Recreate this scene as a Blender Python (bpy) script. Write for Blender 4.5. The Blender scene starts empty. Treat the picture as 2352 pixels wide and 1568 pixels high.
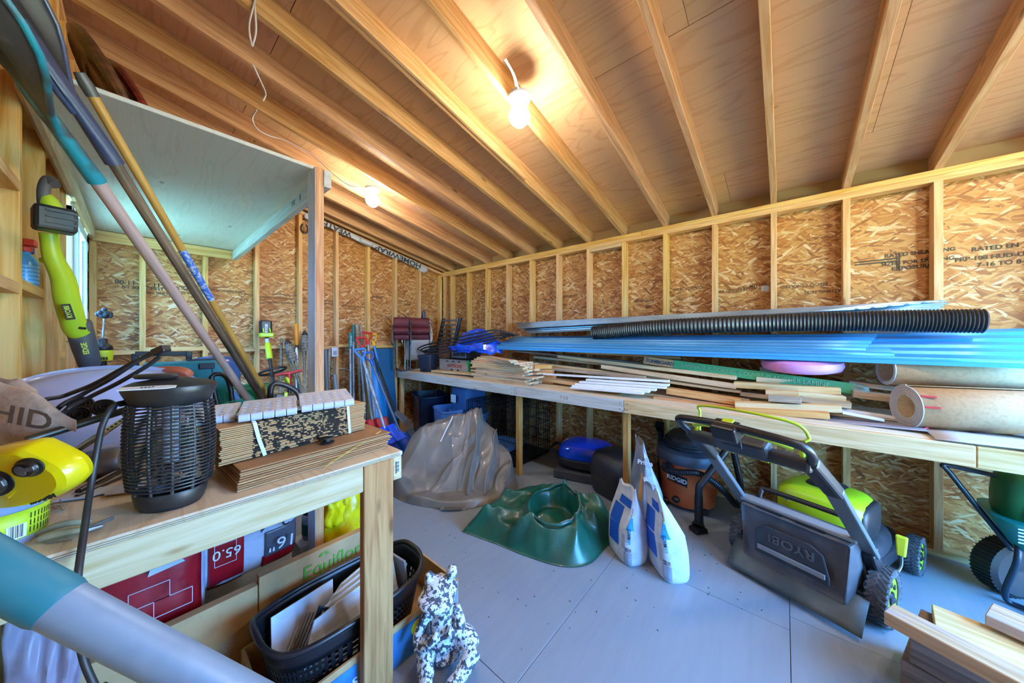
import bpy, bmesh, math, random
from mathutils import Vector, Matrix, Euler
random.seed(7)
SC = bpy.context.scene
COL = SC.collection
V = Vector
PI = math.pi

# ------------------------------------------------------------------ camera
F_PX, TH, Y0, CAM = 734.7, 0.8652, 773.0, V((3.311, 4.34, 1.40))
cam_d = bpy.data.cameras.new('camera')
cam_d.sensor_width = 36.0
cam_d.lens = F_PX * 36.0 / 2352.0
cam_d.shift_y = -(784.0 - Y0) / 2352.0
cam_d.clip_start = 0.02
cam = bpy.data.objects.new('camera', cam_d)
cam.location = CAM
cam.rotation_euler = (PI / 2, 0, PI - TH)
COL.objects.link(cam)
SC.camera = cam

# ------------------------------------------------------------------ sky, sun, exposure
def lin(c):
    return tuple((x / 12.92 if x <= 0.04045 else ((x + 0.055) / 1.055) ** 2.4) for x in c)
def hx(s):
    return lin(tuple(int(s[i:i + 2], 16) / 255 for i in (0, 2, 4)))

world = bpy.data.worlds.new('sky')
SC.world = world
world.use_nodes = True
wn = world.node_tree.nodes
bg = wn['Background']
bg.inputs['Color'].default_value = (0.11, 0.41, 1.0, 1)
bg.inputs['Strength'].default_value = 46.0
sun_d = bpy.data.lights.new('sun', 'SUN')
sun_d.energy = 640.0
sun_d.angle = 0.02
sun_d.color = (1.0, 0.96, 0.88)
sun = bpy.data.objects.new('sun', sun_d)
sun.rotation_euler = V((0.24, 0.40, -0.88)).to_track_quat('-Z', 'Y').to_euler()
COL.objects.link(sun)
def portal(name, loc, rot, sx, sy):
    l = bpy.data.lights.new(name, 'AREA')
    l.shape = 'RECTANGLE'
    l.size, l.size_y = sx, sy
    l.cycles.is_portal = True
    o = bpy.data.objects.new(name, l)
    o.location = loc
    o.rotation_euler = rot
    COL.objects.link(o)
portal('door_portal', (1.45, 6.42, 1.03), (-PI / 2, 0, 0), 2.1, 2.06)
portal('window_portal', (3.70, 0.72, 1.85), (0, PI / 2, 0), 0.72, 0.95)

SC.view_settings.view_transform = 'Standard'
SC.view_settings.look = 'None'
SC.view_settings.exposure = -0.06
SC.view_settings.gamma = 1.0
SC.view_settings.use_curve_mapping = False
SC.cycles.max_bounces = 10
SC.cycles.diffuse_bounces = 6
SC.cycles.transparent_max_bounces = 16
SC.cycles.sample_clamp_indirect = 6.0
SC.cycles.caustics_reflective = False
SC.cycles.caustics_refractive = False

# ------------------------------------------------------------------ placing helpers
FWD = V((-math.sin(TH), -math.cos(TH), 0))
RGT = V((-math.cos(TH), math.sin(TH), 0))
def ray(px, py):
    return FWD + RGT * ((px - 1176) / F_PX) + V((0, 0, 1)) * ((Y0 - py) / F_PX)
def at(px, py, ax, val):
    r = ray(px, py)
    return CAM + r * ((val - CAM[ax]) / r[ax])
def ax_(px, py, x): return at(px, py, 0, x)
def ay_(px, py, y): return at(px, py, 1, y)
def az_(px, py, z): return at(px, py, 2, z)
def pd(px, py, d):
    return CAM + ray(px, py) * d

# ------------------------------------------------------------------ mesh builder
W = {}
class MB:
    def __init__(s, T=None):
        s.v, s.f, s.T = [], [], T
    def add(s, vs, fs, M=None):
        b = len(s.v)
        for p in vs:
            p = V(p)
            if M is not None: p = M @ p
            if s.T is not None: p = s.T @ p
            s.v.append(p)
        s.f.extend([tuple(i + b for i in f) for f in fs])
        return s
    def box(s, c, d, rot=None, M=None):
        x, y, z = d[0] / 2, d[1] / 2, d[2] / 2
        vs = [V((a * x, b * y, e * z)) for a in (-1, 1) for b in (-1, 1) for e in (-1, 1)]
        if rot is not None:
            R = Euler(rot).to_matrix()
            vs = [R @ p for p in vs]
        vs = [p + V(c) for p in vs]
        return s.add(vs, [(0, 1, 3, 2), (4, 6, 7, 5), (0, 4, 5, 1), (2, 3, 7, 6), (0, 2, 6, 4), (1, 5, 7, 3)], M)
    def beam(s, p, q, w, h, up=(0, 0, 1), w2=None, h2=None):
        p, q = V(p), V(q)
        x = (q - p).normalized()
        y = V(up).cross(x)
        if y.length < 1e-5: y = V((0, 1, 0)).cross(x)
        y.normalize()
        z = x.cross(y)
        w2 = w if w2 is None else w2
        h2 = h if h2 is None else h2
        vs = [p + y * (a * w / 2) + z * (b * h / 2) for a, b in ((-1, -1), (1, -1), (1, 1), (-1, 1))]
        vs += [q + y * (a * w2 / 2) + z * (b * h2 / 2) for a, b in ((-1, -1), (1, -1), (1, 1), (-1, 1))]
        return s.add(vs, [(3, 2, 1, 0), (4, 5, 6, 7), (0, 1, 5, 4), (1, 2, 6, 5), (2, 3, 7, 6), (3, 0, 4, 7)])
    def tube(s, pts, r, n=8, closed=False, cap=True):
        pts = [V(p) for p in pts]
        m = len(pts)
        rs = r if isinstance(r, (list, tuple)) else [r] * m
        vs, fs = [], []
        prev = None
        for i, p in enumerate(pts):
            if closed: t = pts[(i + 1) % m] - pts[i - 1]
            else: t = pts[min(i + 1, m - 1)] - pts[max(i - 1, 0)]
            if t.length < 1e-9: t = V((0, 0, 1))
            t.normalize()
            if prev is None:
                a = V((0, 0, 1)) if abs(t.z) < 0.9 else V((1, 0, 0))
                u = a.cross(t).normalized()
            else:
                u = prev - t * prev.dot(t)
                if u.length < 1e-6: u = V((1, 0, 0)).cross(t)
                u.normalize()
            prev = u
            w = t.cross(u)
            for k in range(n):
                a = 2 * PI * k / n
                vs.append(p + (u * math.cos(a) + w * math.sin(a)) * rs[i])
        for i in range(m if closed else m - 1):
            j = (i + 1) % m
            for k in range(n):
                l = (k + 1) % n
                fs.append((i * n + k, i * n + l, j * n + l, j * n + k))
        if cap and not closed:
            fs.append(tuple(range(n - 1, -1, -1)))
            fs.append(tuple((m - 1) * n + k for k in range(n)))
        return s.add(vs, fs)
    def lathe(s, prof, n=24, M=None, sx=1, sy=1, close=False):
        vs, fs = [], []
        for r, z in prof:
            for k in range(n):
                a = 2 * PI * k / n
                vs.append((r * math.cos(a) * sx, r * math.sin(a) * sy, z))
        m = len(prof)
        for i in range(m if close else m - 1):
            j = (i + 1) % m
            for k in range(n):
                l = (k + 1) % n
                fs.append((i * n + k, i * n + l, j * n + l, j * n + k))
        if not close:
            if prof[0][0] > 1e-6: fs.append(tuple(range(n - 1, -1, -1)))
            if prof[-1][0] > 1e-6: fs.append(tuple((m - 1) * n + k for k in range(n)))
        return s.add(vs, fs, M)
    def prism(s, poly, h, M=None, z0=0.0):
        n = len(poly)
        vs = [(x, y, z0) for x, y in poly] + [(x, y, z0 + h) for x, y in poly]
        fs = [tuple(range(n - 1, -1, -1)), tuple(range(n, 2 * n))]
        fs += [(i, (i + 1) % n, n + (i + 1) % n, n + i) for i in range(n)]
        return s.add(vs, fs, M)
    def ell(s, c, r, rot=None, nu=16, nv=10, pw=1.0, M=None):
        vs, fs = [], []
        sg = lambda x: math.copysign(abs(x) ** pw, x)
        R = Euler(rot).to_matrix() if rot is not None else Matrix.Identity(3)
        for j in range(nv + 1):
            b = -PI / 2 + PI * j / nv
            for k in range(nu):
                a = 2 * PI * k / nu
                p = V((sg(math.cos(b)) * sg(math.cos(a)) * r[0], sg(math.cos(b)) * sg(math.sin(a)) * r[1], sg(math.sin(b)) * r[2]))
                vs.append(R @ p + V(c))
        for j in range(nv):
            for k in range(nu):
                l = (k + 1) % nu
                fs.append((j * nu + k, j * nu + l, (j + 1) * nu + l, (j + 1) * nu + k))
        return s.add(vs, fs, M)
    def grid(s, fn, nu, nv, wrap=False):
        vs = [fn(i / (nu if wrap else nu - 1), j / (nv - 1)) for j in range(nv) for i in range(nu)]
        fs = []
        for j in range(nv - 1):
            for i in range(nu if wrap else nu - 1):
                k = (i + 1) % nu
                fs.append((j * nu + i, j * nu + k, (j + 1) * nu + k, (j + 1) * nu + i))
        return s.add(vs, fs)
    def loft(s, rings, cap=True):
        n = len(rings[0])
        vs = [p for r in rings for p in r]
        fs = []
        for i in range(len(rings) - 1):
            for k in range(n):
                l = (k + 1) % n
                fs.append((i * n + k, i * n + l, (i + 1) * n + l, (i + 1) * n + k))
        if cap:
            fs.append(tuple(range(n - 1, -1, -1)))
            fs.append(tuple((len(rings) - 1) * n + k for k in range(n)))
        return s.add(vs, fs)
    def build(s, name, mat, parent=None, bevel=0.0, smooth=None, sub=0, solid=0.0, M=None, seg=2, remesh=0.0, off=0.0):
        if M is None:
            if parent is not None: M = W[parent.name]
            else:
                lo = [min(p[i] for p in s.v) for i in range(3)]
                hi = [max(p[i] for p in s.v) for i in range(3)]
                M = Matrix.Translation(((lo[0] + hi[0]) / 2, (lo[1] + hi[1]) / 2, lo[2]))
        I = M.inverted()
        me = bpy.data.meshes.new(name)
        me.from_pydata([I @ p for p in s.v], [], s.f)
        me.update()
        bm = bmesh.new(); bm.from_mesh(me)
        bmesh.ops.recalc_face_normals(bm, faces=bm.faces)
        bm.to_mesh(me); bm.free()
        o = bpy.data.objects.new(name, me)
        COL.objects.link(o)
        if mat is not None:
            for m in (mat if isinstance(mat, (list, tuple)) else [mat]): me.materials.append(m)
        if smooth is not None:
            for p in me.polygons: p.use_smooth = True
            if smooth < 179: me.set_sharp_from_angle(angle=math.radians(smooth))
        if remesh:
            md = o.modifiers.new('r', 'REMESH'); md.mode = 'VOXEL'; md.voxel_size = remesh; md.use_smooth_shade = True
            md = o.modifiers.new('s', 'SMOOTH'); md.iterations = 4; md.factor = 0.5
        if solid:
            md = o.modifiers.new('t', 'SOLIDIFY'); md.thickness = solid; md.offset = off
        if bevel:
            md = o.modifiers.new('b', 'BEVEL'); md.width = bevel; md.segments = seg; md.limit_method = 'ANGLE'; md.angle_limit = math.radians(40)
        if sub:
            md = o.modifiers.new('u', 'SUBSURF'); md.levels = sub; md.render_levels = sub
        place(o, parent, M)
        return o

def place(o, parent, M):
    if parent is not None:
        o.parent = parent
        o.matrix_local = W[parent.name].inverted() @ M
    else:
        o.matrix_local = M
    W[o.name] = M.copy()

def tag(o, label, cat=None, group=None):
    o['label'] = label
    if cat: o['category'] = cat
    if group: o['group'] = group
    return o
def thing(name, label, cat, loc=(0, 0, 0), rz=0.0, group=None):
    o = bpy.data.objects.new(name, None)
    o.empty_display_size = 0.05
    COL.objects.link(o)
    M = Matrix.Translation(V(loc)) @ Matrix.Rotation(rz, 4, 'Z')
    place(o, None, M)
    return tag(o, label, cat, group)
def struct(name, loc=(0, 0, 0)):
    o = bpy.data.objects.new(name, None)
    COL.objects.link(o)
    place(o, None, Matrix.Translation(V(loc)))
    o['kind'] = 'structure'
    return o
def frame(o, x, y):
    x = V(x).normalized(); y = V(y); y = (y - x * x.dot(y)).normalized(); z = x.cross(y)
    M = Matrix((x, y, z)).transposed().to_4x4()
    M.translation = V(o)
    return M
BOXC = {}
def stick(name, p, q, w, h, mat, parent=None, yd=(0, 0, 1), bevel=0.0015):
    """bar from p to q; local X runs along it, local Y = yd (size w), local Z the rest (size h)"""
    p, q = V(p), V(q)
    L = (q - p).length
    M = frame((p + q) / 2, q - p, yd)
    key = (round(L, 4), round(w, 4), round(h, 4), mat.name, bevel)
    if key not in BOXC:
        mb = MB(); mb.box((0, 0, 0), (L, w, h))
        o = mb.build(name, mat, None, bevel=bevel, seg=1, M=Matrix.Identity(4))
        BOXC[key] = o.data
    else:
        o = bpy.data.objects.new(name, BOXC[key])
        COL.objects.link(o)
        if bevel:
            md = o.modifiers.new('b', 'BEVEL'); md.width = bevel; md.segments = 1
    place(o, parent, M)
    return o
def txt(s, size, o, xd, yd, mat, parent=None, ext=0.0004, align='CENTER', name='lettering', bold=0.0, xs=1.0):
    cu = bpy.data.curves.new(name, 'FONT')
    cu.body = s; cu.size = size; cu.extrude = ext; cu.offset = bold
    cu.align_x = align; cu.align_y = 'CENTER'
    cu.resolution_u = 3
    cu.materials.append(mat)
    ob = bpy.data.objects.new(name, cu)
    COL.objects.link(ob)
    place(ob, parent, frame(o, xd, yd) @ Matrix.Diagonal((xs, 1, 1, 1)))
    return ob
def bez(pts, n=8):
    """Catmull-Rom through pts"""
    pts = [V(p) for p in pts]
    P = [pts[0] * 2 - pts[1]] + pts + [pts[-1] * 2 - pts[-2]]
    out = []
    for i in range(1, len(P) - 2):
        for k in range(n):
            t = k / n
            a, b, c, d = P[i - 1], P[i], P[i + 1], P[i + 2]
            out.append(0.5 * ((2 * b) + (c - a) * t + (2 * a - 5 * b + 4 * c - d) * t * t + (3 * b - a - 3 * c + d) * t ** 3))
    out.append(pts[-1])
    return out
def copy_thing(o, M, label=None):
    c = o.copy(); COL.objects.link(c); c.matrix_local = M; W[c.name] = M.copy()
    if label: c['label'] = label
    for ch in list(o.children):
        d = ch.copy(); COL.objects.link(d); d.parent = c
        W[d.name] = M @ d.matrix_local
        for g in list(ch.children):
            e = g.copy(); COL.objects.link(e); e.parent = d
    return c
from mathutils import noise as _n
def nz(x, y=0.0, z=0.0): return _n.noise(V((x, y, z)))
def sstep(a, b, x):
    t = max(0.0, min(1.0, (x - a) / (b - a))); return t * t * (3 - 2 * t)

# ------------------------------------------------------------------ materials
def nt(name):
    m = bpy.data.materials.new(name); m.use_nodes = True
    t = m.node_tree
    return m, t, t.nodes['Principled BSDF']
def nd(t, kind, **kw):
    n = t.nodes.new(kind)
    for k, v in kw.items():
        if k.startswith('_'): setattr(n, k[1:], v)
        else: n.inputs[k.replace('__', ' ')].default_value = v
    return n
def mth(t, op, a, b=None, c=None):
    n = t.nodes.new('ShaderNodeMath'); n.operation = op
    for i, x in enumerate((a, b, c)):
        if x is None: continue
        if hasattr(x, 'links'): t.links.new(x, n.inputs[i])
        else: n.inputs[i].default_value = x
    return n.outputs[0]
def mixc(t, f, a, b, mode='MIX'):
    n = t.nodes.new('ShaderNodeMix'); n.data_type = 'RGBA'; n.blend_type = mode
    for i, x in ((0, f), (6, a), (7, b)):
        if hasattr(x, 'links'): t.links.new(x, n.inputs[i])
        else: n.inputs[i].default_value = x if i == 0 else (tuple(x) + (1,) if len(x) == 3 else x)
    return n.outputs[2]
def ramp(t, f, stops, interp='LINEAR'):
    n = t.nodes.new('ShaderNodeValToRGB'); n.color_ramp.interpolation = interp
    e = n.color_ramp.elements
    while len(e) < len(stops): e.new(0.5)
    for k, (p, c) in enumerate(stops):
        e[k].position = p; e[k].color = tuple(c) + (1,) if len(c) == 3 else c
    t.links.new(f, n.inputs[0])
    return n.outputs[0]
def coords(t, scale, rot=(0, 0, 0), rnd=True, kind='Object'):
    tc = t.nodes.new('ShaderNodeTexCoord')
    out = tc.outputs[kind]
    if rnd:
        oi = t.nodes.new('ShaderNodeObjectInfo')
        mu = t.nodes.new('ShaderNodeVectorMath'); mu.operation = 'MULTIPLY_ADD'
        mu.inputs[1].default_value = (31.0, 17.0, 23.0)
        cb = t.nodes.new('ShaderNodeCombineXYZ')
        for i in range(3): t.links.new(oi.outputs['Random'], cb.inputs[i])
        t.links.new(cb.outputs[0], mu.inputs[0]); t.links.new(out, mu.inputs[2])
        out = mu.outputs[0]
    mp = t.nodes.new('ShaderNodeMapping')
    mp.inputs['Scale'].default_value = scale
    mp.inputs['Rotation'].default_value = rot
    t.links.new(out, mp.inputs[0])
    return mp.outputs[0]
def noise(t, vec, scale=1.0, detail=3.0, rough=0.5, dist=0.0):
    n = nd(t, 'ShaderNodeTexNoise', Scale=scale, Detail=detail, Roughness=rough, Distortion=dist)
    if vec is not None: t.links.new(vec, n.inputs['Vector'])
    return n.outputs[0]
def bump(t, b, h, strength=0.2, dist=0.01):
    n = nd(t, 'ShaderNodeBump', Strength=strength, Distance=dist)
    t.links.new(h, n.inputs['Height']); t.links.new(n.outputs[0], b.inputs['Normal'])
def vary(t, col, amt=0.12, sat=0.06):
    oi = t.nodes.new('ShaderNodeObjectInfo')
    hs = t.nodes.new('ShaderNodeHueSaturation')
    v = mth(t, 'MULTIPLY_ADD', oi.outputs['Random'], amt * 2, 1 - amt)
    t.links.new(v, hs.inputs['Value'])
    r2 = mth(t, 'FRACT', mth(t, 'MULTIPLY', oi.outputs['Random'], 7.31))
    t.links.new(mth(t, 'MULTIPLY_ADD', r2, sat * 2, 1 - sat), hs.inputs['Saturation'])
    t.links.new(mth(t, 'MULTIPLY_ADD', r2, 0.014, 0.493), hs.inputs['Hue'])
    t.links.new(col, hs.inputs['Color'])
    return hs.outputs[0]
def wood(name, light, dark, knot=None, rough=0.6, amt=0.10, fine=0.5, sx=0.9, knots=0.05, weather=None):
    m, t, b = nt(name)
    g = noise(t, coords(t, (sx, 14, 14)), 3.0, 4, 0.55, 0.8)
    fg = noise(t, coords(t, (2.5, 110, 110)), 3.0, 2)
    c = ramp(t, g, [(0.34, dark), (0.62, light)])
    c = mixc(t, mth(t, 'MULTIPLY', fg, fine * 0.55), c, dark)
    vo = nd(t, 'ShaderNodeTexVoronoi', Scale=1.0)
    t.links.new(coords(t, (2.2, 7, 7)), vo.inputs['Vector'])
    k = ramp(t, vo.outputs['Distance'], [(knots, (1, 1, 1)), (knots + 0.06, (0, 0, 0))])
    c = mixc(t, mth(t, 'MULTIPLY', k, 0.75), c, knot or tuple(x * 0.35 for x in dark))
    if weather:
        wv = noise(t, coords(t, (1.5, 6, 6)), 2.0, 5, 0.7)
        c = mixc(t, ramp(t, wv, [(0.48, (0, 0, 0)), (0.68, (0.85, 0.85, 0.85))]), c, weather)
    c = vary(t, c, amt)
    t.links.new(c, b.inputs['Base Color'])
    b.inputs['Roughness'].default_value = rough
    b.inputs['Specular IOR Level'].default_value = 0.3
    bump(t, b, g, 0.12, 0.004)
    return m
def plywood(name, light, dark, rough=0.6, cont=14.0, knotc=None, ls=0.30):
    m, t, b = nt(name)
    n = noise(t, coords(t, (0.42, 3.0, 3.0)), 1.6, 3, 0.45, 0.3)
    s = mth(t, 'SINE', mth(t, 'MULTIPLY', n, cont * PI))
    lines = ramp(t, s, [(0.55, (0, 0, 0)), (0.98, (1, 1, 1))])
    fine = noise(t, coords(t, (2, 120, 120)), 2.0, 2)
    c = mixc(t, mth(t, 'MULTIPLY', lines, ls), light, dark)
    c = mixc(t, mth(t, 'MULTIPLY', fine, 0.35), c, dark)
    vo = nd(t, 'ShaderNodeTexVoronoi', Scale=1.0)
    t.links.new(coords(t, (2.0, 4.5, 4.5)), vo.inputs['Vector'])
    k = ramp(t, vo.outputs['Distance'], [(0.025, (1, 1, 1)), (0.07, (0, 0, 0))])
    c = mixc(t, mth(t, 'MULTIPLY', k, 0.7), c, knotc or tuple(x * 0.3 for x in dark))
    c = vary(t, c, 0.06, 0.05)
    t.links.new(c, b.inputs['Base Color'])
    b.inputs['Roughness'].default_value = rough
    b.inputs['Specular IOR Level'].default_value = 0.3
    bump(t, b, s, 0.05, 0.003)
    return m
def osb(name, cols, rough=0.55):
    m, t, b = nt(name)
    base = coords(t, (1, 1, 1))
    dn = nd(t, 'ShaderNodeTexNoise', Scale=9.0, Detail=2.0)
    t.links.new(base, dn.inputs['Vector'])
    dv = t.nodes.new('ShaderNodeVectorMath'); dv.operation = 'MULTIPLY_ADD'
    dv.inputs[1].default_value = (0.045, 0.045, 0.045)
    t.links.new(dn.outputs['Color'], dv.inputs[0]); t.links.new(base, dv.inputs[2])
    hs = []
    for ang, sx, sy in ((-0.14, 9.0, 78.0), (0.22, 11.0, 66.0), (0.8, 13.0, 60.0), (-0.6, 15.0, 80.0)):
        mp = nd(t, 'ShaderNodeMapping'); mp.inputs['Rotation'].default_value = (0, 0, ang)
        t.links.new(dv.outputs[0], mp.inputs[0])
        mp2 = nd(t, 'ShaderNodeMapping'); mp2.inputs['Scale'].default_value = (sx, sy, 20)
        t.links.new(mp.outputs[0], mp2.inputs[0])
        vo = nd(t, 'ShaderNodeTexVoronoi', Scale=1.0)
        t.links.new(mp2.outputs[0], vo.inputs['Vector'])
        sp = nd(t, 'ShaderNodeSeparateColor'); t.links.new(vo.outputs['Color'], sp.inputs[0])
        hs.append((sp.outputs[0], sp.outputs[1]))
    h, top = hs[0]
    for k in range(1, 4):
        a, p = hs[k]
        f = mth(t, 'GREATER_THAN', p, (0.0, 0.52, 0.72, 0.80)[k])
        mx = nd(t, 'ShaderNodeMix'); t.links.new(f, mx.inputs[0]); t.links.new(h, mx.inputs[2]); t.links.new(a, mx.inputs[3])
        h = mx.outputs[0]
    c = ramp(t, h, [(0.0, cols[0]), (0.18, cols[1]), (0.5, cols[2]), (0.8, cols[3]), (1.0, cols[4])])
    fg = noise(t, coords(t, (14, 60, 20)), 3.0, 3)
    c = mixc(t, mth(t, 'MULTIPLY', fg, 0.45), c, cols[1])
    sp2 = noise(t, coords(t, (30, 70, 30)), 2.0, 2)
    c = mixc(t, ramp(t, sp2, [(0.70, (0, 0, 0)), (0.76, (0.8, 0.8, 0.8))]), c, cols[0])
    t.links.new(c, b.inputs['Base Color'])
    b.inputs['Roughness'].default_value = rough
    b.inputs['Specular IOR Level'].default_value = 0.3
    bump(t, b, h, 0.25, 0.004)
    return m
PC = {}
def plain(name, col, rough=0.5, metal=0.0, spec=0.5, nv=0.0, ns=20.0, bmp=0.0, bs=40.0, coat=0.0, col2=None, alpha=None, lo=0.45, hi=0.6, stretch=(1, 1, 1), emis=0.0):
    if name in PC: return PC[name]
    m, t, b = nt(name)
    c3 = hx(col) if isinstance(col, str) else col
    b.inputs['Base Color'].default_value = tuple(c3) + (1,)
    if col2 or nv:
        d = hx(col2) if isinstance(col2, str) else (col2 or tuple(x * (1 - nv) for x in c3))
        f = noise(t, coords(t, stretch), ns, 4, 0.6)
        t.links.new(ramp(t, f, [(lo, c3), (hi, d)]), b.inputs['Base Color'])
    b.inputs['Roughness'].default_value = rough
    b.inputs['Metallic'].default_value = metal
    b.inputs['Specular IOR Level'].default_value = spec
    b.inputs['Coat Weight'].default_value = coat
    if bmp: bump(t, b, noise(t, coords(t, stretch), bs, 3), bmp, 0.006)
    if emis:
        b.inputs['Emission Color'].default_value = tuple(c3) + (1,); b.inputs['Emission Strength'].default_value = emis
    if alpha is not None:
        out = [n for n in t.nodes if n.type == 'OUTPUT_MATERIAL'][0]
        tr = nd(t, 'ShaderNodeBsdfTransparent'); tr.inputs[0].default_value = tuple(min(1, x * 0.6 + 0.42) for x in c3) + (1,)
        mx = nd(t, 'ShaderNodeMixShader'); mx.inputs[0].default_value = alpha
        t.links.new(tr.outputs[0], mx.inputs[1]); t.links.new(b.outputs[0], mx.inputs[2]); t.links.new(mx.outputs[0], out.inputs[0])
    PC[name] = m
    return m

STUD = wood('stud_pine', hx('e6bd7c'), hx('c78f48'), hx('7a4a20'), amt=0.09, knots=0.03)
RAFT = wood('rafter_spruce', hx('dcb07a'), hx('b5824c'), hx('5a3a22'), amt=0.10, knots=0.05)
OLDW = wood('weathered_board', hx('cfb894'), hx('9c8462'), hx('4a3a2a'), amt=0.10, weather=hx('8d8478'))
LUM = wood('planed_pine', hx('e0c494'), hx('c49c62'), hx('8a5a30'), amt=0.10, knots=0.03)
PALE = wood('pale_pine', hx('dfcaa2'), hx('c4a676'), hx('9a7040'), amt=0.06, knots=0.02)
ORNG = wood('orange_pine', hx('e2b070'), hx('bd7c3c'), hx('6a3a18'), amt=0.08, knots=0.05)
CEDAR = wood('cedar_strip', hx('ecd2a8'), hx('cc9f6c'), hx('8a5630'), amt=0.09, knots=0.03)
GREYW = wood('grey_wood', hx('a89c88'), hx('75695a'), hx('3a3028'), amt=0.1)
LEGW = wood('leg_fir', hx('c9965c'), hx('9a6a3a'), hx('4a2c18'), amt=0.06, knots=0.04)
WASH = wood('whitewashed_board', hx('d8d6cc'), hx('b9b4a4'), hx('7a6a50'), amt=0.05, knots=0.03)
PLYR = plywood('roof_plywood', hx('dab080'), hx('ae7a46'), cont=20, ls=.30)
PLYL = plywood('shelf_plywood', hx('e4e2d2'), hx('bfa482'), cont=26, ls=.16)  # paled so the colour carries window light bouncing under the loft
PLYB = plywood('bench_plywood', hx('e2d2b6'), hx('b08e62'), cont=26, ls=.3)
OSB = osb('oriented_strand_board', [hx('683c18'), hx('965e2c'), hx('b47e40'), hx('c89a5a'), hx('e6cc9c')])
# ================================================================== ROOM
SL = 0.21                       # roof slope, rising from the right wall to the left wall
def rz_(x): return 2.468 + SL * x   # underside of the rafters
XC, YD = 3.57, 6.40
PAINT = plain('grey_floor_paint', '8d979f', 0.42, spec=0.45, col2='869098', ns=3.0, lo=0.35, hi=0.75, bmp=0.04, bs=60, stretch=(1.0, 9, 1))
DARKF = plain('dark_joint', '2c2620', 0.9)
GRASS = plain('grass_ground', 'a8d4b4', 0.9, col2='92c0a0', ns=8)
PAVE = plain('bounce_pavement', '766a4a', 0.8, col2='6a5f42', ns=6)
INK = plain('stamp_ink', '2a1c10', 0.8)
INK2 = plain('faded_ink', '5b3c20', 0.8)
WHITE = plain('white_plastic', 'e8eaec', 0.35)
WHITEP = plain('white_paint', 'eef0f0', 0.45)
BLK = plain('black_plastic', '15161a', 0.42, nv=0.3, ns=30)
BLKM = plain('black_metal', '1b1c20', 0.35, metal=0.3)
RUB = plain('black_rubber', '17171a', 0.65, bmp=0.1)
STEEL = plain('bare_steel', 'b9bcc0', 0.28, metal=0.9)
DSTEEL = plain('dull_steel', '8b8a86', 0.4, metal=0.8, nv=0.3, ns=12)
LIME = plain('lime_plastic', 'c3d82b', 0.38)
YEL = plain('yellow_plastic', 'f2d106', 0.3, coat=0.3)
RED = plain('red_plastic', 'c0282c', 0.4)
TEAL = plain('teal_plastic', '0d7f90', 0.38)
BLUE = plain('blue_plastic', '1050cf', 0.28, coat=0.2)
GREEN = plain('green_plastic', '0f7f55', 0.4)
DGREEN = plain('dark_green_plastic', '0b5f4c', 0.42)
ORANGE = plain('orange_plastic', 'd9713c', 0.45)
GREYP = plain('grey_plastic', '8d9096', 0.45)
CARD = plain('kraft_cardboard', 'c39a68', 0.75, nv=0.12, ns=14)
CARDD = plain('brown_cardboard', 'a47c52', 0.8, nv=0.15, ns=14)

g = MB(); g.box((1.8, 3.2, -0.30), (60, 60, 0.2)); g = g.build('ground', GRASS); g['kind'] = 'structure'
g = MB(); g.box((1.3, 15.0, -0.24), (7, 17, 0.12)); g = g.build('bounce_driveway', PAVE); g['kind'] = 'structure'  # unseen paving added outside the door, toned to bounce warm light onto the ceiling

# floor of painted panels, joints left open by a few millimetres
fl = struct('floor')
sb = MB(); sb.box((1.8, 3.2, -0.05), (3.9, 6.7, 0.06)); sb.build('subfloor', DARKF, fl)
ys = [(-0.1, 1.10), (1.10, 3.516), (3.516, 4.36), (4.36, 6.45)]
xs_ = [[(-0.1, 1.18), (1.18, 2.36), (2.36, 3.67)], [(-0.1, 1.29), (1.29, 2.345), (2.345, 3.67)], [(-0.1, 1.29), (1.29, 2.42), (2.42, 3.67)], [(-0.1, 1.19), (1.19, 2.42), (2.42, 3.67)]]
for (y0, y1), row in zip(ys, xs_):
    for x0, x1 in row:
        stick('floor_panel', (x0 + .0012, (y0 + y1) / 2, -.010), (x1 - .0012, (y0 + y1) / 2, -.010), y1 - y0 - .0024, 0.02, PAINT, fl, (0, 1, 0), bevel=0.001)

# right wall (X = 0)
wr = struct('wall_right')
yb_ = [-.10] + [.21 + .4064 * k for k in (2, 5, 8, 11, 14)] + [6.45]
for y0, y1 in zip(yb_, yb_[1:]):
    stick('sheathing_panel', (-.097, y0 + .002, 1.22), (-.097, y1 - .002, 1.22), 2.46, .011, OSB, wr, (0, 0, 1), bevel=0)
studs_b = [0.21 + 0.4064 * k for k in range(-0, 16)]
stick('stud', (-.0445, .03, .038), (-.0445, .03, 2.392), .038, .089, STUD, wr, (0, 1, 0))
for yy in studs_b:
    if yy < 6.4: stick('stud', (-.0445, yy, .038), (-.0445, yy, 2.392), .038, .089, STUD, wr, (0, 1, 0))
stick('bottom_plate', (-.0445, -.09, .019), (-.0445, 6.4, .019), .038, .089, LUM, wr, (0, 0, 1))
stick('top_plate', (-.0445, -.09, 2.411), (-.0445, 6.4, 2.411), .038, .089, STUD, wr, (0, 0, 1))
stick('top_plate', (-.0445, -.09, 2.449), (-.0445, 3.24, 2.449), .037, .089, STUD, wr, (0, 0, 1))
stick('top_plate', (-.0445, 3.243, 2.449), (-.0445, 6.4, 2.449), .037, .093, STUD, wr, (0, 0, 1))
stick('header_block', (-.0445, 2.667, 2.372), (-.0445, 3.035, 2.372), .038, .089, LUM, wr, (0, 0, 1))
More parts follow.
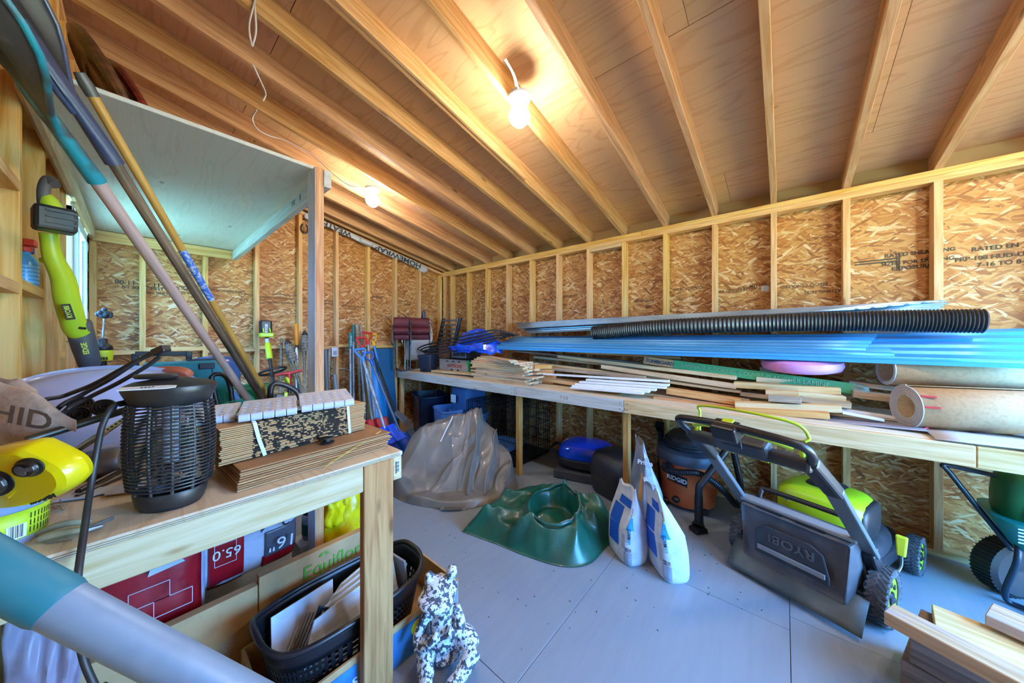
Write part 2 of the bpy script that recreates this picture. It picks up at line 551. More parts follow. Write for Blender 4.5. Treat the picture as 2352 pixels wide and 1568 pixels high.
def wall_text(s, px, py, size, inv=False, wall='B', mat=INK, xs=1.0):
    if wall == 'B':
        p = ax_(px, py, -.0895); xd, yd = (0, 1, 0), (0, 0, 1); par = wr
    else:
        p = ay_(px, py, -.0895); xd, yd = (-1, 0, 0), (0, 0, 1); par = wb
    if inv: xd = tuple(-a for a in xd); yd = tuple(-a for a in yd)
    txt(s, size, p, xd, yd, mat, par, name='printed_stamp', bold=0.0008, xs=xs)
for s, x, y, z in (('RATED SHEATHING', 2110, 580, .034), ('SIZED FOR SPACING', 2105, 600, .034), ('EXPOSURE 1', 2100, 613, .036), ('PRP-108 HUD-UM-40', 2295, 588, .036), ('7-16 TO 8-32', 2310, 603, .036), ('RATED EN', 2285, 568, .036)):
    wall_text(s, x, y, z)
for k in range(2):
    p = ax_(2010, 598 + 6 * k, -.089)
    mb = MB(); mb.box(p, (.0015, .20, .008)); mb.build('printed_bar', INK, wr)
    p = ax_(2061 + 5 * k, 605, -.089)
    mb = MB(); mb.box(p, (.0015, .006, .10)); mb.build('printed_bar', INK, wr)
for s, x, y, z in (('HUD-UM', 1745, 655, .034), ('PRP-108', 1715, 660, .034), ('24 OS CZY 0325-1', 1675, 668, .034), ('BISCO CL RATED', 1845, 655, .036), ('SHEATHING 15-32', 1900, 668, .032), ('CSA 0325 24 OS', 1580, 662, .036), ('EXPOSURE', 1475, 690, .036), ('RATED SHEATHING', 1300, 680, .034), ('PANEL', 1255, 688, .034), ('1RM', 1490, 703, .034)):
    wall_text(s, x, y, z, True, mat=INK2)
st = MB(); st.box(ax_(1757, 662, -.0885), (.002, .05, .045)); st.build('paper_sticker', plain('sticker_paper', 'b9c4c4', 0.6), wr)

# back wall (Y = 0)
wb = struct('wall_back')
for x0, x1 in ((-.09, .838), (.838, 2.057), (2.057, 3.276), (3.276, 3.66)):
    mb = MB()
    mb.prism([(x0 + .002, -.02), (x1 - .002, -.02), (x1 - .002, rz_(x1) + .13), (x0 + .002, rz_(x0) + .13)], .011, Matrix(((1, 0, 0, 0), (0, 0, -1, -.0915), (0, 1, 0, 0), (0, 0, 0, 1))))
    mb.build('sheathing_panel', OSB, wb, M=frame((0, 0, 0), (1, 0, 0), (0, 0, 1)))
studs_a = [3.276 - 0.4064 * k for k in range(8)] + [.03, 3.545]
for xx in studs_a:
    stick('stud', (xx, -.0445, .038), (xx, -.0445, rz_(xx) - .055), .038, .089, STUD, wb, (1, 0, 0))
stick('bottom_plate', (-.09, -.0445, .019), (3.57, -.0445, .019), .038, .089, STUD, wb, (0, 0, 1))
stick('top_plate', (-.02, -.0445, rz_(0) - .03), (3.6, -.0445, rz_(3.6) - .03), .038, .089, STUD, wb, (-SL, 0, 1))
ss = sorted(studs_a)
for k in range(len(ss) - 1):
    if ss[k + 1] - ss[k] < .1: continue
    z = 1.262 + (0.022 if k % 2 else 0.0)
    stick('blocking', (ss[k] + .019, -.0445, z), (ss[k + 1] - .019, -.0445, z), .038, .089, STUD, wb, (0, 0, 1))
for s, x, y, z in (('11:08', 288, 648, .055), ('DE 1/8', 300, 659, .036), ('05-11', 372, 655, .05), ('LES CO', 352, 662, .036), ('EQUIV', 418, 661, .045), ('LE CL IQ', 420, 672, .03), ('SPACING VAL', 370, 674, .03), ('JOIE REINFOR AL', 520, 668, .034), ('APA', 560, 688, .045), ('CONSTRUCTION QUALITE', 640, 684, .03), ('PANNEAU DE CONST', 640, 695, .03), ('SHEATHING-E1-VAR', 655, 677, .028), ('HUD-UM-40', 752, 690, .032), ('24-16 SPAN', 752, 697, .028), ('EXPOSURE DURABLE', 812, 703, .032), ('PRP-108', 808, 709, .03), ('CSA 0325 PANEL', 930, 692, .03), ('1R24 2F16', 935, 700, .028)):
    wall_text(s, x, y, z, True, 'A', INK2 if x > 500 else INK)
wall_text('Fraser', 868, 682, .065, False, 'A')
mb = MB(); mb.tube([ay_(556, 675, -.089) + V((.028 * math.cos(a), 0, .028 * math.sin(a))) for a in [k * PI / 8 for k in range(16)]], .003, 5, closed=True); mb.build('printed_ring', INK2, wb)
# strip of house wrap hanging from the top of the back wall
WRAP = plain('house_wrap', 'c9ccce', 0.5, bmp=0.25, bs=9)
hw = thing('house_wrap_strip', 'torn strip of white house wrap with dark lettering along the top of the back wall', 'house wrap', (1.2, .012, rz_(1.2) - .2))
def wrapf(u, v):
    x = 2.02 - u * 1.72
    drop = (0.085 + 0.02 * nz(u * 9)) * (1.0 if u < .97 else .7) * (1.35 if u > .9 else 1) * (0.75 if u < .5 else 1.0)
    return V((x, .006 + .012 * abs(nz(u * 14, v * 2)), rz_(x) - .02 - v * drop))
mb = MB(); mb.grid(wrapf, 60, 4); mb.build('wrap_sheet', WRAP, hw, smooth=60, solid=.001)
for s, x, sz in (('WEATHER', .92, .075), ('HOUSEWRAP', 1.33, .075)):
    pass
mb = MB()
fo = wrapf(.45, 0); mb.grid(lambda u, v: V((1.38 - .16 * u, .02 + .05 * v * (1 - v) * 4, rz_(1.3) - .012 - .03 * u - .075 * v)), 8, 6); mb.build('folded_flap', WRAP, hw, smooth=60, solid=.001)
txt('HOMEWRAP', .098, (.80, .026, rz_(.80) - .066), (1, 0, SL), (SL, 0, -1), plain('wrap_ink', '23252c', .6), hw, bold=.002, name='wrap_lettering', xs=1.35)
txt('WEATHER', .085, (1.72, .026, rz_(1.72) - .052), (1, 0, SL), (SL, 0, -1), PC['wrap_ink'], hw, bold=.002, name='wrap_lettering', xs=1.2)

# left wall (X = XC) with the window
wl = struct('wall_left')
WY0, WY1, WZ0, WZ1 = .28, 1.16, 1.47, 2.17
for (a, b, c, d) in ((-.09, WY0 - .03, 0, 3.3), (WY0 - .03, WY1 + .03, 0, WZ0 - .03), (WY0 - .03, WY1 + .03, WZ1 + .03, 3.3), (WY1 + .03, 2.3, 0, 3.3), (2.3, 3.52, 0, 3.3), (3.52, 4.74, 0, 3.3), (4.74, 6.45, 0, 3.3)):
    stick('sheathing_panel', (3.667, a + .002, (c + d) / 2), (3.667, b - .002, (c + d) / 2), d - c - .004, .011, OSB, wl, (0, 0, 1), bevel=0)
XS = XC + .0445
for yy in (.03, .19, 1.25, 1.50, 1.885, 2.33, 2.76, 3.17, 3.57, 3.98, 4.39, 4.79, 5.2, 5.6, 6.0, 6.37):
    stick('stud', (XS, yy, .038), (XS, yy, rz_(XC) - .05), .038, .089, STUD, wl, (0, 1, 0))
for yy in (.46, .86):
    stick('stud', (XS, yy, .038), (XS, yy, WZ0 - .10), .038, .089, STUD, wl, (0, 1, 0))
    stick('stud', (XS, yy, WZ1 + .18), (XS, yy, rz_(XC) - .05), .038, .089, STUD, wl, (0, 1, 0))
stick('bottom_plate', (XS, -.09, .019), (XS, 6.4, .019), .038, .089, STUD, wl, (0, 0, 1))
stick('top_plate', (XS, -.09, rz_(XC) - .03), (XS, 6.4, rz_(XC) - .03), .038, .089, STUD, wl, (0, 0, 1))
stick('window_sill_plate', (XS, .21, WZ0 - .075), (XS, 1.23, WZ0 - .075), .038, .089, LUM, wl, (0, 0, 1))
stick('window_header', (XS, .21, WZ1 + .11), (XS, 1.23, WZ1 + .11), .14, .089, STUD, wl, (0, 0, 1))
for z, a, b in ((1.585, 1.904, 2.311), (1.565, 2.349, 2.741), (1.915, 2.349, 2.741), (2.30, 1.904, 2.311), (1.30, 1.27, 1.48), (1.565, 2.779, 3.151), (2.02, 2.779, 3.151)):
    stick('blocking', (XS, a, z), (XS, b, z), .038, .089, STUD, wl, (0, 0, 1))
wn1 = struct('window_1')
XW = 3.588
for p, q in (((XW, WY0, WZ0 + .03), (XW, WY1, WZ0 + .03)), ((XW, WY0, WZ1 - .03), (XW, WY1, WZ1 - .03))):
    stick('frame_bar', p, q, .06, .07, WHITEP, wn1, (0, 0, 1), bevel=.004)
for yy in (WY0 + .03, WY1 - .03):
    stick('frame_bar', (XW, yy, WZ0), (XW, yy, WZ1), .06, .07, WHITEP, wn1, (0, 1, 0), bevel=.004)
for yy in (.70, .74):
    stick('sash_bar', (XW + .01 * (1 if yy > .72 else -1), yy, WZ0 + .05), (XW + .01 * (1 if yy > .72 else -1), yy, WZ1 - .05), .04, .03, WHITEP, wn1, (0, 1, 0), bevel=.003)
for yy in (WY0 + .075, WY1 - .075):
    stick('sash_bar', (XW, yy, WZ0 + .05), (XW, yy, WZ1 - .05), .03, .03, WHITEP, wn1, (0, 1, 0), bevel=.003)
mg, tg, bg_ = nt('window_glass')
og = [n for n in tg.nodes if n.type == 'OUTPUT_MATERIAL'][0]
gt = nd(tg, 'ShaderNodeBsdfTransparent'); gl = nd(tg, 'ShaderNodeBsdfGlossy', Roughness=.02); gm = nd(tg, 'ShaderNodeMixShader'); gm.inputs[0].default_value = .07
tg.links.new(gt.outputs[0], gm.inputs[1]); tg.links.new(gl.outputs[0], gm.inputs[2]); tg.links.new(gm.outputs[0], og.inputs[0])
for a, b in ((WY0 + .05, .71), (.73, WY1 - .05)):
    mb = MB(); mb.box((XW, (a + b) / 2, (WZ0 + WZ1) / 2), (.004, b - a, WZ1 - WZ0 - .08)); mb.build('pane', mg, wn1)
INS = plain('torn_house_wrap', 'dfe3ea', 0.5, bmp=0.4, bs=14)
mb = MB(); mb.grid(lambda u, v: V((3.575 - .018 * nz(u * 6, v * 6) - .01, .19 + .06 * v + .012 * nz(u * 8, 3), WZ0 + .05 + u * .75)), 24, 6); mb.build('wrap_flap', INS, wn1, smooth=60, solid=.002)
mb = MB(); mb.grid(lambda u, v: V((3.562 - .02 * nz(u * 7, v * 5, 2), .42 + u * .72, WZ1 + .02 + v * (.11 + .05 * nz(u * 6, 9)))), 26, 6); mb.build('wrap_flap', INS, wn1, smooth=60, solid=.002)
mb = MB(); mb.grid(lambda u, v: V((3.555 + .02 * nz(u * 7, v * 5, 4) + .05 * v, .62 + u * .45, WZ0 - .05 - .012 * nz(u * 9, v, 1))), 16, 5); mb.build('wrap_flap', INS, wn1, smooth=60, solid=.003)

# front wall behind the camera, with an open double doorway
wf = struct('wall_front')
for a, b, c, d in ((-.09, .38, 0, 3.3), (2.52, 3.66, 0, 3.3), (.38, 2.52, 2.08, 3.3)):
    stick('sheathing_panel', (a, YD + .01, (c + d) / 2), (b, YD + .01, (c + d) / 2), d - c, .011, OSB, wf, (0, 0, 1), bevel=0)
for xx in (.36, 2.54, 2.95, 3.36):
    stick('stud', (xx, YD - .0445, .03), (xx, YD - .0445, 2.5), .038, .089, STUD, wf, (1, 0, 0))
stick('header', (.38, YD - .0445, 2.15), (2.52, YD - .0445, 2.15), .14, .089, STUD, wf, (0, 0, 1))

# ceiling: plywood panels on rafters
ce = struct('ceiling')
cs = 1 / math.sqrt(1 + SL * SL)
up = V((-SL, 0, 1)).normalized()
for yy in [0.05] + studs_b:
    if yy > 6.35: continue
    a = V((-.12, yy, rz_(-.12))) + up * .07; b = V((3.70, yy, rz_(3.70))) + up * .07
    stick('rafter', a, b, .14, .038, RAFT, ce, up)
xb = [-.14, .35, 1.57, 2.79, 3.72]
for k in range(4):
    ya = -.12 if k % 2 else -.9
    while ya < 6.5:
        y0, y1 = max(ya, -.12), min(ya + 2.44, 6.5)
        x = (xb[k] + xb[k + 1]) / 2
        c0 = V((x, 0, rz_(x))) + up * (.14 + .009)
        stick('roof_panel', (c0.x, y0 + .001, c0.z), (c0.x, y1 - .001, c0.z), (xb[k + 1] - xb[k]) / cs - .003, .016, PLYR, ce, (1, 0, SL), bevel=.0008)
        ya += 2.44
# scab board nailed to the side of a rafter
yy = studs_b[6]
a = V((1.2, yy + .03, rz_(1.2))) + up * .02; b = V((2.9, yy + .03, rz_(2.9))) + up * .02
stick('scab_board', a, b, .05, .02, RAFT, ce, up)

# outer siding and roofing felt that close the shell
SID = plain('outer_siding', 'a98a5c', 0.8)
mb = MB(); mb.box((-.115, 3.17, 1.25), (.012, 6.7, 2.9)); mb.build('siding', SID, wr)
mb = MB(); mb.box((1.8, -.125, 1.7), (3.9, .012, 3.6)); mb.build('siding', SID, wb)
for a, b, c, d in ((-.13, WY0 - .02, -.1, 3.5), (WY0 - .02, WY1 + .02, -.1, WZ0 - .02), (WY0 - .02, WY1 + .02, WZ1 + .02, 3.5), (WY1 + .02, 6.5, -.1, 3.5)):
    mb = MB(); mb.box((3.685, (a + b) / 2, (c + d) / 2), (.012, b - a, d - c)); mb.build('siding', SID, wl)
for a, b, c, d in ((-.12, .40, -.1, 3.5), (2.50, 3.69, -.1, 3.5), (.40, 2.50, 2.06, 3.5)):
    mb = MB(); mb.box(((a + b) / 2, YD + .03, (c + d) / 2), (b - a, .012, d - c)); mb.build('siding', SID, wf)
mb = MB(); mb.beam(V((-.25, 3.2, rz_(-.25))) + up * .165, V((3.85, 3.2, rz_(3.85))) + up * .165, 6.9, .008); mb.build('roofing_felt', DARKF, ce)

# LED bulbs, each a thing
EM = plain('lit_bulb', 'ffffff', 0.3, emis=1.0)
EM.node_tree.nodes['Principled BSDF'].inputs['Emission Color'].default_value = (1.0, 0.96, 0.90, 1)
EM.node_tree.nodes['Principled BSDF'].inputs['Emission Strength'].default_value = 215.0
CABLE = plain('white_cable', 'd9d5cf', 0.45)
EM_FILL = EM.copy(); EM_FILL.name = 'fill_bulb'
EM_FILL.node_tree.nodes['Principled BSDF'].inputs['Emission Strength'].default_value = 330.0
def bulb(p, label, cable, EM=EM):
    t = thing('ceiling_bulb', label, 'light bulb', p)
    mb = MB(); mb.lathe([(0.0, -.062), (.03, -.056), (.056, -.03), (.064, 0), (.054, .03), (.03, .048), (.02, .05)], 20, Matrix.Translation(p)); mb.build('glass_globe', EM, t, smooth=60)
    mb = MB(); mb.lathe([(.02, .05), (.022, .056), (.019, .075), (.028, .078), (.06, .086), (.068, .10), (.068, .118), (0, .12)], 18, Matrix.Translation(p)); mb.build('lamp_holder', WHITE, t, smooth=40)
    for c in cable:
        mb = MB(); mb.tube(bez(c, 8), .0042, 6); mb.build('cable', CABLE, t, smooth=60)
    return t
b1 = V((1.84, studs_b[7] + .075, rz_(1.84) - .0)); 
b1 = pd(1193, 266, 1.90)
b2 = pd(856, 460, 3.10)
y7 = studs_b[7]
bulb(b1, 'bright bulb in the middle of the ceiling, larger of the two in view', [[b1 + V((0, .0, .115)), b1 + V((.05, .02, .12)), b1 + V((.12, .05, .15)), b1 + V((.2, .06, .17))], [b1 + V((0, .01, .115)), b1 + V((.05, .035, .11)), b1 + V((.12, .06, .14)), b1 + V((.21, .075, .16))]])
def on_raft(px, py, k):   # point on the near face of a rafter
    return ay_(px, py, studs_b[k] + .023)
bulb(b2, 'small bright bulb near the back wall beside the shelf post', [])
wire = thing('ceiling_cable', 'white electrical cable looping through the rafters to the far bulb', 'cable', on_raft(600, 230, 4))
def wire_part(pts, n=10):
    mb = MB(); mb.tube(bez(pts, n), .0045, 6); mb.build('cable_run', CABLE, wire, smooth=60)
RY = [0.05] + studs_b
def rp(px, py, k, o=.02): return ay_(px, py, RY[k] + o)
wire_part([rp(578, 106, 6, .025), rp(572, 60, 6, .03), rp(582, 14, 6, .025), rp(592, -20, 6, .025)])
wire_part([rp(580, 106, 6, .025), rp(588, 70, 6, .03), rp(585, 14, 6, .025), rp(583, -20, 6, .025)])
wire_part([rp(582, 150, 6, -.05), rp(598, 185, 5, .2), rp(610, 215, 5, .028), rp(604, 232, 5, .02)])
wire_part([rp(590, 252, 4, .2), rp(580, 272, 4, .1), rp(590, 295, 4, .06), rp(618, 311, 4, .024), rp(660, 325, 4, .024), rp(720, 358, 4, .024), rp(768, 402, 4, .024), rp(810, 428, 4, .03), b2 + V((0, .02, .11))])
# two stronger bulbs, unseen behind the camera, added as fill light
bulb(V((1.9, 5.35, rz_(1.9) - .02)), 'added unseen fill bulb at the door end behind the viewer', [], EM_FILL)
bulb(V((1.1, 5.75, rz_(1.1) - .06)), 'added unseen fill bulb near the right wall behind the viewer', [], EM_FILL)
# ================================================================== LEFT WORKBENCH
BZ, BY = 0.93, 3.14
BX = az_(928, 1036, BZ).x
wk = thing('workbench', 'plywood-topped workbench along the window wall, its leg in the foreground', 'workbench', (3.05, 1.6, 0))
stick('bench_top', (3.08, .02, BZ - .009), (3.08, BY, BZ - .009), 3.565 - BX, .018, PLYB, wk, (1, 0, 0), bevel=.004)
stick('front_rail', (BX + .16, BY - .021, BZ - .066), (3.565, BY - .021, BZ - .066), .094, .038, PALE, wk, (0, 0, 1), bevel=.003)
for zz in (.0065, .0115):
    mb = MB(); mb.box(((BX + 3.565) / 2 + .004, BY + .0002, BZ - zz), (3.565 - BX - .016, .001, .0022)); mb.build('ply_layer', plain('ply_glue_line', '8a7350', .8), wk)
lg = stick('leg', (BX + .099, BY - .019, 0), (BX + .099, BY - .019, BZ - .018), .118, .038, LEGW, wk, (1, 0, 0), bevel=.003)
stick('side_rail', (BX + .02, .04, BZ - .066), (BX + .02, BY - .004, BZ - .066), .094, .038, PALE, wk, (0, 0, 1), bevel=.003)
for yy in (1.2, .1):
    stick('leg', (BX + .06, yy, 0), (BX + .06, yy, BZ - .018), .089, .038, LEGW, wk, (0, 1, 0), bevel=.003)
p = V((BX + .019, BY - .003, BZ - .062))
mb = MB(); mb.box(p, (.020, .0012, .052)); mb.build('barcode_sticker', WHITEP, wk)
mb = MB()
for k in range(9): mb.box(p + V((.001, .001, -.020 + k * .005)), (.012, .001, .002 + .001 * (k % 3)))
mb.box(p + V((.0085, .001, 0)), (.003, .001, .05))
mb.build('barcode_lines', plain('print_black', '1a1d1c', .6), wk)

# ------------------------------------------------------------------ loft shelf
LZ = 2.283
lf = thing('loft_shelf', 'pale plywood loft shelf in the corner above the window, carried on a post', 'shelf', (3.1, 1.2, 0))
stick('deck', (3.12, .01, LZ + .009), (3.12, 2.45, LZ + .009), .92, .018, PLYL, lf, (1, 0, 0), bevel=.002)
stick('beam', (2.655, .01, LZ - .05), (2.655, 2.50, LZ - .05), .089, .038, WASH, lf, (0, 0, 1), bevel=.003)
stick('ledger', (2.675, .022, LZ - .05), (3.55, .022, LZ - .05), .089, .038, STUD, lf, (0, 0, 1), bevel=.003)
stick('wall_ledger', (3.548, .05, LZ - .045), (3.548, 2.46, LZ - .045), .085, .04, PALE, lf, (0, 0, 1), bevel=.012)
stick('post', (2.690, 2.44, 0), (2.690, 2.44, LZ), .108, .040, ORNG, lf, (0, 1, 0), bevel=.003)
stick('post_lit_face', (2.7112, 2.44, 0.001), (2.7112, 2.44, LZ - .001), .107, .0024, plain('window_lit_wood', 'e4e6e2', .6, nv=.12, ns=5, stretch=(1, 5, 1)), lf, (0, 1, 0), bevel=.0008)  # thin pale sheet puts window light into the colour of this post side
for k in range(2):
    txt(('SPF', 'II')[k], .05, (2.6755, 2.0 + .13 * k, LZ - .05), (0, -1, 0), (0, 0, 1), plain('stamp_grey', '8d8f86', .7), lf, name='printed_stamp')
BRN = plain('dark_brown_varnish', '3a241a', 0.3, col2='5a3a28', ns=6, stretch=(1, 1, 8), coat=.2)
MRN = plain('dark_red_varnish', '4a1714', 0.28, col2='6d2a22', ns=6, stretch=(1, 1, 8), coat=.3)
def disc(p, r, n, th, label, mat, strip=False):
    t = thing('round_board', label, 'round board', (p.x, p.y, LZ + .018))
    M = Matrix.Translation(p) @ V(n).to_track_quat('Z', 'Y').to_matrix().to_4x4()
    mb = MB(); mb.lathe([(0, -th / 2), (r * .86, -th / 2), (r * .97, -th * .3), (r, 0), (r * .97, th * .3), (r * .86, th / 2), (r * .8, th * .32), (0, th * .3)], 40, M)
    mb.build('board', mat, t, smooth=35)
    mb = MB(); mb.lathe([(r * .5, th * .28), (r * .52, th * .45), (r * .58, th * .45), (r * .6, th * .28)], 40, M); mb.build('raised_ring', mat, t, smooth=35)
    if strip:
        mb = MB(); mb.tube([M @ V((r * .99 * math.cos(a), r * .99 * math.sin(a), .0)) for a in [1.1 + k * .03 for k in range(4)]], .03, 6); mb.build('tape', plain('clear_tape', 'b8aaa0', .2), t, smooth=40)
    return t
disc(V((3.39, 1.75, LZ + .018 + .285)), .30, (.9, 0, -.42), .05, 'dark brown round board standing on edge on the loft, nearer the shovels', BRN)
disc(V((3.29, 1.60, LZ + .018 + .275)), .29, (.9, 0, -.42), .045, 'dark red round board standing on edge on the loft, behind the brown one', MRN)

# ------------------------------------------------------------------ long tools leaning over the bench
def hdl(mb, p, q, r, n=12, wob=0.0):
    pts = [V(p).lerp(V(q), k / 14) for k in range(15)]
    mb.tube(pts, [r * (1 + wob * nz(k * .9, r * 50)) for k in range(15)], n)
PINKW = wood('pinkish_handle', hx('c9ab9a'), hx('ab8b7a'), rough=.5, amt=.02, sx=.5, knots=.0)
TANW = wood('tan_handle', hx('d6a55c'), hx('b07f3c'), rough=.42, amt=.02, sx=.5, knots=.0)
BURNT = wood('blackened_handle', hx('7d6a5a'), hx('1a181b'), rough=.6, amt=.02, fine=.9, sx=.6, weather=hx('101116'))
def ext(p, q, t): return V(p) + (V(q) - V(p)) * t
def stick_tool(mat, lab, name, p, q, r, cat):
    M = frame(p, q - p, (0, 0, 1))
    t = thing(name, lab, cat, p)
    mb = MB(); L = (q - p).length
    mb.tube([(L * k / 14, 0, 0) for k in range(15)], [r * (1 + .03 * nz(k * .9, r * 50)) for k in range(15)], 14)
    mb.v = [M @ v for v in mb.v]
    mb.build('handle', mat, t, smooth=50, M=M)
    return t
def lean(px0, py0, d0, px1, py1, d1):
    a, b = pd(px0, py0, d0), pd(px1, py1, d1)
    tt = (BZ + .012 - a.z) / (b.z - a.z)
    return ext(a, b, tt), b
# teal snow shovel
p, q = lean(580, 932, 1.98, 196, 378, .95)
t1 = stick_tool(PINKW, 'teal bladed snow shovel with pinkish wooden handle, upside down at upper left', 'snow_shovel', p, q, .0175, 'shovel')
def blade(t, q, dirv, mat, mat2, wid, L, roll, coll=.022, tip=.03, flat=.35):
    x = dirv.normalized(); y = (q - CAM); y = (y - x * x.dot(y)).normalized(); y = Matrix.Rotation(roll, 3, x) @ y; z = x.cross(y)
    M = frame(q, x, y)
    rings = []
    for k in range(13):
        u = k / 12
        ww = coll + (tip - coll) * sstep(0, 1, u)
        hh = coll * (1 - .55 * u)
        rings.append([M @ V((-.05 + u * .36, math.cos(a) * ww, math.sin(a) * hh + .01 * u)) for a in [2 * PI * i / 14 for i in range(14)]])
    mb = MB(); mb.loft(rings); mb.build('socket', mat, t, smooth=50)
    def f(u, v):
        s = u * L
        w = wid * sstep(-.08, .34, u) + coll * .9
        a = (v - .5) * 2
        return M @ V((.10 + s, a * w, .012 - .05 * a * a * sstep(0, .5, u) + .10 * u * u + .012 * math.cos(a * 9) * sstep(.1, .4, u)))
    mb = MB(); mb.grid(f, 20, 25); mb.build('blade', mat2, t, smooth=60, solid=.005)
    mb = MB()
    mb.tube([f(k / 12, 0) for k in range(13)], .007, 8); mb.tube([f(k / 12, 1) for k in range(13)], .007, 8)
    mb.build('blade_edge', mat, t, smooth=60)
TEALD = plain('scratched_teal', '0f7488', 0.4, col2='2a3338', ns=3, lo=.55, hi=.6)
CHAR = plain('scratched_charcoal', '33363b', 0.5, col2='4a4d52', ns=40, lo=.6, hi=.75)
NAVY = plain('navy_plastic', '243252', 0.4, col2='2f3d5c', ns=20, lo=.5, hi=.8)
NAVYD = plain('dark_navy_plastic', '0b0f18', 0.5)
blade(t1, q, q - p, TEALD, CHAR, .15, .60, 0.12, tip=.03)
# navy shovel on a blackened handle
p, q = lean(612, 930, 1.98, 240, 338, 1.08)
t2 = stick_tool(BURNT, 'dark navy shovel on a blackened worn handle, between the teal one and the tan pole', 'shovel', p, q, .0175, 'shovel')
blade(t2, q, q - p, NAVY, NAVYD, .13, .60, -0.25, coll=.025, tip=.045)
p, q = lean(622, 924, 2.06, 214, 222, 1.10)
t3 = stick_tool(TANW, 'smooth tan pole with a blue label, rightmost of the long handles', 'wooden_pole', p, q, .0145, 'pole')
mb = MB(); mb.tube([ext(p, q, 1.0 + .02 * k) for k in range(3)], [.017, .019, .014], 12); mb.build('dark_ferrule', CHAR, t3, smooth=50)
BLUEINK = plain('blue_label_ink', '2d62b8', .5, col2='b5b9c4', ns=70, lo=.5, hi=.56)
mb = MB(); c0, c1 = ext(p, q, .50), ext(p, q, .66); mb.tube([ext(c0, c1, k / 6) for k in range(7)], .0152, 14); mb.build('blue_label', BLUEINK, t3, smooth=50)
# aluminium handle with teal grip close to the viewer
ALU = plain('brushed_aluminium', '8294a6', 0.45, metal=.3, col2='6e8094', ns=5, lo=.5, hi=.62)
TEALG = plain('worn_teal_grip', '0f6274', 0.5, col2='42707a', ns=4, lo=.55, hi=.75)
pa, pb = pd(135, 1386, .315), pd(560, 1606, .345)
dl = (pb - pa).normalized()
t4 = thing('aluminium_pole', 'thick aluminium handle with teal grip crossing the bottom left corner', 'pole', (pb.x, pb.y, 0))
endp = pa - dl * ((pa.z) / dl.z) if dl.z < 0 else pb
mb = MB(); mb.tube([pa + dl * .0, pa + dl * .1, pb, ext(pa, endp, .75), ext(pa, endp, .992)], .0195, 28); mb.build('pole', ALU, t4, smooth=50)
mb = MB(); mb.tube([pa - dl * .26, pa - dl * .25, pa - dl * .1, pa - dl * .004, pa + dl * .002], [.017, .0213, .0216, .0214, .0200], 28); mb.build('grip', TEALG, t4, smooth=50)

# ------------------------------------------------------------------ bug zapper
ZC = V((3.20, 2.94, BZ))
zc0 = az_(392, 1178, BZ)
ZC = V((zc0.x - .005, zc0.y - .075, BZ))
zp = thing('bug_zapper', 'black cage bug zapper lantern standing on the workbench', 'bug zapper', ZC)
ZB = plain('zapper_plastic', '1d1e22', 0.45, col2='2c2d31', ns=25, lo=.5, hi=.7)
MZ = Matrix.Translation(ZC) @ Matrix.Rotation(math.radians(-42), 4, 'Z') @ Matrix.Diagonal((.81, .81, 1, 1))
ZH = .335
def zr(z): return .090 + .020 * math.sin(PI * min(1, (z - .02) / .32)) ** .6 if z > .02 else .090
mb = MB(); mb.lathe([(0, 0), (.074, 0), (.083, .012), (.090, .042), (.087, .048), (.079, .046), (.071, .02), (0, .018)], 40, MZ, sx=1.08, sy=.92); mb.build('base_tray', ZB, zp, smooth=35)
mb = MB(); mb.lathe([(.088, ZH - .052), (.096, ZH - .048), (.112, ZH - .018), (.116, ZH - .008), (.114, ZH), (.09, ZH + .010), (.04, ZH + .018), (0, ZH + .02)], 44, MZ, sx=1.08, sy=.92); mb.build('lid', ZB, zp, smooth=40)
mb = MB(); mb.lathe([(.0, ZH + .02), (.045, ZH + .02), (.05, ZH + .026), (.046, ZH + .031), (0, ZH + .031)], 24, MZ @ Matrix.Translation((.03, .02, 0)), sx=1.3, sy=.7); mb.build('hanger_boss', ZB, zp, smooth=40)
for k in range(24):
    z = .062 + k * (ZH - .116) / 23
    r = zr(z)
    mb = MB(); mb.tube([MZ @ V((r * 1.08 * math.cos(a), r * .92 * math.sin(a), z)) for a in [2 * PI * i / 44 for i in range(44)]], .0025, 6, closed=True); mb.build('cage_ring', ZB, zp, smooth=60)
for k in range(12):
    a = 2 * PI * k / 12 + .1
    mb = MB(); mb.tube([MZ @ V(((zr(z) - .006) * 1.08 * math.cos(a), (zr(z) - .006) * .92 * math.sin(a), z)) for z in [.05 + i * (ZH - .1) / 10 for i in range(11)]], .0042, 6); mb.build('cage_rib', ZB, zp, smooth=60)
GLS = plain('frosted_tube', 'dfe6ea', .2)
mb = MB(); mb.lathe([(0, .12), (.02, .12), (.023, .14), (.023, .30), (.02, .32), (0, .32)], 16, MZ); mb.build('uv_tube', GLS, zp, smooth=40)
mb = MB()
for k in range(14):
    a = 2 * PI * k / 14
    mb.tube([MZ @ V((  .046 * math.cos(a),   .046 * math.sin(a), z)) for z in (.075, .33)], .0014, 4)
for k in range(16):
    z = .085 + k * .0155
    mb.tube([MZ @ V((  .046 * math.cos(a),   .046 * math.sin(a), z)) for a in [2 * PI * i / 20 for i in range(20)]], .0011, 4, closed=True)
mb.build('electric_grid', DSTEEL, zp, smooth=60)
mb = MB()
for k in range(46):
    a = random.uniform(0, 6.28); r = random.uniform(.01, .068)
    mb.ell(MZ @ V((r * math.cos(a), r * math.sin(a), .07 + random.uniform(-.01, .05) * (1 - r * 6))), (.012, .008, .005), (random.uniform(0, 3), random.uniform(0, 3), 0), 6, 4)
o = mb.build('dead_insects', plain('insect_brown', '5a4238', .8), zp); o['kind'] = 'stuff'
mb = MB(); cu_ = [MZ @ V(((.118 + .0) * 1.08 * math.cos(a), .118 * .92 * math.sin(a), 0)) for a in (0,)]
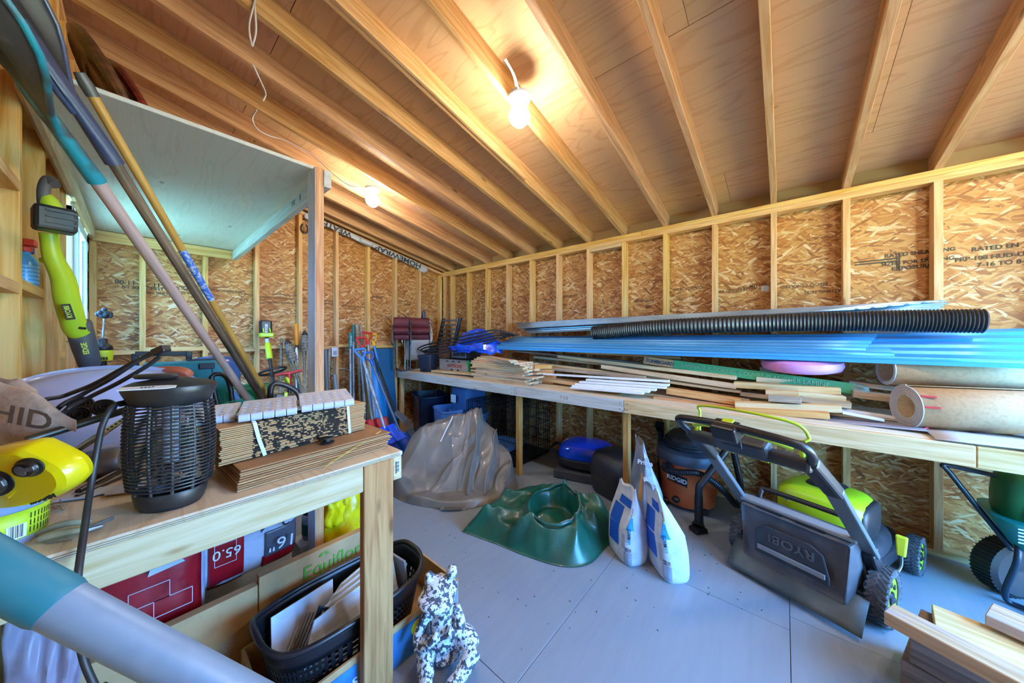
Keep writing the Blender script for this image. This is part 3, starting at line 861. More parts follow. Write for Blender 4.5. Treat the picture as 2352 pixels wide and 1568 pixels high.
lb = az_(340, 893, BZ + ZH + .012)
mb = MB(); mb.prism([(-.045, -.016), (.03, -.018), (.046, -.008), (.046, .012), (.03, .018), (-.045, .016)], .0015, frame(lb + V((0, 0, .002)), (-.75, .12, -.02), (-.1, -.6, .06))); mb.build('white_label', WHITEP, zp)
mb = MB()
for k in range(4): mb.box(lb + V((.006 * k - .008, -.002, .0042)), (.004, .012, .0006))
mb.build('label_print', PC['print_black'], zp)
cab = [pd(289, 921, .86), pd(262, 932, .845), pd(236, 975, .82), pd(222, 1040, .80), pd(208, 1120, .78), pd(196, 1200, .735), pd(183, 1290, .685), pd(177, 1345, .67), pd(175, 1400, .665), pd(180, 1455, .66), pd(194, 1520, .66), pd(220, 1580, .665), pd(250, 1640, .67)]
cab[0] = MZ @ V((.118, -.02, ZH - .04)); cab[0] = pd(296, 922, .885)
cab.append(V((cab[-1].x + .01, cab[-1].y - .03, .02)))
mb = MB(); mb.tube(bez(cab, 6), .0062, 10); mb.build('power_cord', plain('cord_black', '1f2127', .5), zp, smooth=60)
mb = MB(); mb.tube([ext(cab[0], cab[1], -.4), cab[0], ext(cab[0], cab[1], .6)], [.010, .0095, .0075], 10); mb.build('cord_sleeve', ZB, zp, smooth=50)

# ------------------------------------------------------------------ cardboard stacks
mcs, tcs, bcs = nt('printed_corrugated_edge')
cvec = coords(tcs, (75, 1, 1), rnd=True)
zone = noise(tcs, coords(tcs, (9, .01, .01), rnd=False), 1.6, 1)
nn = noise(tcs, cvec, 1.0, 1)
geo = tcs.nodes.new('ShaderNodeTexCoord'); sx_ = tcs.nodes.new('ShaderNodeSeparateXYZ'); tcs.links.new(geo.outputs['Object'], sx_.inputs[0])
inmid = mth(tcs, 'LESS_THAN', mth(tcs, 'ABSOLUTE', mth(tcs, 'SUBTRACT', sx_.outputs[0], .005)), .165)
thr = mth(tcs, 'MULTIPLY_ADD', zone, -.55, .75)
blk = mth(tcs, 'MULTIPLY', mth(tcs, 'GREATER_THAN', nn, thr), inmid)
tcs.links.new(mixc(tcs, blk, hx('c59a66'), hx('1c1613')), bcs.inputs['Base Color']); bcs.inputs['Roughness'].default_value = .8
cl, cr = az_(505, 1072, BZ + .062), az_(838, 985, BZ + .062)
cr.z = cl.z
cbx = (cr - cl).normalized(); cby = V((0, 0, 1)).cross(cbx); cby = cby if cby.y < 0 else -cby
L1 = (cr - cl).length
bun = thing('cardboard_bundle', 'strapped bundle of flat folded cardboard with black printed edges on the workbench', 'cardboard bundle', (cl + cr) / 2 + cby * .1)
for k in range(19):
    z = .0035 + k * .0062
    c = (cl + cr) / 2 + V((0, 0, z))
    e = random.uniform(-.004, .004)
    a, b = c - cbx * (L1 / 2 + random.uniform(-.006, .004)) + cby * (.11 + e), c + cbx * (L1 / 2 + random.uniform(-.004, .006)) + cby * (.11 + e)
    stick('cardboard_sheet', a, b, .22, .0046, mcs, bun, cby, bevel=.0012)
for u in (.205, .845):
    c = cl.lerp(cr, u) + V((0, 0, 0)); tl = cbx * (.012 if u < .5 else .004)
    mb = MB()
    pts = [c - cby * .002 + V((0, 0, .0)) + tl * 1.5, c - cby * .0045 + V((0, 0, .06)), c - cby * .004 + V((0, 0, .118)) - tl, c + cby * .006 + V((0, 0, .1225)) - tl, c + cby * .2 + V((0, 0, .1225)) - tl]
    for i in range(4): mb.beam(pts[i], pts[i + 1], .011, .0018, up=cby if i < 2 else (0, 0, 1))
    mb.build('white_strap', WHITE, bun)
low = thing('cardboard_stack', 'lower stack of larger brown folded cartons lying under the strapped bundle', 'cardboard stack', (cl + cr) / 2 + V((0, 0, -.05)))
fl_, fr_ = az_(548, 1128, BZ + .004), az_(888, 1026, BZ + .004)
fr_.z = fl_.z
lx = (fr_ - fl_).normalized(); ly = V((0, 0, 1)).cross(lx); ly = ly if ly.y < 0 else -ly
LL = (fr_ - fl_).length
for k in range(9):
    off = [0, .004, .002, .01, .02, .03, .035, .03, .04][k]
    sh = [0, .0, .01, .012, .02, .03, .02, .012, .02][k]
    a = fl_ - lx * (.004 - off * .3) + ly * (.14 + off * .4) + V((0, 0, .001 + k * .0065)); b = a + lx * (LL + sh)
    stick('carton_sheet', a, b, .28, .0048, CARDD if k % 3 else CARD, low, ly + V((0, 0, .01)), bevel=.0012)
# black rubber fitting and yellow strip lying on the lower stack
p = az_(752, 1016, BZ + .062)
ft = thing('rubber_fitting', 'small black round fitting lying on the brown cartons', 'fitting', p)
mb = MB(); mb.lathe([(0, 0), (.024, 0), (.025, .003), (.012, .005), (.012, .014), (.02, .015), (.02, .02), (.010, .022), (0, .022)], 20, Matrix.Translation(p)); mb.build('flange', RUB, ft, smooth=40)
mb = MB(); mb.ell(p + V((.012, -.004, .016)), (.014, .006, .006), None, 10, 6); mb.ell(p + V((-.014, .004, .017)), (.012, .006, .005), None, 10, 6); mb.build('wing', RUB, ft, smooth=60)
a, b = az_(745, 1074, BZ + .008), az_(874, 990, BZ + .062)
mb = MB(); pts = bez([a, a + (b - a) * .06 + V((0, 0, .004)), a.lerp(b, .5) + V((0, .004, .004)), b], 5)
for i in range(len(pts) - 1): mb.beam(pts[i], pts[i + 1], .007, .0016)
tag(mb.build('yellow_strip', plain('pale_yellow_strap', 'd8bf6a', .45)), 'thin pale yellow strap lying across the cartons at the bench corner', 'strap')

# ------------------------------------------------------------------ folded white perforated step
def holed(mb, M, nx, ny, cx, cy, hr, th, skip=()):
    for i in range(nx):
        for j in range(ny):
            x, y = (i - (nx - 1) / 2) * cx, (j - (ny - 1) / 2) * cy
            sq = [(x + cx / 2 * a, y + cy / 2 * b) for a, b in ((1, 0), (1, 1), (0, 1), (-1, 1), (-1, 0), (-1, -1), (0, -1), (1, -1))]
            oc = [(x + hr * 1.15 * math.cos(k * PI / 4), y + hr * .8 * math.sin(k * PI / 4)) for k in range(8)]
            hole = (i, j) not in skip
            for zz in (0, th):
                vs = [(a, b, zz) for a, b in sq] + ([(a, b, zz) for a, b in oc] if hole else [])
                mb.add(vs, [(k, (k + 1) % 8, 8 + (k + 1) % 8, 8 + k) for k in range(8)] if hole else [tuple(range(8))], M)
            if hole: mb.add([(a, b, zz) for zz in (0, th) for a, b in oc], [(k, (k + 1) % 8, 8 + (k + 1) % 8, 8 + k) for k in range(8)], M)
            for k, (a, b) in enumerate(((1, 0), (-1, 0), (0, 1), (0, -1))):
                if (a and (i == (0 if a < 0 else nx - 1))) or (b and (j == (0 if b < 0 else ny - 1))):
                    mb.box((x + a * cx / 2, y + b * cy / 2, th / 2), (.0015 if a else cx, cy if a else .0015, th), M=M)
sz = BZ + .062 + .1225 + .012
s0, s1 = az_(545, 962, sz), az_(812, 925, sz + .012)
sx1 = (s1 - s0).normalized(); sy1 = V((0, 0, 1)).cross(sx1); sy1 = sy1 if sy1.y < 0 else -sy1
sy1 = (sy1 + V((0, 0, .06))).normalized()
SL1 = (s1 - s0).length
sp_ = thing('folding_step', 'folded white plastic step with a perforated top lying on the cardboard bundle', 'step stool', (s0 + s1) / 2 + sy1 * .1)
STP = plain('step_white', 'd7dbe3', .4)
def panel(u0, u1, lift, dep, yo):
    c = s0 + sx1 * ((u0 + u1) / 2) + sy1 * (dep / 2 + yo) + V((0, 0, lift))
    n = max(3, int((u1 - u0) / .028))
    mb = MB(); Mx = frame(c, sx1, sy1) @ Matrix.Diagonal((1, 1, 1, 1))
    fx = (sx1.cross(sy1)).z
    Mx = frame(c, sx1 if fx > 0 else -sx1, sy1)
    holed(mb, Mx, n, 5, (u1 - u0) / n, dep / 5, .0095, .010, skip={(i, j) for i in range(n) for j in (4,)})
    mb.build('perforated_panel', STP, sp_)
    m = int((u1 - u0) / .03)
    for k in range(m):
        a = s0 + sx1 * (u0 + (k + .06) * (u1 - u0) / m) + sy1 * yo + V((0, 0, lift - .001)); b = a + sx1 * ((u1 - u0) / m * .95)
        mb = MB(); mb.tube([a, a + sx1 * .002, b - sx1 * .002, b], [.011, .0135, .0135, .011], 12); mb.build('edge_rib', STP, sp_, smooth=50)
panel(0.0, SL1 * .47, .002, .21, 0)
panel(SL1 * .50, SL1 * 1.0, .006, .22, -.004)
panel(-SL1 * .38, -.012, -.004, .18, .05)
mb = MB(); c = s0 + sx1 * (SL1 * .4) + sy1 * .09 + V((0, 0, -.008)); mb.beam(c - sx1 * (SL1 * .6) - sy1 * .02, c + sx1 * (SL1 * .5) - sy1 * .02, .03, .014); mb.beam(c - sx1 * (SL1 * .6) + sy1 * .08, c + sx1 * (SL1 * .5) + sy1 * .08, .03, .014); mb.build('lower_frame', STP, sp_, bevel=.004)
# ================================================================== THINGS ON THE LEFT BENCH
def heap(poly, hf, nr=22, na=72, M=None):
    """cloth heap over a floor polygon: hf(x, y, r) -> height, r = 0 centre .. 1 rim"""
    P = [V((p[0], p[1], 0)) for p in poly]
    c = sum(P, V((0, 0, 0))) / len(P)
    loop = bez(P + [P[0]], max(2, na // len(P)))[:-1]
    n = len(loop)
    mb = MB()
    rings = []
    for i in range(nr + 1):
        r = i / nr
        rings.append([V((c.x + (q.x - c.x) * r, c.y + (q.y - c.y) * r, 0)) for q in loop])
    vs = []
    for i, ring in enumerate(rings):
        for q in ring: vs.append(V((q.x, q.y, hf(q.x, q.y, i / nr))))
    fs = [(i * n + k, i * n + (k + 1) % n, (i + 1) * n + (k + 1) % n, (i + 1) * n + k) for i in range(nr) for k in range(n)]
    mb.add(vs, fs)
    return mb
# dust bag
FELT = plain('beige_felt', 'c3ab94', 0.9, col2='a98f78', ns=12, bmp=0.3, bs=90)
db = thing('dust_bag', 'beige cloth dust bag with worn dark lettering at the left edge', 'cloth bag', az_(30, 1010, BZ))
def dbag(u, v):
    cx = pd(-70 + 245 * u, 935 + 45 * u - 4 * u, .86)
    r = .068 * (1 - sstep(.55, 1, u) * .72) * (1 + .08 * nz(u * 4, v * 6.28))
    a = v * 2 * PI
    return cx + V((.0, .75 * math.cos(a) * r * .8, math.sin(a) * r * (1.05 + .2 * math.sin(u * 5)))) + V((0, 0, .012 * nz(u * 5, math.cos(a) * 1.5, math.sin(a) * 1.5)))
mb = MB(); mb.loft([[dbag(i / 20, k / 24) for k in range(24)] for i in range(21)]); mb.build('lower_fold', FELT, db, smooth=70)
def dbag2(u, v):
    cx = pd(-80 + 165 * u, 905 + 10 * u, .93)
    r = .060 * (1 - .2 * u) * (1 if u < .8 else 1 - (u - .8) * 2.2)
    a = v * 2 * PI
    return cx + V((0, math.cos(a) * r * .8, math.sin(a) * r)) + V((0, 0, .010 * nz(u * 6, math.cos(a) * 2 + 5, math.sin(a) * 2)))
mb = MB(); mb.loft([[dbag2(i / 14, k / 20) for k in range(20)] for i in range(15)]); mb.build('upper_fold', FELT, db, smooth=70)
n_ = (CAM - pd(40, 960, .8)).normalized(); xd_ = RGT * .98 + V((0, 0, -.2)); 
yd_ = n_.cross(xd_)
txt('HID', .062, pd(48, 958, .795), xd_, V((0, 0, 1)), plain('worn_print', '5f4f44', .9, nv=.3, ns=60), db, xs=1.5, name='worn_lettering', bold=.001)
# translucent cover
CLR = plain('clear_plastic', 'd4dcf0', 0.12, alpha=0.42)
CLR2 = plain('frosted_plastic', 'c3cdee', 0.3, alpha=0.86)
cc = pd(245, 925, 1.20)
cv = thing('plastic_cover', 'large translucent round plastic cover with a clear rim behind the bug zapper', 'plastic cover', (cc.x, cc.y, BZ))
nrm = (CAM - cc).normalized() * .72 + V((0, 0, .68))
MC = Matrix.Translation(cc + V((0, 0, -.02))) @ nrm.to_track_quat('Z', 'Y').to_matrix().to_4x4()
mb = MB(); mb.lathe([(.235, 0), (.215, .05), (.16, .085), (.08, .10), (0, .105)], 40, MC, sx=1.08, sy=.72); mb.build('dome', CLR2, cv, smooth=60)
mb = MB(); mb.lathe([(.238, -.005), (.265, .004), (.27, .02), (.262, .03), (.236, .01)], 44, MC, sx=1.08, sy=.74); mb.build('clear_rim', CLR, cv, smooth=60)
for k, (px, py) in enumerate(((186, 928), (238, 934), (178, 952))):
    c = pd(px, py, 1.0 - .02 * k)
    mb = MB()
    Mq = Matrix.Translation(c) @ (CAM - c + V((0, 0, 1.0))).to_track_quat('Z', 'Y').to_matrix().to_4x4()
    for r in (.006, .013, .020): mb.lathe([(r, 0), (r + .003, .004), (r + .006, 0)], 22, Mq)
    mb.lathe([(0, 0), (.027, 0), (.027, -.006), (0, -.006)], 22, Mq)
    tag(mb.build('rubber_disc', RUB, smooth=40), ['coiled black disc, left of the pair in front of the translucent cover', 'coiled black disc, right of the pair in front of the translucent cover', 'dark rubber disc below the pair, half under the dust bag'][k], 'disc', 'black discs on the bench')
# gathered black cables with a clip
bc = thing('cable_bundle', 'three black cables gathered in a black clip above the translucent cover', 'cable', az_(150, 1000, BZ))
ends = [[(86, 934, .92), (150, 908, .93), (215, 882, .94), (300, 836, .95), (358, 806, .96)], [(125, 950, .90), (190, 905, .91), (250, 872, .92), (318, 828, .95), (360, 808, .96)], [(142, 955, .89), (200, 915, .90), (270, 880, .92), (335, 842, .95), (368, 818, .96)]]
CAB = plain('cord_black', '1f2127', .5)
for e in ends:
    pts = [pd(*a) for a in e]; pts.insert(0, az_(e[0][0] - 5, e[0][1] + 60, BZ + .006)); pts = [V((min(q.x, 3.54), q.y, q.z)) for q in pts]
    mb = MB(); mb.tube(bez(pts, 6), .0058, 9); mb.build('cable', CAB, bc, smooth=60)
c = pd(368, 806, .96)
mb = MB(); mb.beam(c - RGT * .016 + V((0, 0, -.006)), c + RGT * .020 + V((0, 0, .010)), .026, .022); mb.build('clip', BLK, bc, bevel=.005)
# orange-red rounded board end behind the cover
c = pd(385, 853, 1.42)
o_ = MB(); o_.ell(c - RGT * .02, (.001, .001, .001), None, 6, 4)
mb = MB(); Mq = frame(c, RGT + V((0, 0, .02)), V((0, 0, 1)) - FWD * .8); mb.prism([(.115 * math.copysign(abs(math.cos(a)) ** .6, math.cos(a)), .036 * math.copysign(abs(math.sin(a)) ** .8, math.sin(a))) for a in [2 * PI * k / 28 for k in range(28)]], .03, Mq); 
tag(mb.build('orange_case', plain('faded_orange', 'b85f3c', .5), bevel=.006, smooth=40), 'flat faded orange plastic case with rounded ends behind the translucent cover', 'case')
# yellow power tool body
c = pd(66, 1094, .70)
u_ = RGT + V((0, 0, .10)); w_ = V((0, 0, 1)) - FWD * .25
MY = frame(c, u_, w_)
yt = thing('yellow_power_tool', 'yellow plastic tool body with black knobs at the left edge of the bench', 'power tool', (c.x, c.y, BZ))
poly = [(-.15, -.062), (-.05, -.066), (.03, -.058), (.085, -.035), (.104, -.010), (.103, .018), (.085, .040), (.055, .066), (.03, .078), (-.06, .070), (-.15, .045)]
yl = []
for zz, s in ((-.035, .93), (-.02, 1.0), (.0, 1.0), (.014, .95), (.022, .86)):
    yl.append([MY @ V((-.02 + (x + .02) * s, y * s, zz)) for x, y in [(p.x, p.y) for p in bez([(a, b, 0) for a, b in poly] + [(poly[0][0], poly[0][1], 0)], 3)[:-1]]])
mb = MB(); mb.loft(yl); mb.build('housing', YEL, yt, smooth=28, bevel=.003)
mb = MB(); mb.beam(MY @ V((-.03, -.03, .021)), MY @ V((.07, .035, .014)), .012, .006, up=(MY.to_3x3() @ V((0, 0, 1)))); mb.build('raised_ridge', YEL, yt, bevel=.002)
def knob(x, y, r, ring, rot):
    K = MY @ Matrix.Translation((x, y, .021)) @ Matrix.Rotation(rot, 4, 'Z')
    mb = MB(); mb.lathe([(0, 0), (r * 1.25, 0), (r * 1.25, .003), (r, .005), (r * .9, .012), (0, .013)], 22, K, sx=1.25, sy=.85); mb.build('black_knob', BLK, yt, smooth=40)
    mb = MB(); mb.box((r * .75, .0, .013), (r * 1.5, r * .45, .006), M=K); mb.lathe([(r * .42, .012), (r * .62, .0155), (r * .42, .016)], 20, K); mb.build('knob_lever', plain('grey_knob', '4d4f54' if not ring else '707a88', .35), yt, bevel=.0015)
knob(.050, .034, .020, 0, .15)
knob(-.042, .006, .030, 1, .1)
txt('BRAMM', .0125, MY @ V((.040, -.045, .0215)), MY.to_3x3() @ V((1, .22, 0)), MY.to_3x3() @ V((-.22, 1, 0)), plain('print_black', '1a1d1c', .6), yt, xs=1.5, bold=.0006, name='lettering')
# clear tub with yellow label
tp = az_(2, 1274, BZ); TC = V((tp.x + .012, tp.y - .072, BZ))
tb = thing('plastic_tub', 'clear plastic tub with a bright yellow label under the yellow tool', 'tub', TC)
Mt = Matrix.Translation(TC)
TH_ = .115
mb = MB(); mb.lathe([(0, .002), (.056, .002), (.060, .01), (.068, TH_), (.071, TH_ + .004), (.066, TH_ + .004), (.058, .012), (0, .006)], 30, Mt); mb.build('tub_wall', CLR, tb, smooth=50)
YL = plain('label_yellow', 'd9e52a', .45)
mb = MB()
def lab(u, v):
    a = -.6 + u * 3.7
    r = .0618 + .006 * (.2 + .62 * v) + .0006
    return TC + V((math.cos(a) * r, math.sin(a) * r, .018 + .062 * v))
mb.grid(lab, 26, 2); mb.build('yellow_label', YL, tb, smooth=70, solid=.0006)
def labp(u, v): return TC + (lab(u, v) - TC) * 1.0 + V(((lab(u, v) - TC).x, (lab(u, v) - TC).y, 0)).normalized() * .0012
mb = MB()
for i in range(10): mb.grid(lambda u, v, i=i: labp(.67 + i * .008 + u * (.0025 + .002 * (i % 3)), .08 + v * .45), 2, 2)
for i in range(7):
    for j in range(3): mb.grid(lambda u, v, i=i, j=j: labp(.785 + i * .026 + u * .006, .12 + j * .26 + v * .2), 2, 2)
mb.build('label_print', PC['print_black'], tb, solid=.0004)
mb = MB(); mb.grid(lambda u, v: labp(.655 + u * .11, .04 + v * .5) - V((0, 0, 0)), 8, 2); mb.build('label_white', WHITEP, tb, solid=.0003)
mb = MB(); mb.grid(lambda u, v: TC + V((math.cos(u * 6.3) * .045 * (1 - .3 * v), math.sin(u * 6.3) * .045 * (1 - .3 * v), .06 + .05 * v + .012 * nz(u * 7, v * 4))), 26, 8); mb.build('plastic_bag', plain('crumpled_film', 'a9a6c0', .15, alpha=.55, bmp=.5, bs=25), tb, smooth=60)
# rods, motor, plate, pliers
def rod(name, a, b, r, mat, lab, cat, n=12):
    mb = MB(); mb.tube([V(a), V(a).lerp(V(b), .5), V(b)], r, n)
    return tag(mb.build(name, mat, smooth=50), lab, cat)
OLV = plain('olive_black_pipe', '24271f', .3, col2='3b4034', ns=20, lo=.55, hi=.7)
rod('black_pipe', pd(60, 1012, .80), pd(300, 938, .97), .0105, OLV, 'glossy dark pipe lying across the bench from the dust bag to the bug zapper', 'pipe')
cr_ = thing('chrome_rod', 'chrome rod with a row of holes pointing from the yellow tool towards the bug zapper', 'rod', az_(230, 1050, BZ))
a, b = pd(165, 1042, .77), pd(302, 952, .95)
CHR = plain('chrome', 'd8d2c4', .16, metal=1.0)
mb = MB(); mb.tube([a, a.lerp(b, .5)], .0085, 12); mb.build('round_shank', CHR, cr_, smooth=50)
mb = MB(); mb.beam(a.lerp(b, .48), b, .014, .007); mb.build('flat_bar', CHR, cr_, bevel=.001)
mb = MB()
for k in range(6): mb.ell(a.lerp(b, .55 + .075 * k) + V((0, .003, .0035)), (.003, .003, .0015), None, 8, 4)
mb.build('holes', BLK, cr_)
c = az_(235, 1062, BZ + .045)
mo = thing('grey_motor', 'dull grey cylindrical motor with a dark open end beside the bug zapper', 'motor', (c.x, c.y, BZ))
Mm = Matrix.Translation(c) @ (RGT * .9 + FWD * .5 + V((0, 0, .08))).to_track_quat('Z', 'Y').to_matrix().to_4x4()
mb = MB(); mb.lathe([(0, -.05), (.042, -.05), (.044, -.045), (.044, .035), (.036, .05), (.018, .055), (0, .055)], 26, Mm); mb.build('casing', DSTEEL, mo, smooth=40)
mb = MB(); mb.lathe([(0, -.062), (.032, -.062), (.040, -.05), (0, -.05)], 22, Mm); mb.build('dark_end', BLK, mo, smooth=40)
rod('dark_rod', az_(180, 1128, BZ + .012), az_(318, 1056, BZ + .02), .008, plain('dark_bronze', '463f38', .3, metal=.6), 'dark metal rod lying below the grey motor', 'rod')
rod('dark_rod', az_(176, 1140, BZ + .008), az_(312, 1078, BZ + .010), .006, PC['dark_bronze'], 'thinner dark rod lying along the front of the dark metal rod', 'rod')
p0, p1 = az_(120, 1154, BZ + .004), az_(287, 1133, BZ + .004)
xx = (p1 - p0).normalized(); yv = V((0, 0, 1)).cross(xx)
yv = yv if yv.y < 0 else -yv
L = (p1 - p0).length
pl = [(0, 0), (L * .50, .0), (L * .53, .012), (L * .60, .016), (L * .66, .012), (L * .70, 0), (L * 1.1, 0), (L * 1.1, .075), (0, .07)]
mb = MB(); mb.prism(pl, .004, frame(p0, xx, yv)); tag(mb.build('metal_plate', plain('galvanised_plate', 'c6ced8', .4), bevel=.0008), 'flat pale metal plate with a curved notch lying in front of the rods', 'metal plate')
pk = thing('pliers', 'old pliers with worn olive grips lying near the bench edge', 'pliers', az_(160, 1225, BZ))
a, b = az_(90, 1238, BZ + .012), az_(188, 1216, BZ + .014)
mb = MB(); mb.tube(bez([a, a.lerp(b, .4) + V((0, 0, .003)), b], 6), [.006 + .003 * math.sin(i / 12 * PI) for i in range(13)], 10); mb.build('lower_grip', plain('olive_grip', '9a9274', .5, nv=.25, ns=20), pk, smooth=50)
a2, b2_ = az_(78, 1226, BZ + .012), az_(212, 1196, BZ + .016)
mb = MB(); mb.tube(bez([a2, a2.lerp(b2_, .5) + V((0, 0, .008)), b2_], 6), [.005 + .003 * math.sin(i / 12 * PI) for i in range(13)], 10); mb.build('upper_grip', PC['olive_grip'], pk, smooth=50)
mb = MB(); mb.beam(b + V((0, 0, -.004)), az_(238, 1206, BZ + .008), .014, .009, w2=.006, h2=.005); mb.beam(az_(200, 1212, BZ + .010), az_(262, 1188, BZ + .008), .012, .008, w2=.004); mb.build('jaws', DSTEEL, pk, bevel=.0015)
rod('steel_pin', az_(108, 1245, BZ + .004), az_(168, 1236, BZ + .004), .0028, STEEL, 'thin steel pin lying in front of the pliers', 'pin', 8)
mb = MB()
for k in range(14):
    c = az_(118 + random.uniform(-16, 16), 1172 + random.uniform(-12, 10), BZ + .006)
    mb.tube([c + V((random.uniform(-.02, .02), random.uniform(-.02, .02), random.uniform(0, .012))) for i in range(5)], .0009, 4)
o = mb.build('twine', plain('twine', 'a58f70', .9)); tag(o, 'loose tuft of frayed brown twine behind the pliers', 'twine'); o['kind'] = 'stuff'

# ------------------------------------------------------------------ far half of the bench: power tools
def P3(px, py, y): return ay_(px, py, y)
# teal tool box
c = P3(440, 868, 1.55); c.z = BZ
tk = thing('tool_case', 'teal power tool case with a black catch, behind the translucent cover', 'tool case', c)
mb = MB(); mb.box(c + V((.02, 0, .16)), (.36, .16, .32)); mb.build('case_body', TEAL, tk, bevel=.02)
for dx in (-.11, .02, .13):
    mb = MB(); mb.box(c + V((.02 + dx, .083, .15)), (.012, .012, .26)); mb.build('case_rib', TEAL, tk, bevel=.003)
mb = MB(); mb.box(c + V((-.06, .085, .29)), (.07, .018, .035)); mb.build('catch', BLK, tk, bevel=.003)
mb = MB(); mb.beam(c + V((-.12, 0, .325)), c + V((.02, 0, .325)), .03, .012); mb.build('lid_strip', BLK, tk, bevel=.003)
# black bar handle
hc = thing('tube_handle_stand', 'black square-tube handle frame standing behind the teal tool case', 'handle frame', P3(370, 815, 1.3) * 1.0)
a, b, c2 = P3(310, 812, 1.35), P3(428, 812, 1.35), P3(428, 845, 1.35)
mb = MB(); mb.beam(a, b, .03, .028); mb.beam(b + V((-.012, 0, .012)), V((c2.x - .012, c2.y, BZ)), .028, .028); mb.beam(a, V((a.x, a.y, BZ)), .028, .028); mb.build('square_tube', BLKM, hc, bevel=.003)
# translucent blue water tank
c = P3(492, 840, 1.15); BT = plain('translucent_blue', '3f5f94', .2, alpha=.8)
jt = thing('blue_tank', 'translucent blue plastic tank with rounded top behind the leaning handles', 'tank', (c.x, c.y, BZ))
mb = MB(); mb.lathe([(0, BZ), (.11, BZ), (.125, BZ + .02), (.125, BZ + .20), (.118, BZ + .27), (.085, BZ + .315), (.05, BZ + .325), (0, BZ + .325)], 28, Matrix.Translation((c.x, c.y, 0)), sx=1.2, sy=.8); mb.build('tank_wall', BT, jt, smooth=50)
mb = MB(); mb.lathe([(.127, BZ + .08), (.131, BZ + .09), (.127, BZ + .10)], 28, Matrix.Translation((c.x, c.y, 0)), sx=1.2, sy=.8); mb.lathe([(.127, BZ + .17), (.131, BZ + .18), (.127, BZ + .19)], 28, Matrix.Translation((c.x, c.y, 0)), sx=1.2, sy=.8); mb.build('tank_bands', BT, jt, smooth=50)
# dark blue pull-start engine
c = P3(505, 868, 1.45)
en = thing('small_engine', 'dark blue and black small engine between the teal case and the leaning handles', 'engine', (c.x, c.y, BZ))
mb = MB(); mb.box((c.x, c.y, BZ + .10), (.13, .12, .20)); mb.build('crankcase', plain('engine_blue_grey', '2d3f5c', .35), en, bevel=.02)
Me = Matrix.Translation((c.x - .01, c.y + .06, BZ + .15)) @ Matrix.Rotation(-PI / 2, 4, 'X')
mb = MB(); mb.lathe([(.015, .0), (.05, .0), (.055, .012), (.05, .03), (.02, .035), (0, .035)], 22, Me); mb.build('starter_cover', BLK, en, smooth=40)
for k in range(6):
    mb = MB(); mb.box((c.x + .0, c.y + .0, BZ + .215 + k * .014), (.09 - k * .004, .09, .005)); mb.build('cooling_fin', plain('fin_grey', '6a7484', .35, metal=.4), en)
mb = MB(); mb.ell((c.x + .05, c.y + .07, BZ + .085), (.03, .02, .02), None, 12, 8); mb.build('fuel_cap', WHITE, en, smooth=60)
# green hedge trimmer with a big loop handle
c = P3(565, 905, 1.85); GT = plain('trimmer_green', '0d8a63', .35)
ht = thing('hedge_trimmer', 'green hedge trimmer with a large black loop handle, partly hidden by the leaning handles', 'hedge trimmer', (c.x, c.y, BZ))
mb = MB(); mb.box((c.x, c.y, BZ + .095), (.17, .10, .17), rot=(0, .15, 0)); mb.build('housing', GT, ht, bevel=.03, seg=3)
lp = [P3(505, 928, 1.95), P3(488, 880, 1.95), P3(486, 866, 1.95), P3(496, 859, 1.95), P3(515, 862, 1.95), P3(528, 885, 1.95), P3(536, 930, 1.95)]
lp[0].z = lp[-1].z = BZ + .02
mb = MB(); mb.tube(bez(lp, 5), .0125, 10); mb.build('loop_handle', BLK, ht, smooth=60)
c4 = P3(606, 884, 1.75)
mb = MB(); mb.box((c4.x, c4.y, BZ + .10), (.075, .08, .13), rot=(0, .1, 0)); mb.build('motor_cover', plain('vent_green', '0b6b42', .4), ht, bevel=.012)
for k in range(5):
    mb = MB(); mb.box((c4.x - .026 + k * .013, c4.y + .043, BZ + .11), (.005, .006, .085)); mb.build('vent_rib', PC['vent_green'], ht, bevel=.001)
mb = MB(); mb.beam((c.x + .05, c.y + .05, BZ + .03), (c.x - .34, c.y + .16, BZ + .025), .05, .012); mb.build('blade_guard', BLK, ht, bevel=.003)
mb = MB(); mb.beam((c.x + .02, c.y + .09, BZ + .034), (c.x - .03, c.y + .1, BZ + .034), .03, .01); mb.build('yellow_mark', YEL, ht)
mb = MB(); mb.ell((P3(540, 885, 1.9).x, 1.9, BZ + .13), (.018, .018, .04), (0, .4, 0), 12, 8); mb.build('blue_lever', plain('pale_blue_part', '7ea2d8', .35), ht, smooth=60)
# green line
mb = MB(); mb.tube(bez([P3(505, 930, 2.2), P3(530, 922, 2.2), P3(558, 916, 2.2)], 6) , .0018, 6); mb.tube(bez([P3(565, 935, 2.25), P3(567, 925, 2.25), P3(572, 919, 2.25)], 6), .0018, 6)
tag(mb.build('trimmer_line', plain('bright_green_line', '22b070', .4), smooth=60), 'bright green trimmer line curling above the green dish', 'line')
c = az_(520, 960, BZ); c = P3(500, 945, 2.35)
mb = MB(); mb.lathe([(0, 0), (.10, 0), (.16, .03), (.19, .075), (.195, .08), (.188, .08), (.15, .04), (0, .012)], 36, Matrix.Translation((c.x, c.y, BZ)))
tag(mb.build('green_dish', plain('dish_green', '1f9d6a', .35), smooth=50), 'shallow green plastic dish behind the folded white step', 'dish')
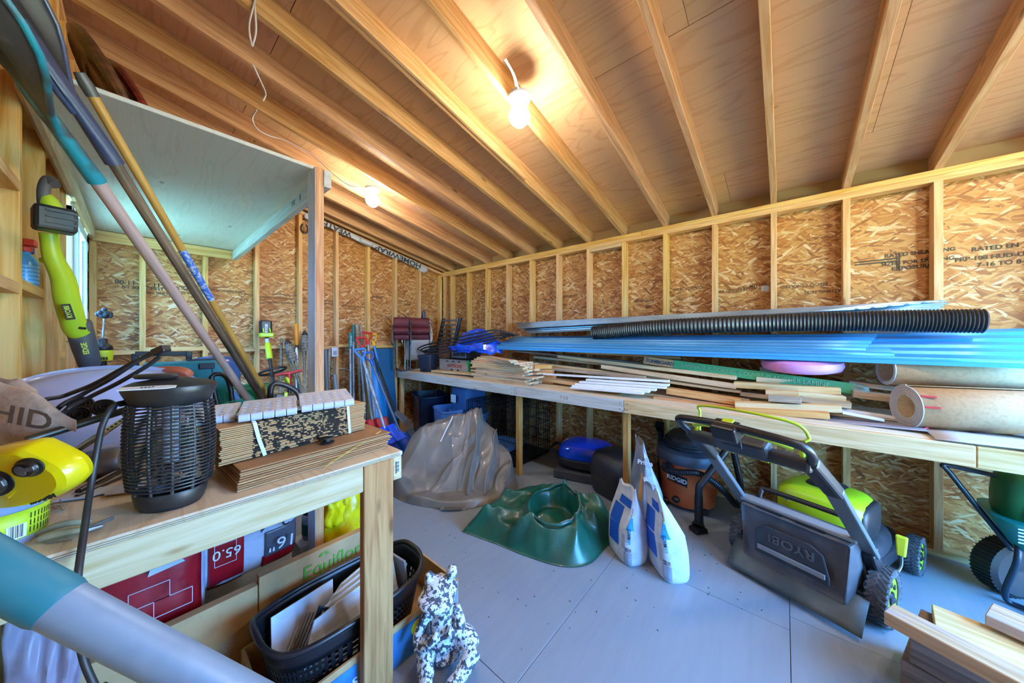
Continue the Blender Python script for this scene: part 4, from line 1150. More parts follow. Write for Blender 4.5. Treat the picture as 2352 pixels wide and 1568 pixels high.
# lime and black chain saw
c = P3(655, 905, 1.95)
cs_ = thing('chain_saw', 'lime and black cordless chainsaw with a hooped rear handle', 'chain saw', (c.x, c.y, BZ))
BLKS = plain('saw_black', '232329', .45)
h = [P3(620, 930, 1.95), P3(622, 892, 1.95), P3(632, 880, 1.95), P3(655, 884, 1.95), P3(678, 896, 1.95), P3(688, 912, 1.95), P3(688, 930, 1.95)]
mb = MB(); mb.tube(bez(h, 6), [.017 - .005 * abs(i / 36 - .4) for i in range(37)], 10); mb.build('rear_handle', BLKS, cs_, smooth=60)
mb = MB(); mb.box((P3(648, 915, 1.9).x, 1.9, BZ + .055), (.12, .11, .10)); mb.build('motor_body', BLKS, cs_, bevel=.02)
mb = MB(); mb.beam(P3(636, 878, 1.9), P3(658, 876, 1.9), .02, .012); mb.ell(P3(660, 873, 1.92), (.012, .02, .024), (0, .3, 0), 12, 8); mb.build('chain_brake', LIME, cs_, smooth=50)
mb = MB(); q = P3(653, 912, 2.0); mb.beam(q + V((.0, 0, -.03)), q + V((-.008, 0, .03)), .02, .02); mb.build('trigger_guard', LIME, cs_, bevel=.004)
mb = MB(); q = P3(640, 912, 2.02); mb.box(q, (.04, .03, .035), rot=(0, -.3, 0)); mb.build('battery', plain('saw_blue_grey', '33425a', .4), cs_, bevel=.004)
mb = MB(); mb.beam((c.x + .08, 1.93, BZ + .05), (c.x + .40, 1.78, BZ + .05), .008, .06, w2=.006, h2=.045); mb.build('guide_bar', STEEL, cs_, bevel=.002)
# lime string trimmer head and leaf blower hanging at the window wall
lw = thing('leaf_blower', 'lime green and grey leaf blower hanging beside the window', 'leaf blower', ax_(150, 640, 3.50))
X_ = 3.49
def XB(px, py, d): return pd(px, py, d)
tubep = [(112, 535, 1.27), (122, 590, 1.29), (145, 640, 1.33), (155, 690, 1.36), (172, 750, 1.40), (183, 738 + 26, 1.42)]
pts = bez([XB(*a) for a in tubep], 6)
mb = MB(); mb.tube(pts, [.024 + .012 * sstep(0, .6, i / (len(pts) - 1)) for i in range(len(pts))], 18); mb.build('blower_tube', LIME, lw, smooth=60)
q0, q1 = XB(178, 738, 1.41), XB(207, 838, 1.48)
mb = MB(); mb.tube([q0, q0.lerp(q1, .05), q0.lerp(q1, .6), q1], [.037, .040, .038, .034], 18); mb.build('grey_nozzle', plain('nozzle_grey', '4a4c50', .45), lw, smooth=50)
mb = MB(); mb.beam(q0.lerp(q1, .12) + RGT * .02 - FWD * .03, q0.lerp(q1, .16) + RGT * .05 - FWD * .02, .02, .01); mb.build('lock_button', BLK, lw, bevel=.002)
td = (q1 - q0).normalized()
nn_ = (CAM - XB(160, 700, 1.35)).normalized()
dirw = (XB(168, 735, 1.39) - XB(153, 694, 1.36)).normalized()
mb = MB(); pc = XB(157, 716, 1.335); mb.prism([(-.034, -.012), (.034, -.012), (.034, .012), (-.034, .012)], .0015, frame(pc + nn_ * .003, dirw, nn_.cross(dirw))); mb.build('black_badge', BLK, lw)
txt('RYOBI', .019, pc + nn_ * .0055, -dirw, -nn_.cross(dirw), plain('badge_lime', 'd8e04a', .5), lw, name='lettering', bold=.0006)
pc = XB(196, 800, 1.405); txt('EDGE', .022, pc + nn_ * .002, td * -1, -nn_.cross(td), PC['badge_lime'], lw, name='lettering', bold=.0006)
mb = MB(); mb.ell(XB(118, 480, 1.24), (.03, .04, .062), (0, .25, 0), 16, 10); mb.build('upper_housing', LIME, lw, smooth=60)
mb = MB(); mb.tube(bez([XB(104, 505, 1.22), XB(100, 440, 1.22), XB(112, 412, 1.24), XB(126, 425, 1.24)], 5), .016, 10); mb.build('grip', plain('grip_grey', '45464a', .5), lw, smooth=60)
mb = MB(); cb = XB(126, 505, 1.235); mb.box(cb, (.10, .085, .092), rot=(.0, 0, .2)); mb.build('battery', BLK, lw, bevel=.012)
for k in range(3):
    mb = MB(); mb.box(cb + V((-.02, .045, -.02 + k * .022)), (.07, .006, .006), rot=(0, 0, .2)); mb.build('battery_rib', BLK, lw)
mb = MB(); mb.beam(XB(100, 600, 1.29), XB(122, 592, 1.29), .03, .02); mb.build('bracket', LIME, lw, bevel=.004)
# cultivator head with black knob on a rod
tr = thing('string_trimmer', 'lime and black trimmer head with a thin rod and black knob by the window', 'string trimmer', P3(236, 830, .62) * 1.0)
a = P3(236, 800, .62); k_ = P3(240, 722, .62)
mb = MB(); mb.lathe([(.02, -.09), (.045, -.085), (.05, -.03), (.046, -.01), (.03, 0)], 18, Matrix.Translation(a)); mb.build('motor_housing', LIME, tr, smooth=50)
mb = MB(); mb.lathe([(.047, -.012), (.05, -.008), (.044, .02), (.024, .035), (.022, .07), (.012, .075), (0, .075)], 18, Matrix.Translation(a)); mb.build('black_collar', BLK, tr, smooth=50)
mb = MB(); mb.tube([V((a.x, a.y, BZ)), a + V((0, 0, -.08))], .02, 12); mb.build('lower_shaft', BLK, tr, smooth=50)
mb = MB(); mb.tube([a + V((0, 0, .06)), k_], .0055, 8); mb.build('rod', DSTEEL, tr, smooth=50)
mb = MB()
mb.ell(k_, (.03, .03, .03), None, 14, 8)
for i in range(7): mb.ell(k_ + V((.03 * math.cos(i * .9), .03 * math.sin(i * .9), .012 * math.sin(i * 1.7))), (.013, .013, .016), None, 8, 6)
mb.ell(k_ + V((0, 0, .035)), (.014, .014, .014), None, 8, 6)
mb.build('knob', RUB, tr, smooth=60)
mb = MB(); mb.beam(a + V((.03, .03, -.02)), a + V((.08, .03, .03)), .016, .012); mb.build('lime_lever', LIME, tr, bevel=.003)
for k in range(4):
    mb = MB(); mb.box(a + V((-.02 + k * .013, .05, -.07)), (.008, .006, .02)); mb.build('vent', BLK, tr)
# spray bottle on the wall block
c = ax_(59, 652, 3.60); c = V((3.612, ax_(60, 650, 3.61).y, 1.604))
sp = thing('spray_bottle', 'blue spray bottle with a red and blue trigger cap on a block between the studs', 'spray bottle', c)
Ms = Matrix.Translation(c)
mb = MB(); mb.lathe([(0, 0), (.03, 0), (.033, .006), (.033, .10), (.026, .125), (.014, .14), (.014, .15), (0, .15)], 20, Ms, sx=1, sy=1.15); mb.build('bottle', plain('bottle_blue', '4aa3e0', .25), sp, smooth=50)
for k in range(5):
    mb = MB(); mb.lathe([(.0335, .02 + k * .016), (.0342, .024 + k * .016), (.0335, .028 + k * .016)], 20, Ms, sx=1, sy=1.15); mb.build('bottle_rib', plain('bottle_light', '7cc2ee', .3), sp, smooth=50)
mb = MB(); mb.lathe([(.018, .15), (.019, .172), (.014, .176), (0, .176)], 16, Ms); mb.box(c + V((-.012, -.01, .188)), (.03, .075, .026)); mb.build('red_cap', plain('cap_red', 'd2432c', .4), sp, bevel=.003)
mb = MB(); mb.beam(c + V((-.01, -.04, .178)), c + V((-.01, -.012, .150)), .018, .014); mb.build('blue_trigger', plain('cap_blue', '1c3f9c', .4), sp, bevel=.002)
# ================================================================== UNDER THE LEFT BENCH
REDB = plain('red_film', 'a5121f', .28, coat=.2, bmp=.5, bs=9, col2='8d0c18', ns=4)
WHB = plain('white_film', 'cfccd6', .28, coat=.2, bmp=.5, bs=9, col2='b5b2c2', ns=5)
GRYB = plain('grey_film', '54565f', .35, bmp=.3, bs=9)
WINK = plain('white_ink', 'e6e2e4', .5)
BINK = plain('black_ink', '17171c', .6)
def pillow(c, d, name, mat, parent, seed=0, pw=.45):
    mb = MB(); mb.ell(c, (d[0] / 2, d[1] / 2, d[2] / 2), None, 28, 18, pw)
    for i, p in enumerate(mb.v):
        n = nz(p.x * 7 + seed, p.y * 7, p.z * 7)
        mb.v[i] = p + V((.004 * n, .016 * n, .008 * nz(p.x * 5, p.z * 9, seed)))
    return mb.build(name, mat, parent, smooth=70)
YB = 2.40
def ubag(x0, x1, z0, z1, y, lab, bands, seed):
    c = V(((x0 + x1) / 2, y - .15, (z0 + z1) / 2))
    t = thing('insulation_bag', lab, 'bag', (c.x, c.y, z0), group='bags of insulation under the bench')
    pillow(c, (x1 - x0, .30, z1 - z0), 'bag_wrap', WHB, t, seed)
    for (u0, u1, v0, v1, m, off) in bands:
        def f(u, v):
            x = x1 - (u0 + (u1 - u0) * u) * (x1 - x0); z = z0 + (v0 + (v1 - v0) * v) * (z1 - z0)
            sx = (x - c.x) / ((x1 - x0) / 2); sz = (z - c.z) / ((z1 - z0) / 2)
            e = lambda s: max(0.0, 1 - abs(s) ** 4.4) ** (1 / 4.4)
            yy = c.y + .15 * e(sx) * min(1, e(sz) * 1.0)
            n = nz(x * 7 + seed, yy * 7, z * 7)
            return V((x, yy + .018 * max(n, -.2) + off, z))
        mb = MB(); mb.grid(f, 16, 12); mb.build('printed_band', m, t, smooth=70, solid=.001)
    return t, c
t, c = ubag(2.78, 3.18, .30, .80, YB + .10, 'white and red plastic bag of insulation with a grey 16 panel, nearest the bench leg', [(.16, .45, .02, .98, REDB, .004), (.62, .98, .60, .86, REDB, .004), (.62, .95, .02, .16, REDB, .004), (.64, .97, .14, .38, GRYB, .006)], 1.0)
for s, sz, x, z, m, xs in (('16"', .075, 2.86, .43, WINK, 1.1), ('2x4', .075, 2.89, .535, BINK, 1.1)):
    txt(s, sz, (x, YB + .128, z), (1, 0, .08), (.08, 0, -1), m, t, name='printed_number', xs=xs)
for k in range(4): txt('R12 isolant', .02, (2.90, YB + .128, .62 + k * .02), (1, 0, .05), (0, 0, -1), BINK, t, name='printed_text')
for s, z, zz, m in (('16"', .70, .05, WINK), ('12', .60, .05, WINK), ('65.0', .48, .05, WINK)):
    txt(s, .055, (3.06, YB + .130, z), (1, 0, .08), (.08, 0, -1), m, t, name='printed_number')
for z in (.70, .60, .48):
    mb = MB(); q = V((3.065, YB + .131, z))
    for a, b in (((-.035, -.045), (.035, -.045)), ((.035, -.045), (.035, .045)), ((.035, .045), (-.035, .045)), ((-.035, .045), (-.035, -.045))):
        mb.beam(q + V((a[0], 0, a[1])), q + V((b[0], 0, b[1])), .0015, .003, up=(0, 1, 0))
    mb.build('printed_frame', WINK, t)
t, c = ubag(3.12, 3.52, .14, .72, YB + .16, 'dark red plastic bag of insulation under the left end of the bench', [(.05, .95, .02, .98, REDB, .004), (.02, .22, .30, .98, WHB, .006)], 4.0)
for q in ((3.28, .46), (3.22, .40)):
    mb = MB()
    for a, b in (((-.05, -.03), (.05, -.03)), ((.05, -.03), (.05, .03)), ((.05, .03), (-.05, .03)), ((-.05, .03), (-.05, -.03))):
        mb.beam(V((q[0] + a[0], YB + .185, q[1] + a[1])), V((q[0] + b[0], YB + .185, q[1] + b[1])), .0015, .003, up=(0, 1, 0))
    mb.build('printed_frame', WINK, t)
mb = MB(); mb.prism([(-.05, -.05), (.045, -.04), (-.02, .06)], .002, frame((3.235, YB + .185, .58), (-1, 0, 0), (0, 0, 1))); mb.build('white_corner', WHB, t)
pl_ = thing('plastic_sheet', 'crumpled pale plastic sheet hanging under the left end of the bench', 'plastic sheet', (3.5, YB + .3, .3))
mb = MB(); mb.grid(lambda u, v: V((3.545 - .18 * u * (1 - .4 * v), YB + .33 + .03 * nz(u * 6, v * 4) + .05 * v * u, .78 - .52 * v + .02 * nz(u * 5, 3))), 20, 20); mb.build('sheet', plain('lilac_film', '9d8d98', .35, bmp=.3, bs=10), pl_, smooth=70, solid=.002)
# long brown carton with green plant-shop print
ey = 2.655
ebx = thing('long_carton', 'long brown carton with green lettering standing under the bench', 'carton', (3.05, ey - .08, 0))
et0, et1 = ay_(852, 1211, ey), ay_(90, 1568, ey)
zt = .375
xl, xr = 3.53, 2.46
mb = MB(); mb.box(((2.98 + xl) / 2, ey - .02, (zt - .02) / 2), (xl - 2.98, .04, zt - .02)); mb.build('carton_body', CARD, ebx, bevel=.003)
mb = MB(); mb.box(((xr + 2.977) / 2, ey - .019, (zt + .01) / 2), (2.977 - xr, .04, zt + .01)); mb.build('carton_end', CARD, ebx, bevel=.003)
mb = MB(); mb.ell((3.20, ey + .0005, .22), (.014, .002, .009), (0, -.3, 0), 12, 6); mb.build('punched_hole', BLK, ebx)
GRN = plain('leaf_green_ink', '5fa32f', .7)
txt('Equiflor', .085, (2.685, ey + .004, .305), (-1, 0, .0), (0, 0, 1), GRN, ebx, name='printed_lettering')
mb = MB()
for s in (-1, 1): mb.ell((2.727 + s * .012, ey + .003, .360), (.012, .0012, .006), (0, s * .6, 0), 10, 5)
mb.build('printed_leaf', GRN, ebx)
mb = MB(); mb.box((2.50, ey + .003, .345), (.03, .001, .03)); mb.box((2.50, ey + .0036, .345), (.022, .001, .022)); mb.build('printed_mark', BINK, ebx)
# yellow bag and jar behind the post
yb = thing('yellow_bag', 'crumpled yellow plastic shopping bag behind the bench post', 'bag', (2.55, 2.36, 0))
YF = plain('yellow_film', 'ecd60a', .32, coat=.2, bmp=.5, bs=16, col2='cdb400', ns=6)
def ybf(a, v):
    r = .14 * (1 - .25 * v) * (1 + .12 * nz(math.cos(a) * 2, math.sin(a) * 2, v * 4) + .16 * (1 - abs(nz(math.cos(a) * 4, math.sin(a) * 4, v * 3 + 2))) ** 4) * (1 if v < .6 else 1 - (v - .6) * 1.1)
    return V((2.53 + r * math.cos(a) + .03 * v, 2.34 + r * .8 * math.sin(a), .20 + v * .53 + .03 * nz(a * 2, v * 5)))
mb = MB(); mb.loft([[ybf(2 * PI * k / 60, i / 30) for k in range(60)] for i in range(31)]); mb.build('bag_film', YF, yb, smooth=60)
mb = MB(); mb.grid(lambda u, v: V((2.66 - .10 * u + .02 * nz(v * 5, u * 3), 2.475 + .03 * math.sin(u * 3) + .02 * nz(u * 4, v * 4), .38 + .36 * v - .12 * u * v)), 12, 16); mb.build('loose_flap', YF, yb, smooth=60, solid=.0015)
for k in range(3): txt('SACS USAGES', .014, (2.60, 2.488, .50 - k * .016), (-1, 0, .15), (.15, 0, 1), BINK, yb, name='printed_text')
mb = MB(); mb.box((2.52, 2.33, .10), (.26, .22, .20)); tag(mb.build('yellow_box', plain('yellow_card', 'e0c21a', .5), bevel=.008), 'yellow box under the yellow shopping bag', 'box')
jp = V((2.665, 2.30, .30))
jr = thing('jar', 'clear jar with a dark lid and green label behind the yellow bag', 'jar', jp)
mb = MB(); mb.lathe([(0, .27), (.045, .27), (.05, .29), (.05, .39), (.042, .40), (.042, .41), (0, .41)], 20, Matrix.Translation((jp.x, jp.y, .0))); mb.build('glass', CLR, jr, smooth=40)
mb = MB(); mb.lathe([(0, .41), (.047, .41), (.047, .44), (.04, .445), (0, .445)], 20, Matrix.Translation((jp.x, jp.y, .0))); mb.build('lid', plain('jar_lid', '2e2a26', .4), jr, smooth=40)
mb = MB(); mb.lathe([(.051, .30), (.051, .36)], 20, Matrix.Translation((jp.x, jp.y, .0))); mb.build('label', DGREEN, jr, smooth=40)
mb = MB(); mb.box((2.69, 2.30, .135), (.11, .14, .27)); tag(mb.build('white_box', WHITEP, bevel=.004), 'white box under the jar behind the bench post', 'box')
# fruit tray box around the basket
FX0, FX1, FY0, FY1, FZ = 2.262, 3.04, 2.72, 3.085, .175
fb = thing('fruit_box', 'open brown fruit carton with blue print holding the black basket', 'fruit box', ((FX0 + FX1) / 2, 2.9, 0))
BOXB = plain('printed_blue_card', '2a6fa8', .55, col2='3d86c2', ns=5)
GRB = plain('printed_grey_card', '878a92', .6)
mb = MB(); mb.box(((FX0 + FX1) / 2, (FY0 + FY1) / 2, .006), (FX1 - FX0, FY1 - FY0, .012)); mb.build('bottom', CARDD, fb)
for nme, a, b in (('front_wall', (FX0, FY1), (FX1, FY1)), ('rear_wall', (FX0, FY0), (FX1, FY0)), ('side_wall', (FX0, FY0), (FX0, FY1)), ('side_wall', (FX1, FY0), (FX1, FY1))):
    mb = MB(); mb.beam((a[0], a[1], FZ / 2), (b[0], b[1], FZ / 2), .012, FZ); mb.build(nme, CARD, fb, bevel=.002)
mb = MB(); mb.box((2.355, FY1 + .007, FZ / 2), (.175, .002, FZ - .012)); mb.build('grey_print', GRB, fb)
mb = MB(); mb.box((2.60, FY1 + .007, FZ / 2 - .01), (.30, .002, FZ - .03)); mb.box((2.88, FY1 + .007, FZ / 2 - .01), (.24, .002, FZ - .03)); mb.build('blue_print', BOXB, fb)
mb = MB(); mb.box((2.315, FY1 + .0085, .125), (.055, .001, .06)); mb.build('pale_square', WINK, fb)
mb = MB(); mb.prism([(-.02, -.022), (.0, .0), (.02, .022), (.006, -.02)], .001, frame((2.315, FY1 + .0095, .125), (-1, 0, 0), (0, 0, 1))); mb.build('blue_emblem', plain('emblem_blue', '1f84c8', .5), fb)
txt('bio', .06, (2.33, FY1 + .0085, .06), (-1, 0, 0), (0, 0, 1), WINK, fb, name='printed_lettering')
mb = MB(); mb.lathe([(0, 0), (.03, 0), (.03, .001), (0, .001)], 20, frame((2.50, FY1 + .0085, .11), (-1, 0, 0), (0, 0, 1))); mb.build('yellow_emblem', YEL, fb)
txt('Bananas', .07, (2.87, FY1 + .0085, .09), (-1, 0, 0), (0, 0, 1), WINK, fb, name='printed_lettering')
mb = MB(); mb.beam((2.27, FY0 - .01, FZ + .012), (2.42, FY0 + .0, FZ + .02), .10, .006); mb.build('torn_flap', CARD, fb)
# black laundry basket
BXc, BYc, LX, LYh = 2.715, 2.895, .315, .175
bk = thing('laundry_basket', 'black plastic laundry basket with slotted sides under the bench', 'basket', (BXc, BYc, .012))
BSK = plain('basket_black', '17181d', .36)
RZ = .298
def rim(a, z, g=0.0):
    s = .80 + .20 * (z - .012) / (RZ - .012)
    cx, sy = math.cos(a), math.sin(a)
    pw = .62
    x = math.copysign(abs(cx) ** pw, cx) * (LX * s + g); y = math.copysign(abs(sy) ** pw, sy) * (LYh * s + g)
    return V((BXc + x, BYc + y, z + .035 * (abs(cx) ** 6) * (z / RZ)))
NA = 80
mb = MB(); mb.tube([rim(2 * PI * k / NA, RZ + .0, .004) for k in range(NA)], .011, 8, closed=True); mb.build('rim', BSK, bk, smooth=60)
mb = MB(); mb.grid(lambda u, v: rim(2 * PI * u, RZ - .075 + .075 * v), NA, 4, wrap=True); mb.build('rim_band', BSK, bk, smooth=60, solid=.004)
mb = MB(); mb.grid(lambda u, v: rim(2 * PI * u, .012 + .07 * v), NA, 3, wrap=True); mb.add([rim(2 * PI * k / 40, .014) for k in range(40)], [tuple(range(40))]); mb.build('base', BSK, bk, smooth=60, solid=.004)
mb = MB()
for k in range(NA):
    a = 2 * PI * k / NA
    mb.grid(lambda u, v, a=a: rim(a + (u - .5) * .042, .08 + (RZ - .155) * v), 2, 4)
for z in (.105, .13, .155, .18, .205, .228):
    mb.grid(lambda u, v, z=z: rim(2 * PI * u, z - .0035 + .007 * v), NA, 2, wrap=True)
mb.build('slotted_side', BSK, bk, solid=.004)
# things in the basket
def leaf(name, quad, th, mat, lab, cat, group=None):
    q = [V(a) for a in quad]
    n = (q[1] - q[0]).cross(q[3] - q[0]).normalized() * th
    mb = MB(); mb.add(q + [a + n for a in q], [(0, 1, 2, 3), (7, 6, 5, 4), (0, 4, 5, 1), (1, 5, 6, 2), (2, 6, 7, 3), (3, 7, 4, 0)])
    return tag(mb.build(name, mat), lab, cat, group)
PAP = plain('white_board', 'd9dde4', .5)
leaf('white_sheet', [(2.98, 2.86, .10), (2.74, 2.80, .10), (2.735, 2.775, .30), (2.97, 2.80, .295)], .006, PAP, 'white panel leaning inside the left end of the black basket', 'panel')
tl_ = plain('striped_white_board', 'dfe2e6', .5, col2='c5c9cf', ns=2, stretch=(2, 2, 200), lo=.4, hi=.6)
for k in range(4):
    leaf('white_siding', [(2.93 - .012 * k, 2.985 - .045 * k, .14), (2.50 + .01 * k, 2.93 - .04 * k, .17 + .005 * k), (2.50 + .01 * k, 2.88 - .04 * k, .31 - .004 * k), (2.86 - .05 * k, 2.93 - .04 * k, .285)], .008, tl_, ['white ribbed board in the basket, foremost of the four', 'white ribbed board in the basket, second from the front', 'white ribbed board in the basket, second from the back', 'white ribbed board in the basket, rearmost of the four'][k], 'board', 'white boards in the basket')
mb = MB(); mb.box((2.475, 2.90, .25), (.012, .11, .15), rot=(0, .1, .1)); tag(mb.build('grey_block', GREYP, bevel=.003), 'small grey plate at the right end of the black basket', 'plate')
fk = thing('hand_fork', 'dark hook-ended hand cultivator with rusty tines lying in the basket', 'garden fork', (2.86, 2.92, .2))
mb = MB(); mb.tube(bez([(2.945, 2.955, .215), (2.952, 2.955, .19), (2.93, 2.955, .178), (2.86, 2.945, .20)], 6), .007, 8); mb.build('hook_handle', BLK, fk, smooth=60)
RUST = plain('rusty_steel', '6a4632', .6, nv=.4, ns=30)
for k in range(6):
    mb = MB(); mb.tube([(2.94 - .012 * k, 2.90 + .004 * k, .155 + .003 * k), (2.86 - .012 * k, 2.86, .275 - .006 * k)], .0022, 6); mb.build('tine', RUST, fk, smooth=60)
mb = MB(); mb.prism([(0, -.03), (.07, -.045), (.09, .05), (.03, .10), (-.01, .02)], .008, frame((2.85, 2.90, .20), (-1, .2, .1), (0, -.2, 1))); mb.build('black_head', BLK, fk, bevel=.003)
mb = MB(); mb.ell((2.885, 2.965, .13), (.06, .045, .03), (0, .2, .2), 14, 8)
for i, p in enumerate(mb.v): mb.v[i] = p + V((0, 0, .016 * nz(p.x * 40, p.y * 40, p.z * 30)))
tag(mb.build('plastic_wrapper', plain('green_film', '7f9484', .15, alpha=.75), smooth=50), 'crumpled greenish plastic wrapper at the bottom of the basket', 'wrapper')
# dark round lid on the floor in front of the long carton
mb = MB(); mb.tube(bez([(3.52, 2.80, .02), (3.3, 2.74, .12), (3.08, 2.715, .10), (3.0, 2.71, .02)], 8), .013, 8)
tag(mb.build('dark_pipe', BLK, smooth=50), 'dark pipe lying along the foot of the long carton', 'pipe')
mb = MB(); mb.lathe([(0, 0), (.13, 0), (.145, .05), (.15, .13), (.14, .13), (.13, .05), (0, .02)], 30, Matrix.Translation((3.20, 2.95, 0)), sx=1, sy=.8)
tag(mb.build('black_tub', BLK, smooth=40), 'black round tub on the floor below the aluminium handle', 'tub')

# ------------------------------------------------------------------ frog statue
fg = az_(1000, 1560, 0)
FC = V((2.445, 3.215, 0))
mf, tf, bf = nt('weathered_paint')
fn = noise(tf, coords(tf, (1, 1, 1), rnd=False), 52, 6, .68)
tf.links.new(ramp(tf, fn, [(.485, hx('434a57')), (.50, hx('e4e6ea'))]), bf.inputs['Base Color']); bf.inputs['Roughness'].default_value = .65
bump(tf, bf, fn, .15, .004)
fr = thing('frog_statue', 'weathered white and slate frog garden statue sitting by the bench leg', 'garden statue', FC, rz=0)
# local frame: a = to the right in view, b = towards the viewer
a_ = RGT.copy(); b_ = -FWD.copy(); b_.z = 0
def fp(r, f, z): return FC + (a_ * r + b_ * f) * 1.08 + V((0, 0, z * 1.0))
mb = MB()
mb.ell(fp(-.005, 0, .13), (.058, .058, .125), None, 18, 12)
mb.ell(fp(0, .005, .23), (.046, .044, .06), None, 16, 10)
FR = Matrix.Rotation(PI - TH, 4, 'Z')
def el(r, f, z, rad, rot=(0, 0, 0)):
    q = (FR.to_3x3() @ Euler(rot).to_matrix()).to_euler()
    mb.ell(fp(r, f, z), rad, q, 16, 10)
el(-.012, .010, .318, (.076, .060, .040), (.35, .12, 0))
el(-.022, .048, .298, (.078, .056, .024), (.25, .10, 0))
el(-.058, .002, .354, (.022, .022, .030), (0, -.2, 0))
el(.030, -.004, .376, (.024, .024, .032), (0, .1, 0))
for seg in (([(-.045, .01, .245), (-.088, .045, .165), (-.080, .075, .115)], .021), ([(-.080, .075, .115), (-.03, .085, .165), (-.005, .078, .185)], .019), ([(.045, .01, .245), (.072, .03, .185), (.060, .055, .155)], .021), ([(.060, .055, .155), (.025, .06, .185)], .019)):
    pts = [fp(*p) for p in seg[0]]
    mb.tube(bez(pts, 5), seg[1], 10)
mb.tube(bez([fp(.03, -.01, .06), fp(.08, .01, .115), fp(.125, .04, .085)], 6), [.040, .042, .042, .043, .043, .043, .043, .043, .042, .04, .04, .036, .03], 12)
mb.tube(bez([fp(.125, .04, .085), fp(.08, .10, .045), fp(.02, .17, .026)], 6), [.036, .036, .035, .034, .033, .032, .03, .03, .028, .028, .026, .025, .022], 12)
mb.tube(bez([fp(-.03, -.0, .06), fp(-.07, .02, .075), fp(-.05, .09, .05), fp(-.03, .17, .03)], 6), [.04] * 8 + [.034] * 6 + [.028] * 5, 12)
for r0 in (-.03, .03):
    for k in (-1, 0, 1): el(r0 + .018 * k, .19 + .004 * k, .014, (.011, .03, .012))
el(0, -.01, .03, (.075, .07, .03))
mb.build('body', mf, fr, remesh=.0055)
# ================================================================== RIGHT BENCH
RZB, RXF = .908, .815
rb = thing('long_bench', 'long plywood bench along the right wall with a pale board fascia', 'workbench', (.4, 3.2, 0))
for a, b in ((.012, 2.44), (2.443, 4.88), (4.883, 6.3)):
    stick('bench_top', (RXF / 2, a, RZB - .009), (RXF / 2, b, RZB - .009), RXF - .004, .018, PLYB, rb, (1, 0, 0), bevel=.002)
for zz in (.0065, .0115):
    mb = MB(); mb.box((RXF + .0002, 3.15, RZB - zz), (.001, 6.2, .0022)); mb.build('ply_layer', PC['ply_glue_line'], rb)
yb1, yb2 = ax_(1186, 890, RXF).y, ax_(1436, 920, RXF).y
for a, b, m in ((.012, yb1 - .001, WASH), (yb1 + .001, yb2 - .001, WASH), (yb2 + .001, 5.0, LUM), (5.002, 6.3, LUM)):
    stick('fascia_board', (RXF + .017, a, RZB - .052), (RXF + .017, b, RZB - .052), .098, .036, m, rb, (0, 0, 1), bevel=.003)
yl1, yl2 = ax_(1193, 1000, RXF - .03).y, ax_(1440, 1000, RXF - .03).y
for yy in (.06, yl1, yl2, 5.75):
    stick('leg', (RXF - .03, yy, 0), (RXF - .03, yy, RZB - .018), .044 if yy < 4 else .04, .06, LEGW if yy > .1 else STUD, rb, (0, 1, 0), bevel=.003)
for k in range(16):
    yy = .21 + .4064 * k
    if yy > 6.2: break
    if k % 2 == 0: stick('cross_rail', (.01, yy, RZB - .055), (RXF - .002, yy, RZB - .055), .07, .036, STUD, rb, (0, 0, 1), bevel=0)
stick('wall_rail', (.02, .02, RZB - .055), (.02, 6.3, RZB - .055), .07, .034, STUD, rb, (0, 0, 1), bevel=0)
for y0, sgn in ((yb1, -1), (yb1, 1), (yb2, -1), (yb2, 1)):
    mb = MB()
    for z in (-.03, -.075): mb.lathe([(0, 0), (.004, 0), (.004, .001), (0, .001)], 8, frame((RXF + .0352, y0 + sgn * .03, RZB + z), (0, 1, 0), (0, 0, 1)))
    mb.build('screw_heads', BLK, rb)
txt('7 1/2', .04, (RXF + .0355, ax_(1300, 905, RXF).y, RZB - .05), (0, 1, 0), (0, 0, 1), plain('pencil', '6f6d66', .8), rb, name='pencil_mark')

def pst(x1, y1, x2, y2, X1, X2, dep, hgt, mat, lab, name='board', cat='board', group=None):
    """loose bar whose front face runs between two places seen in the photo, at real depths X1, X2"""
    a, b = ax_(x1, y1, X1), ax_(x2, y2, X2)
    M = frame((a + b) / 2, b - a, (0, 0, 1))
    off = M.to_3x3() @ V((0, 0, -dep / 2)) if (M.to_3x3() @ V((0, 0, 1))).x > 0 else M.to_3x3() @ V((0, 0, dep / 2))
    o = stick(name, a + off, b + off, hgt, dep, mat, None, (0, 0, 1), bevel=.002)
    return tag(o, lab, cat, group)

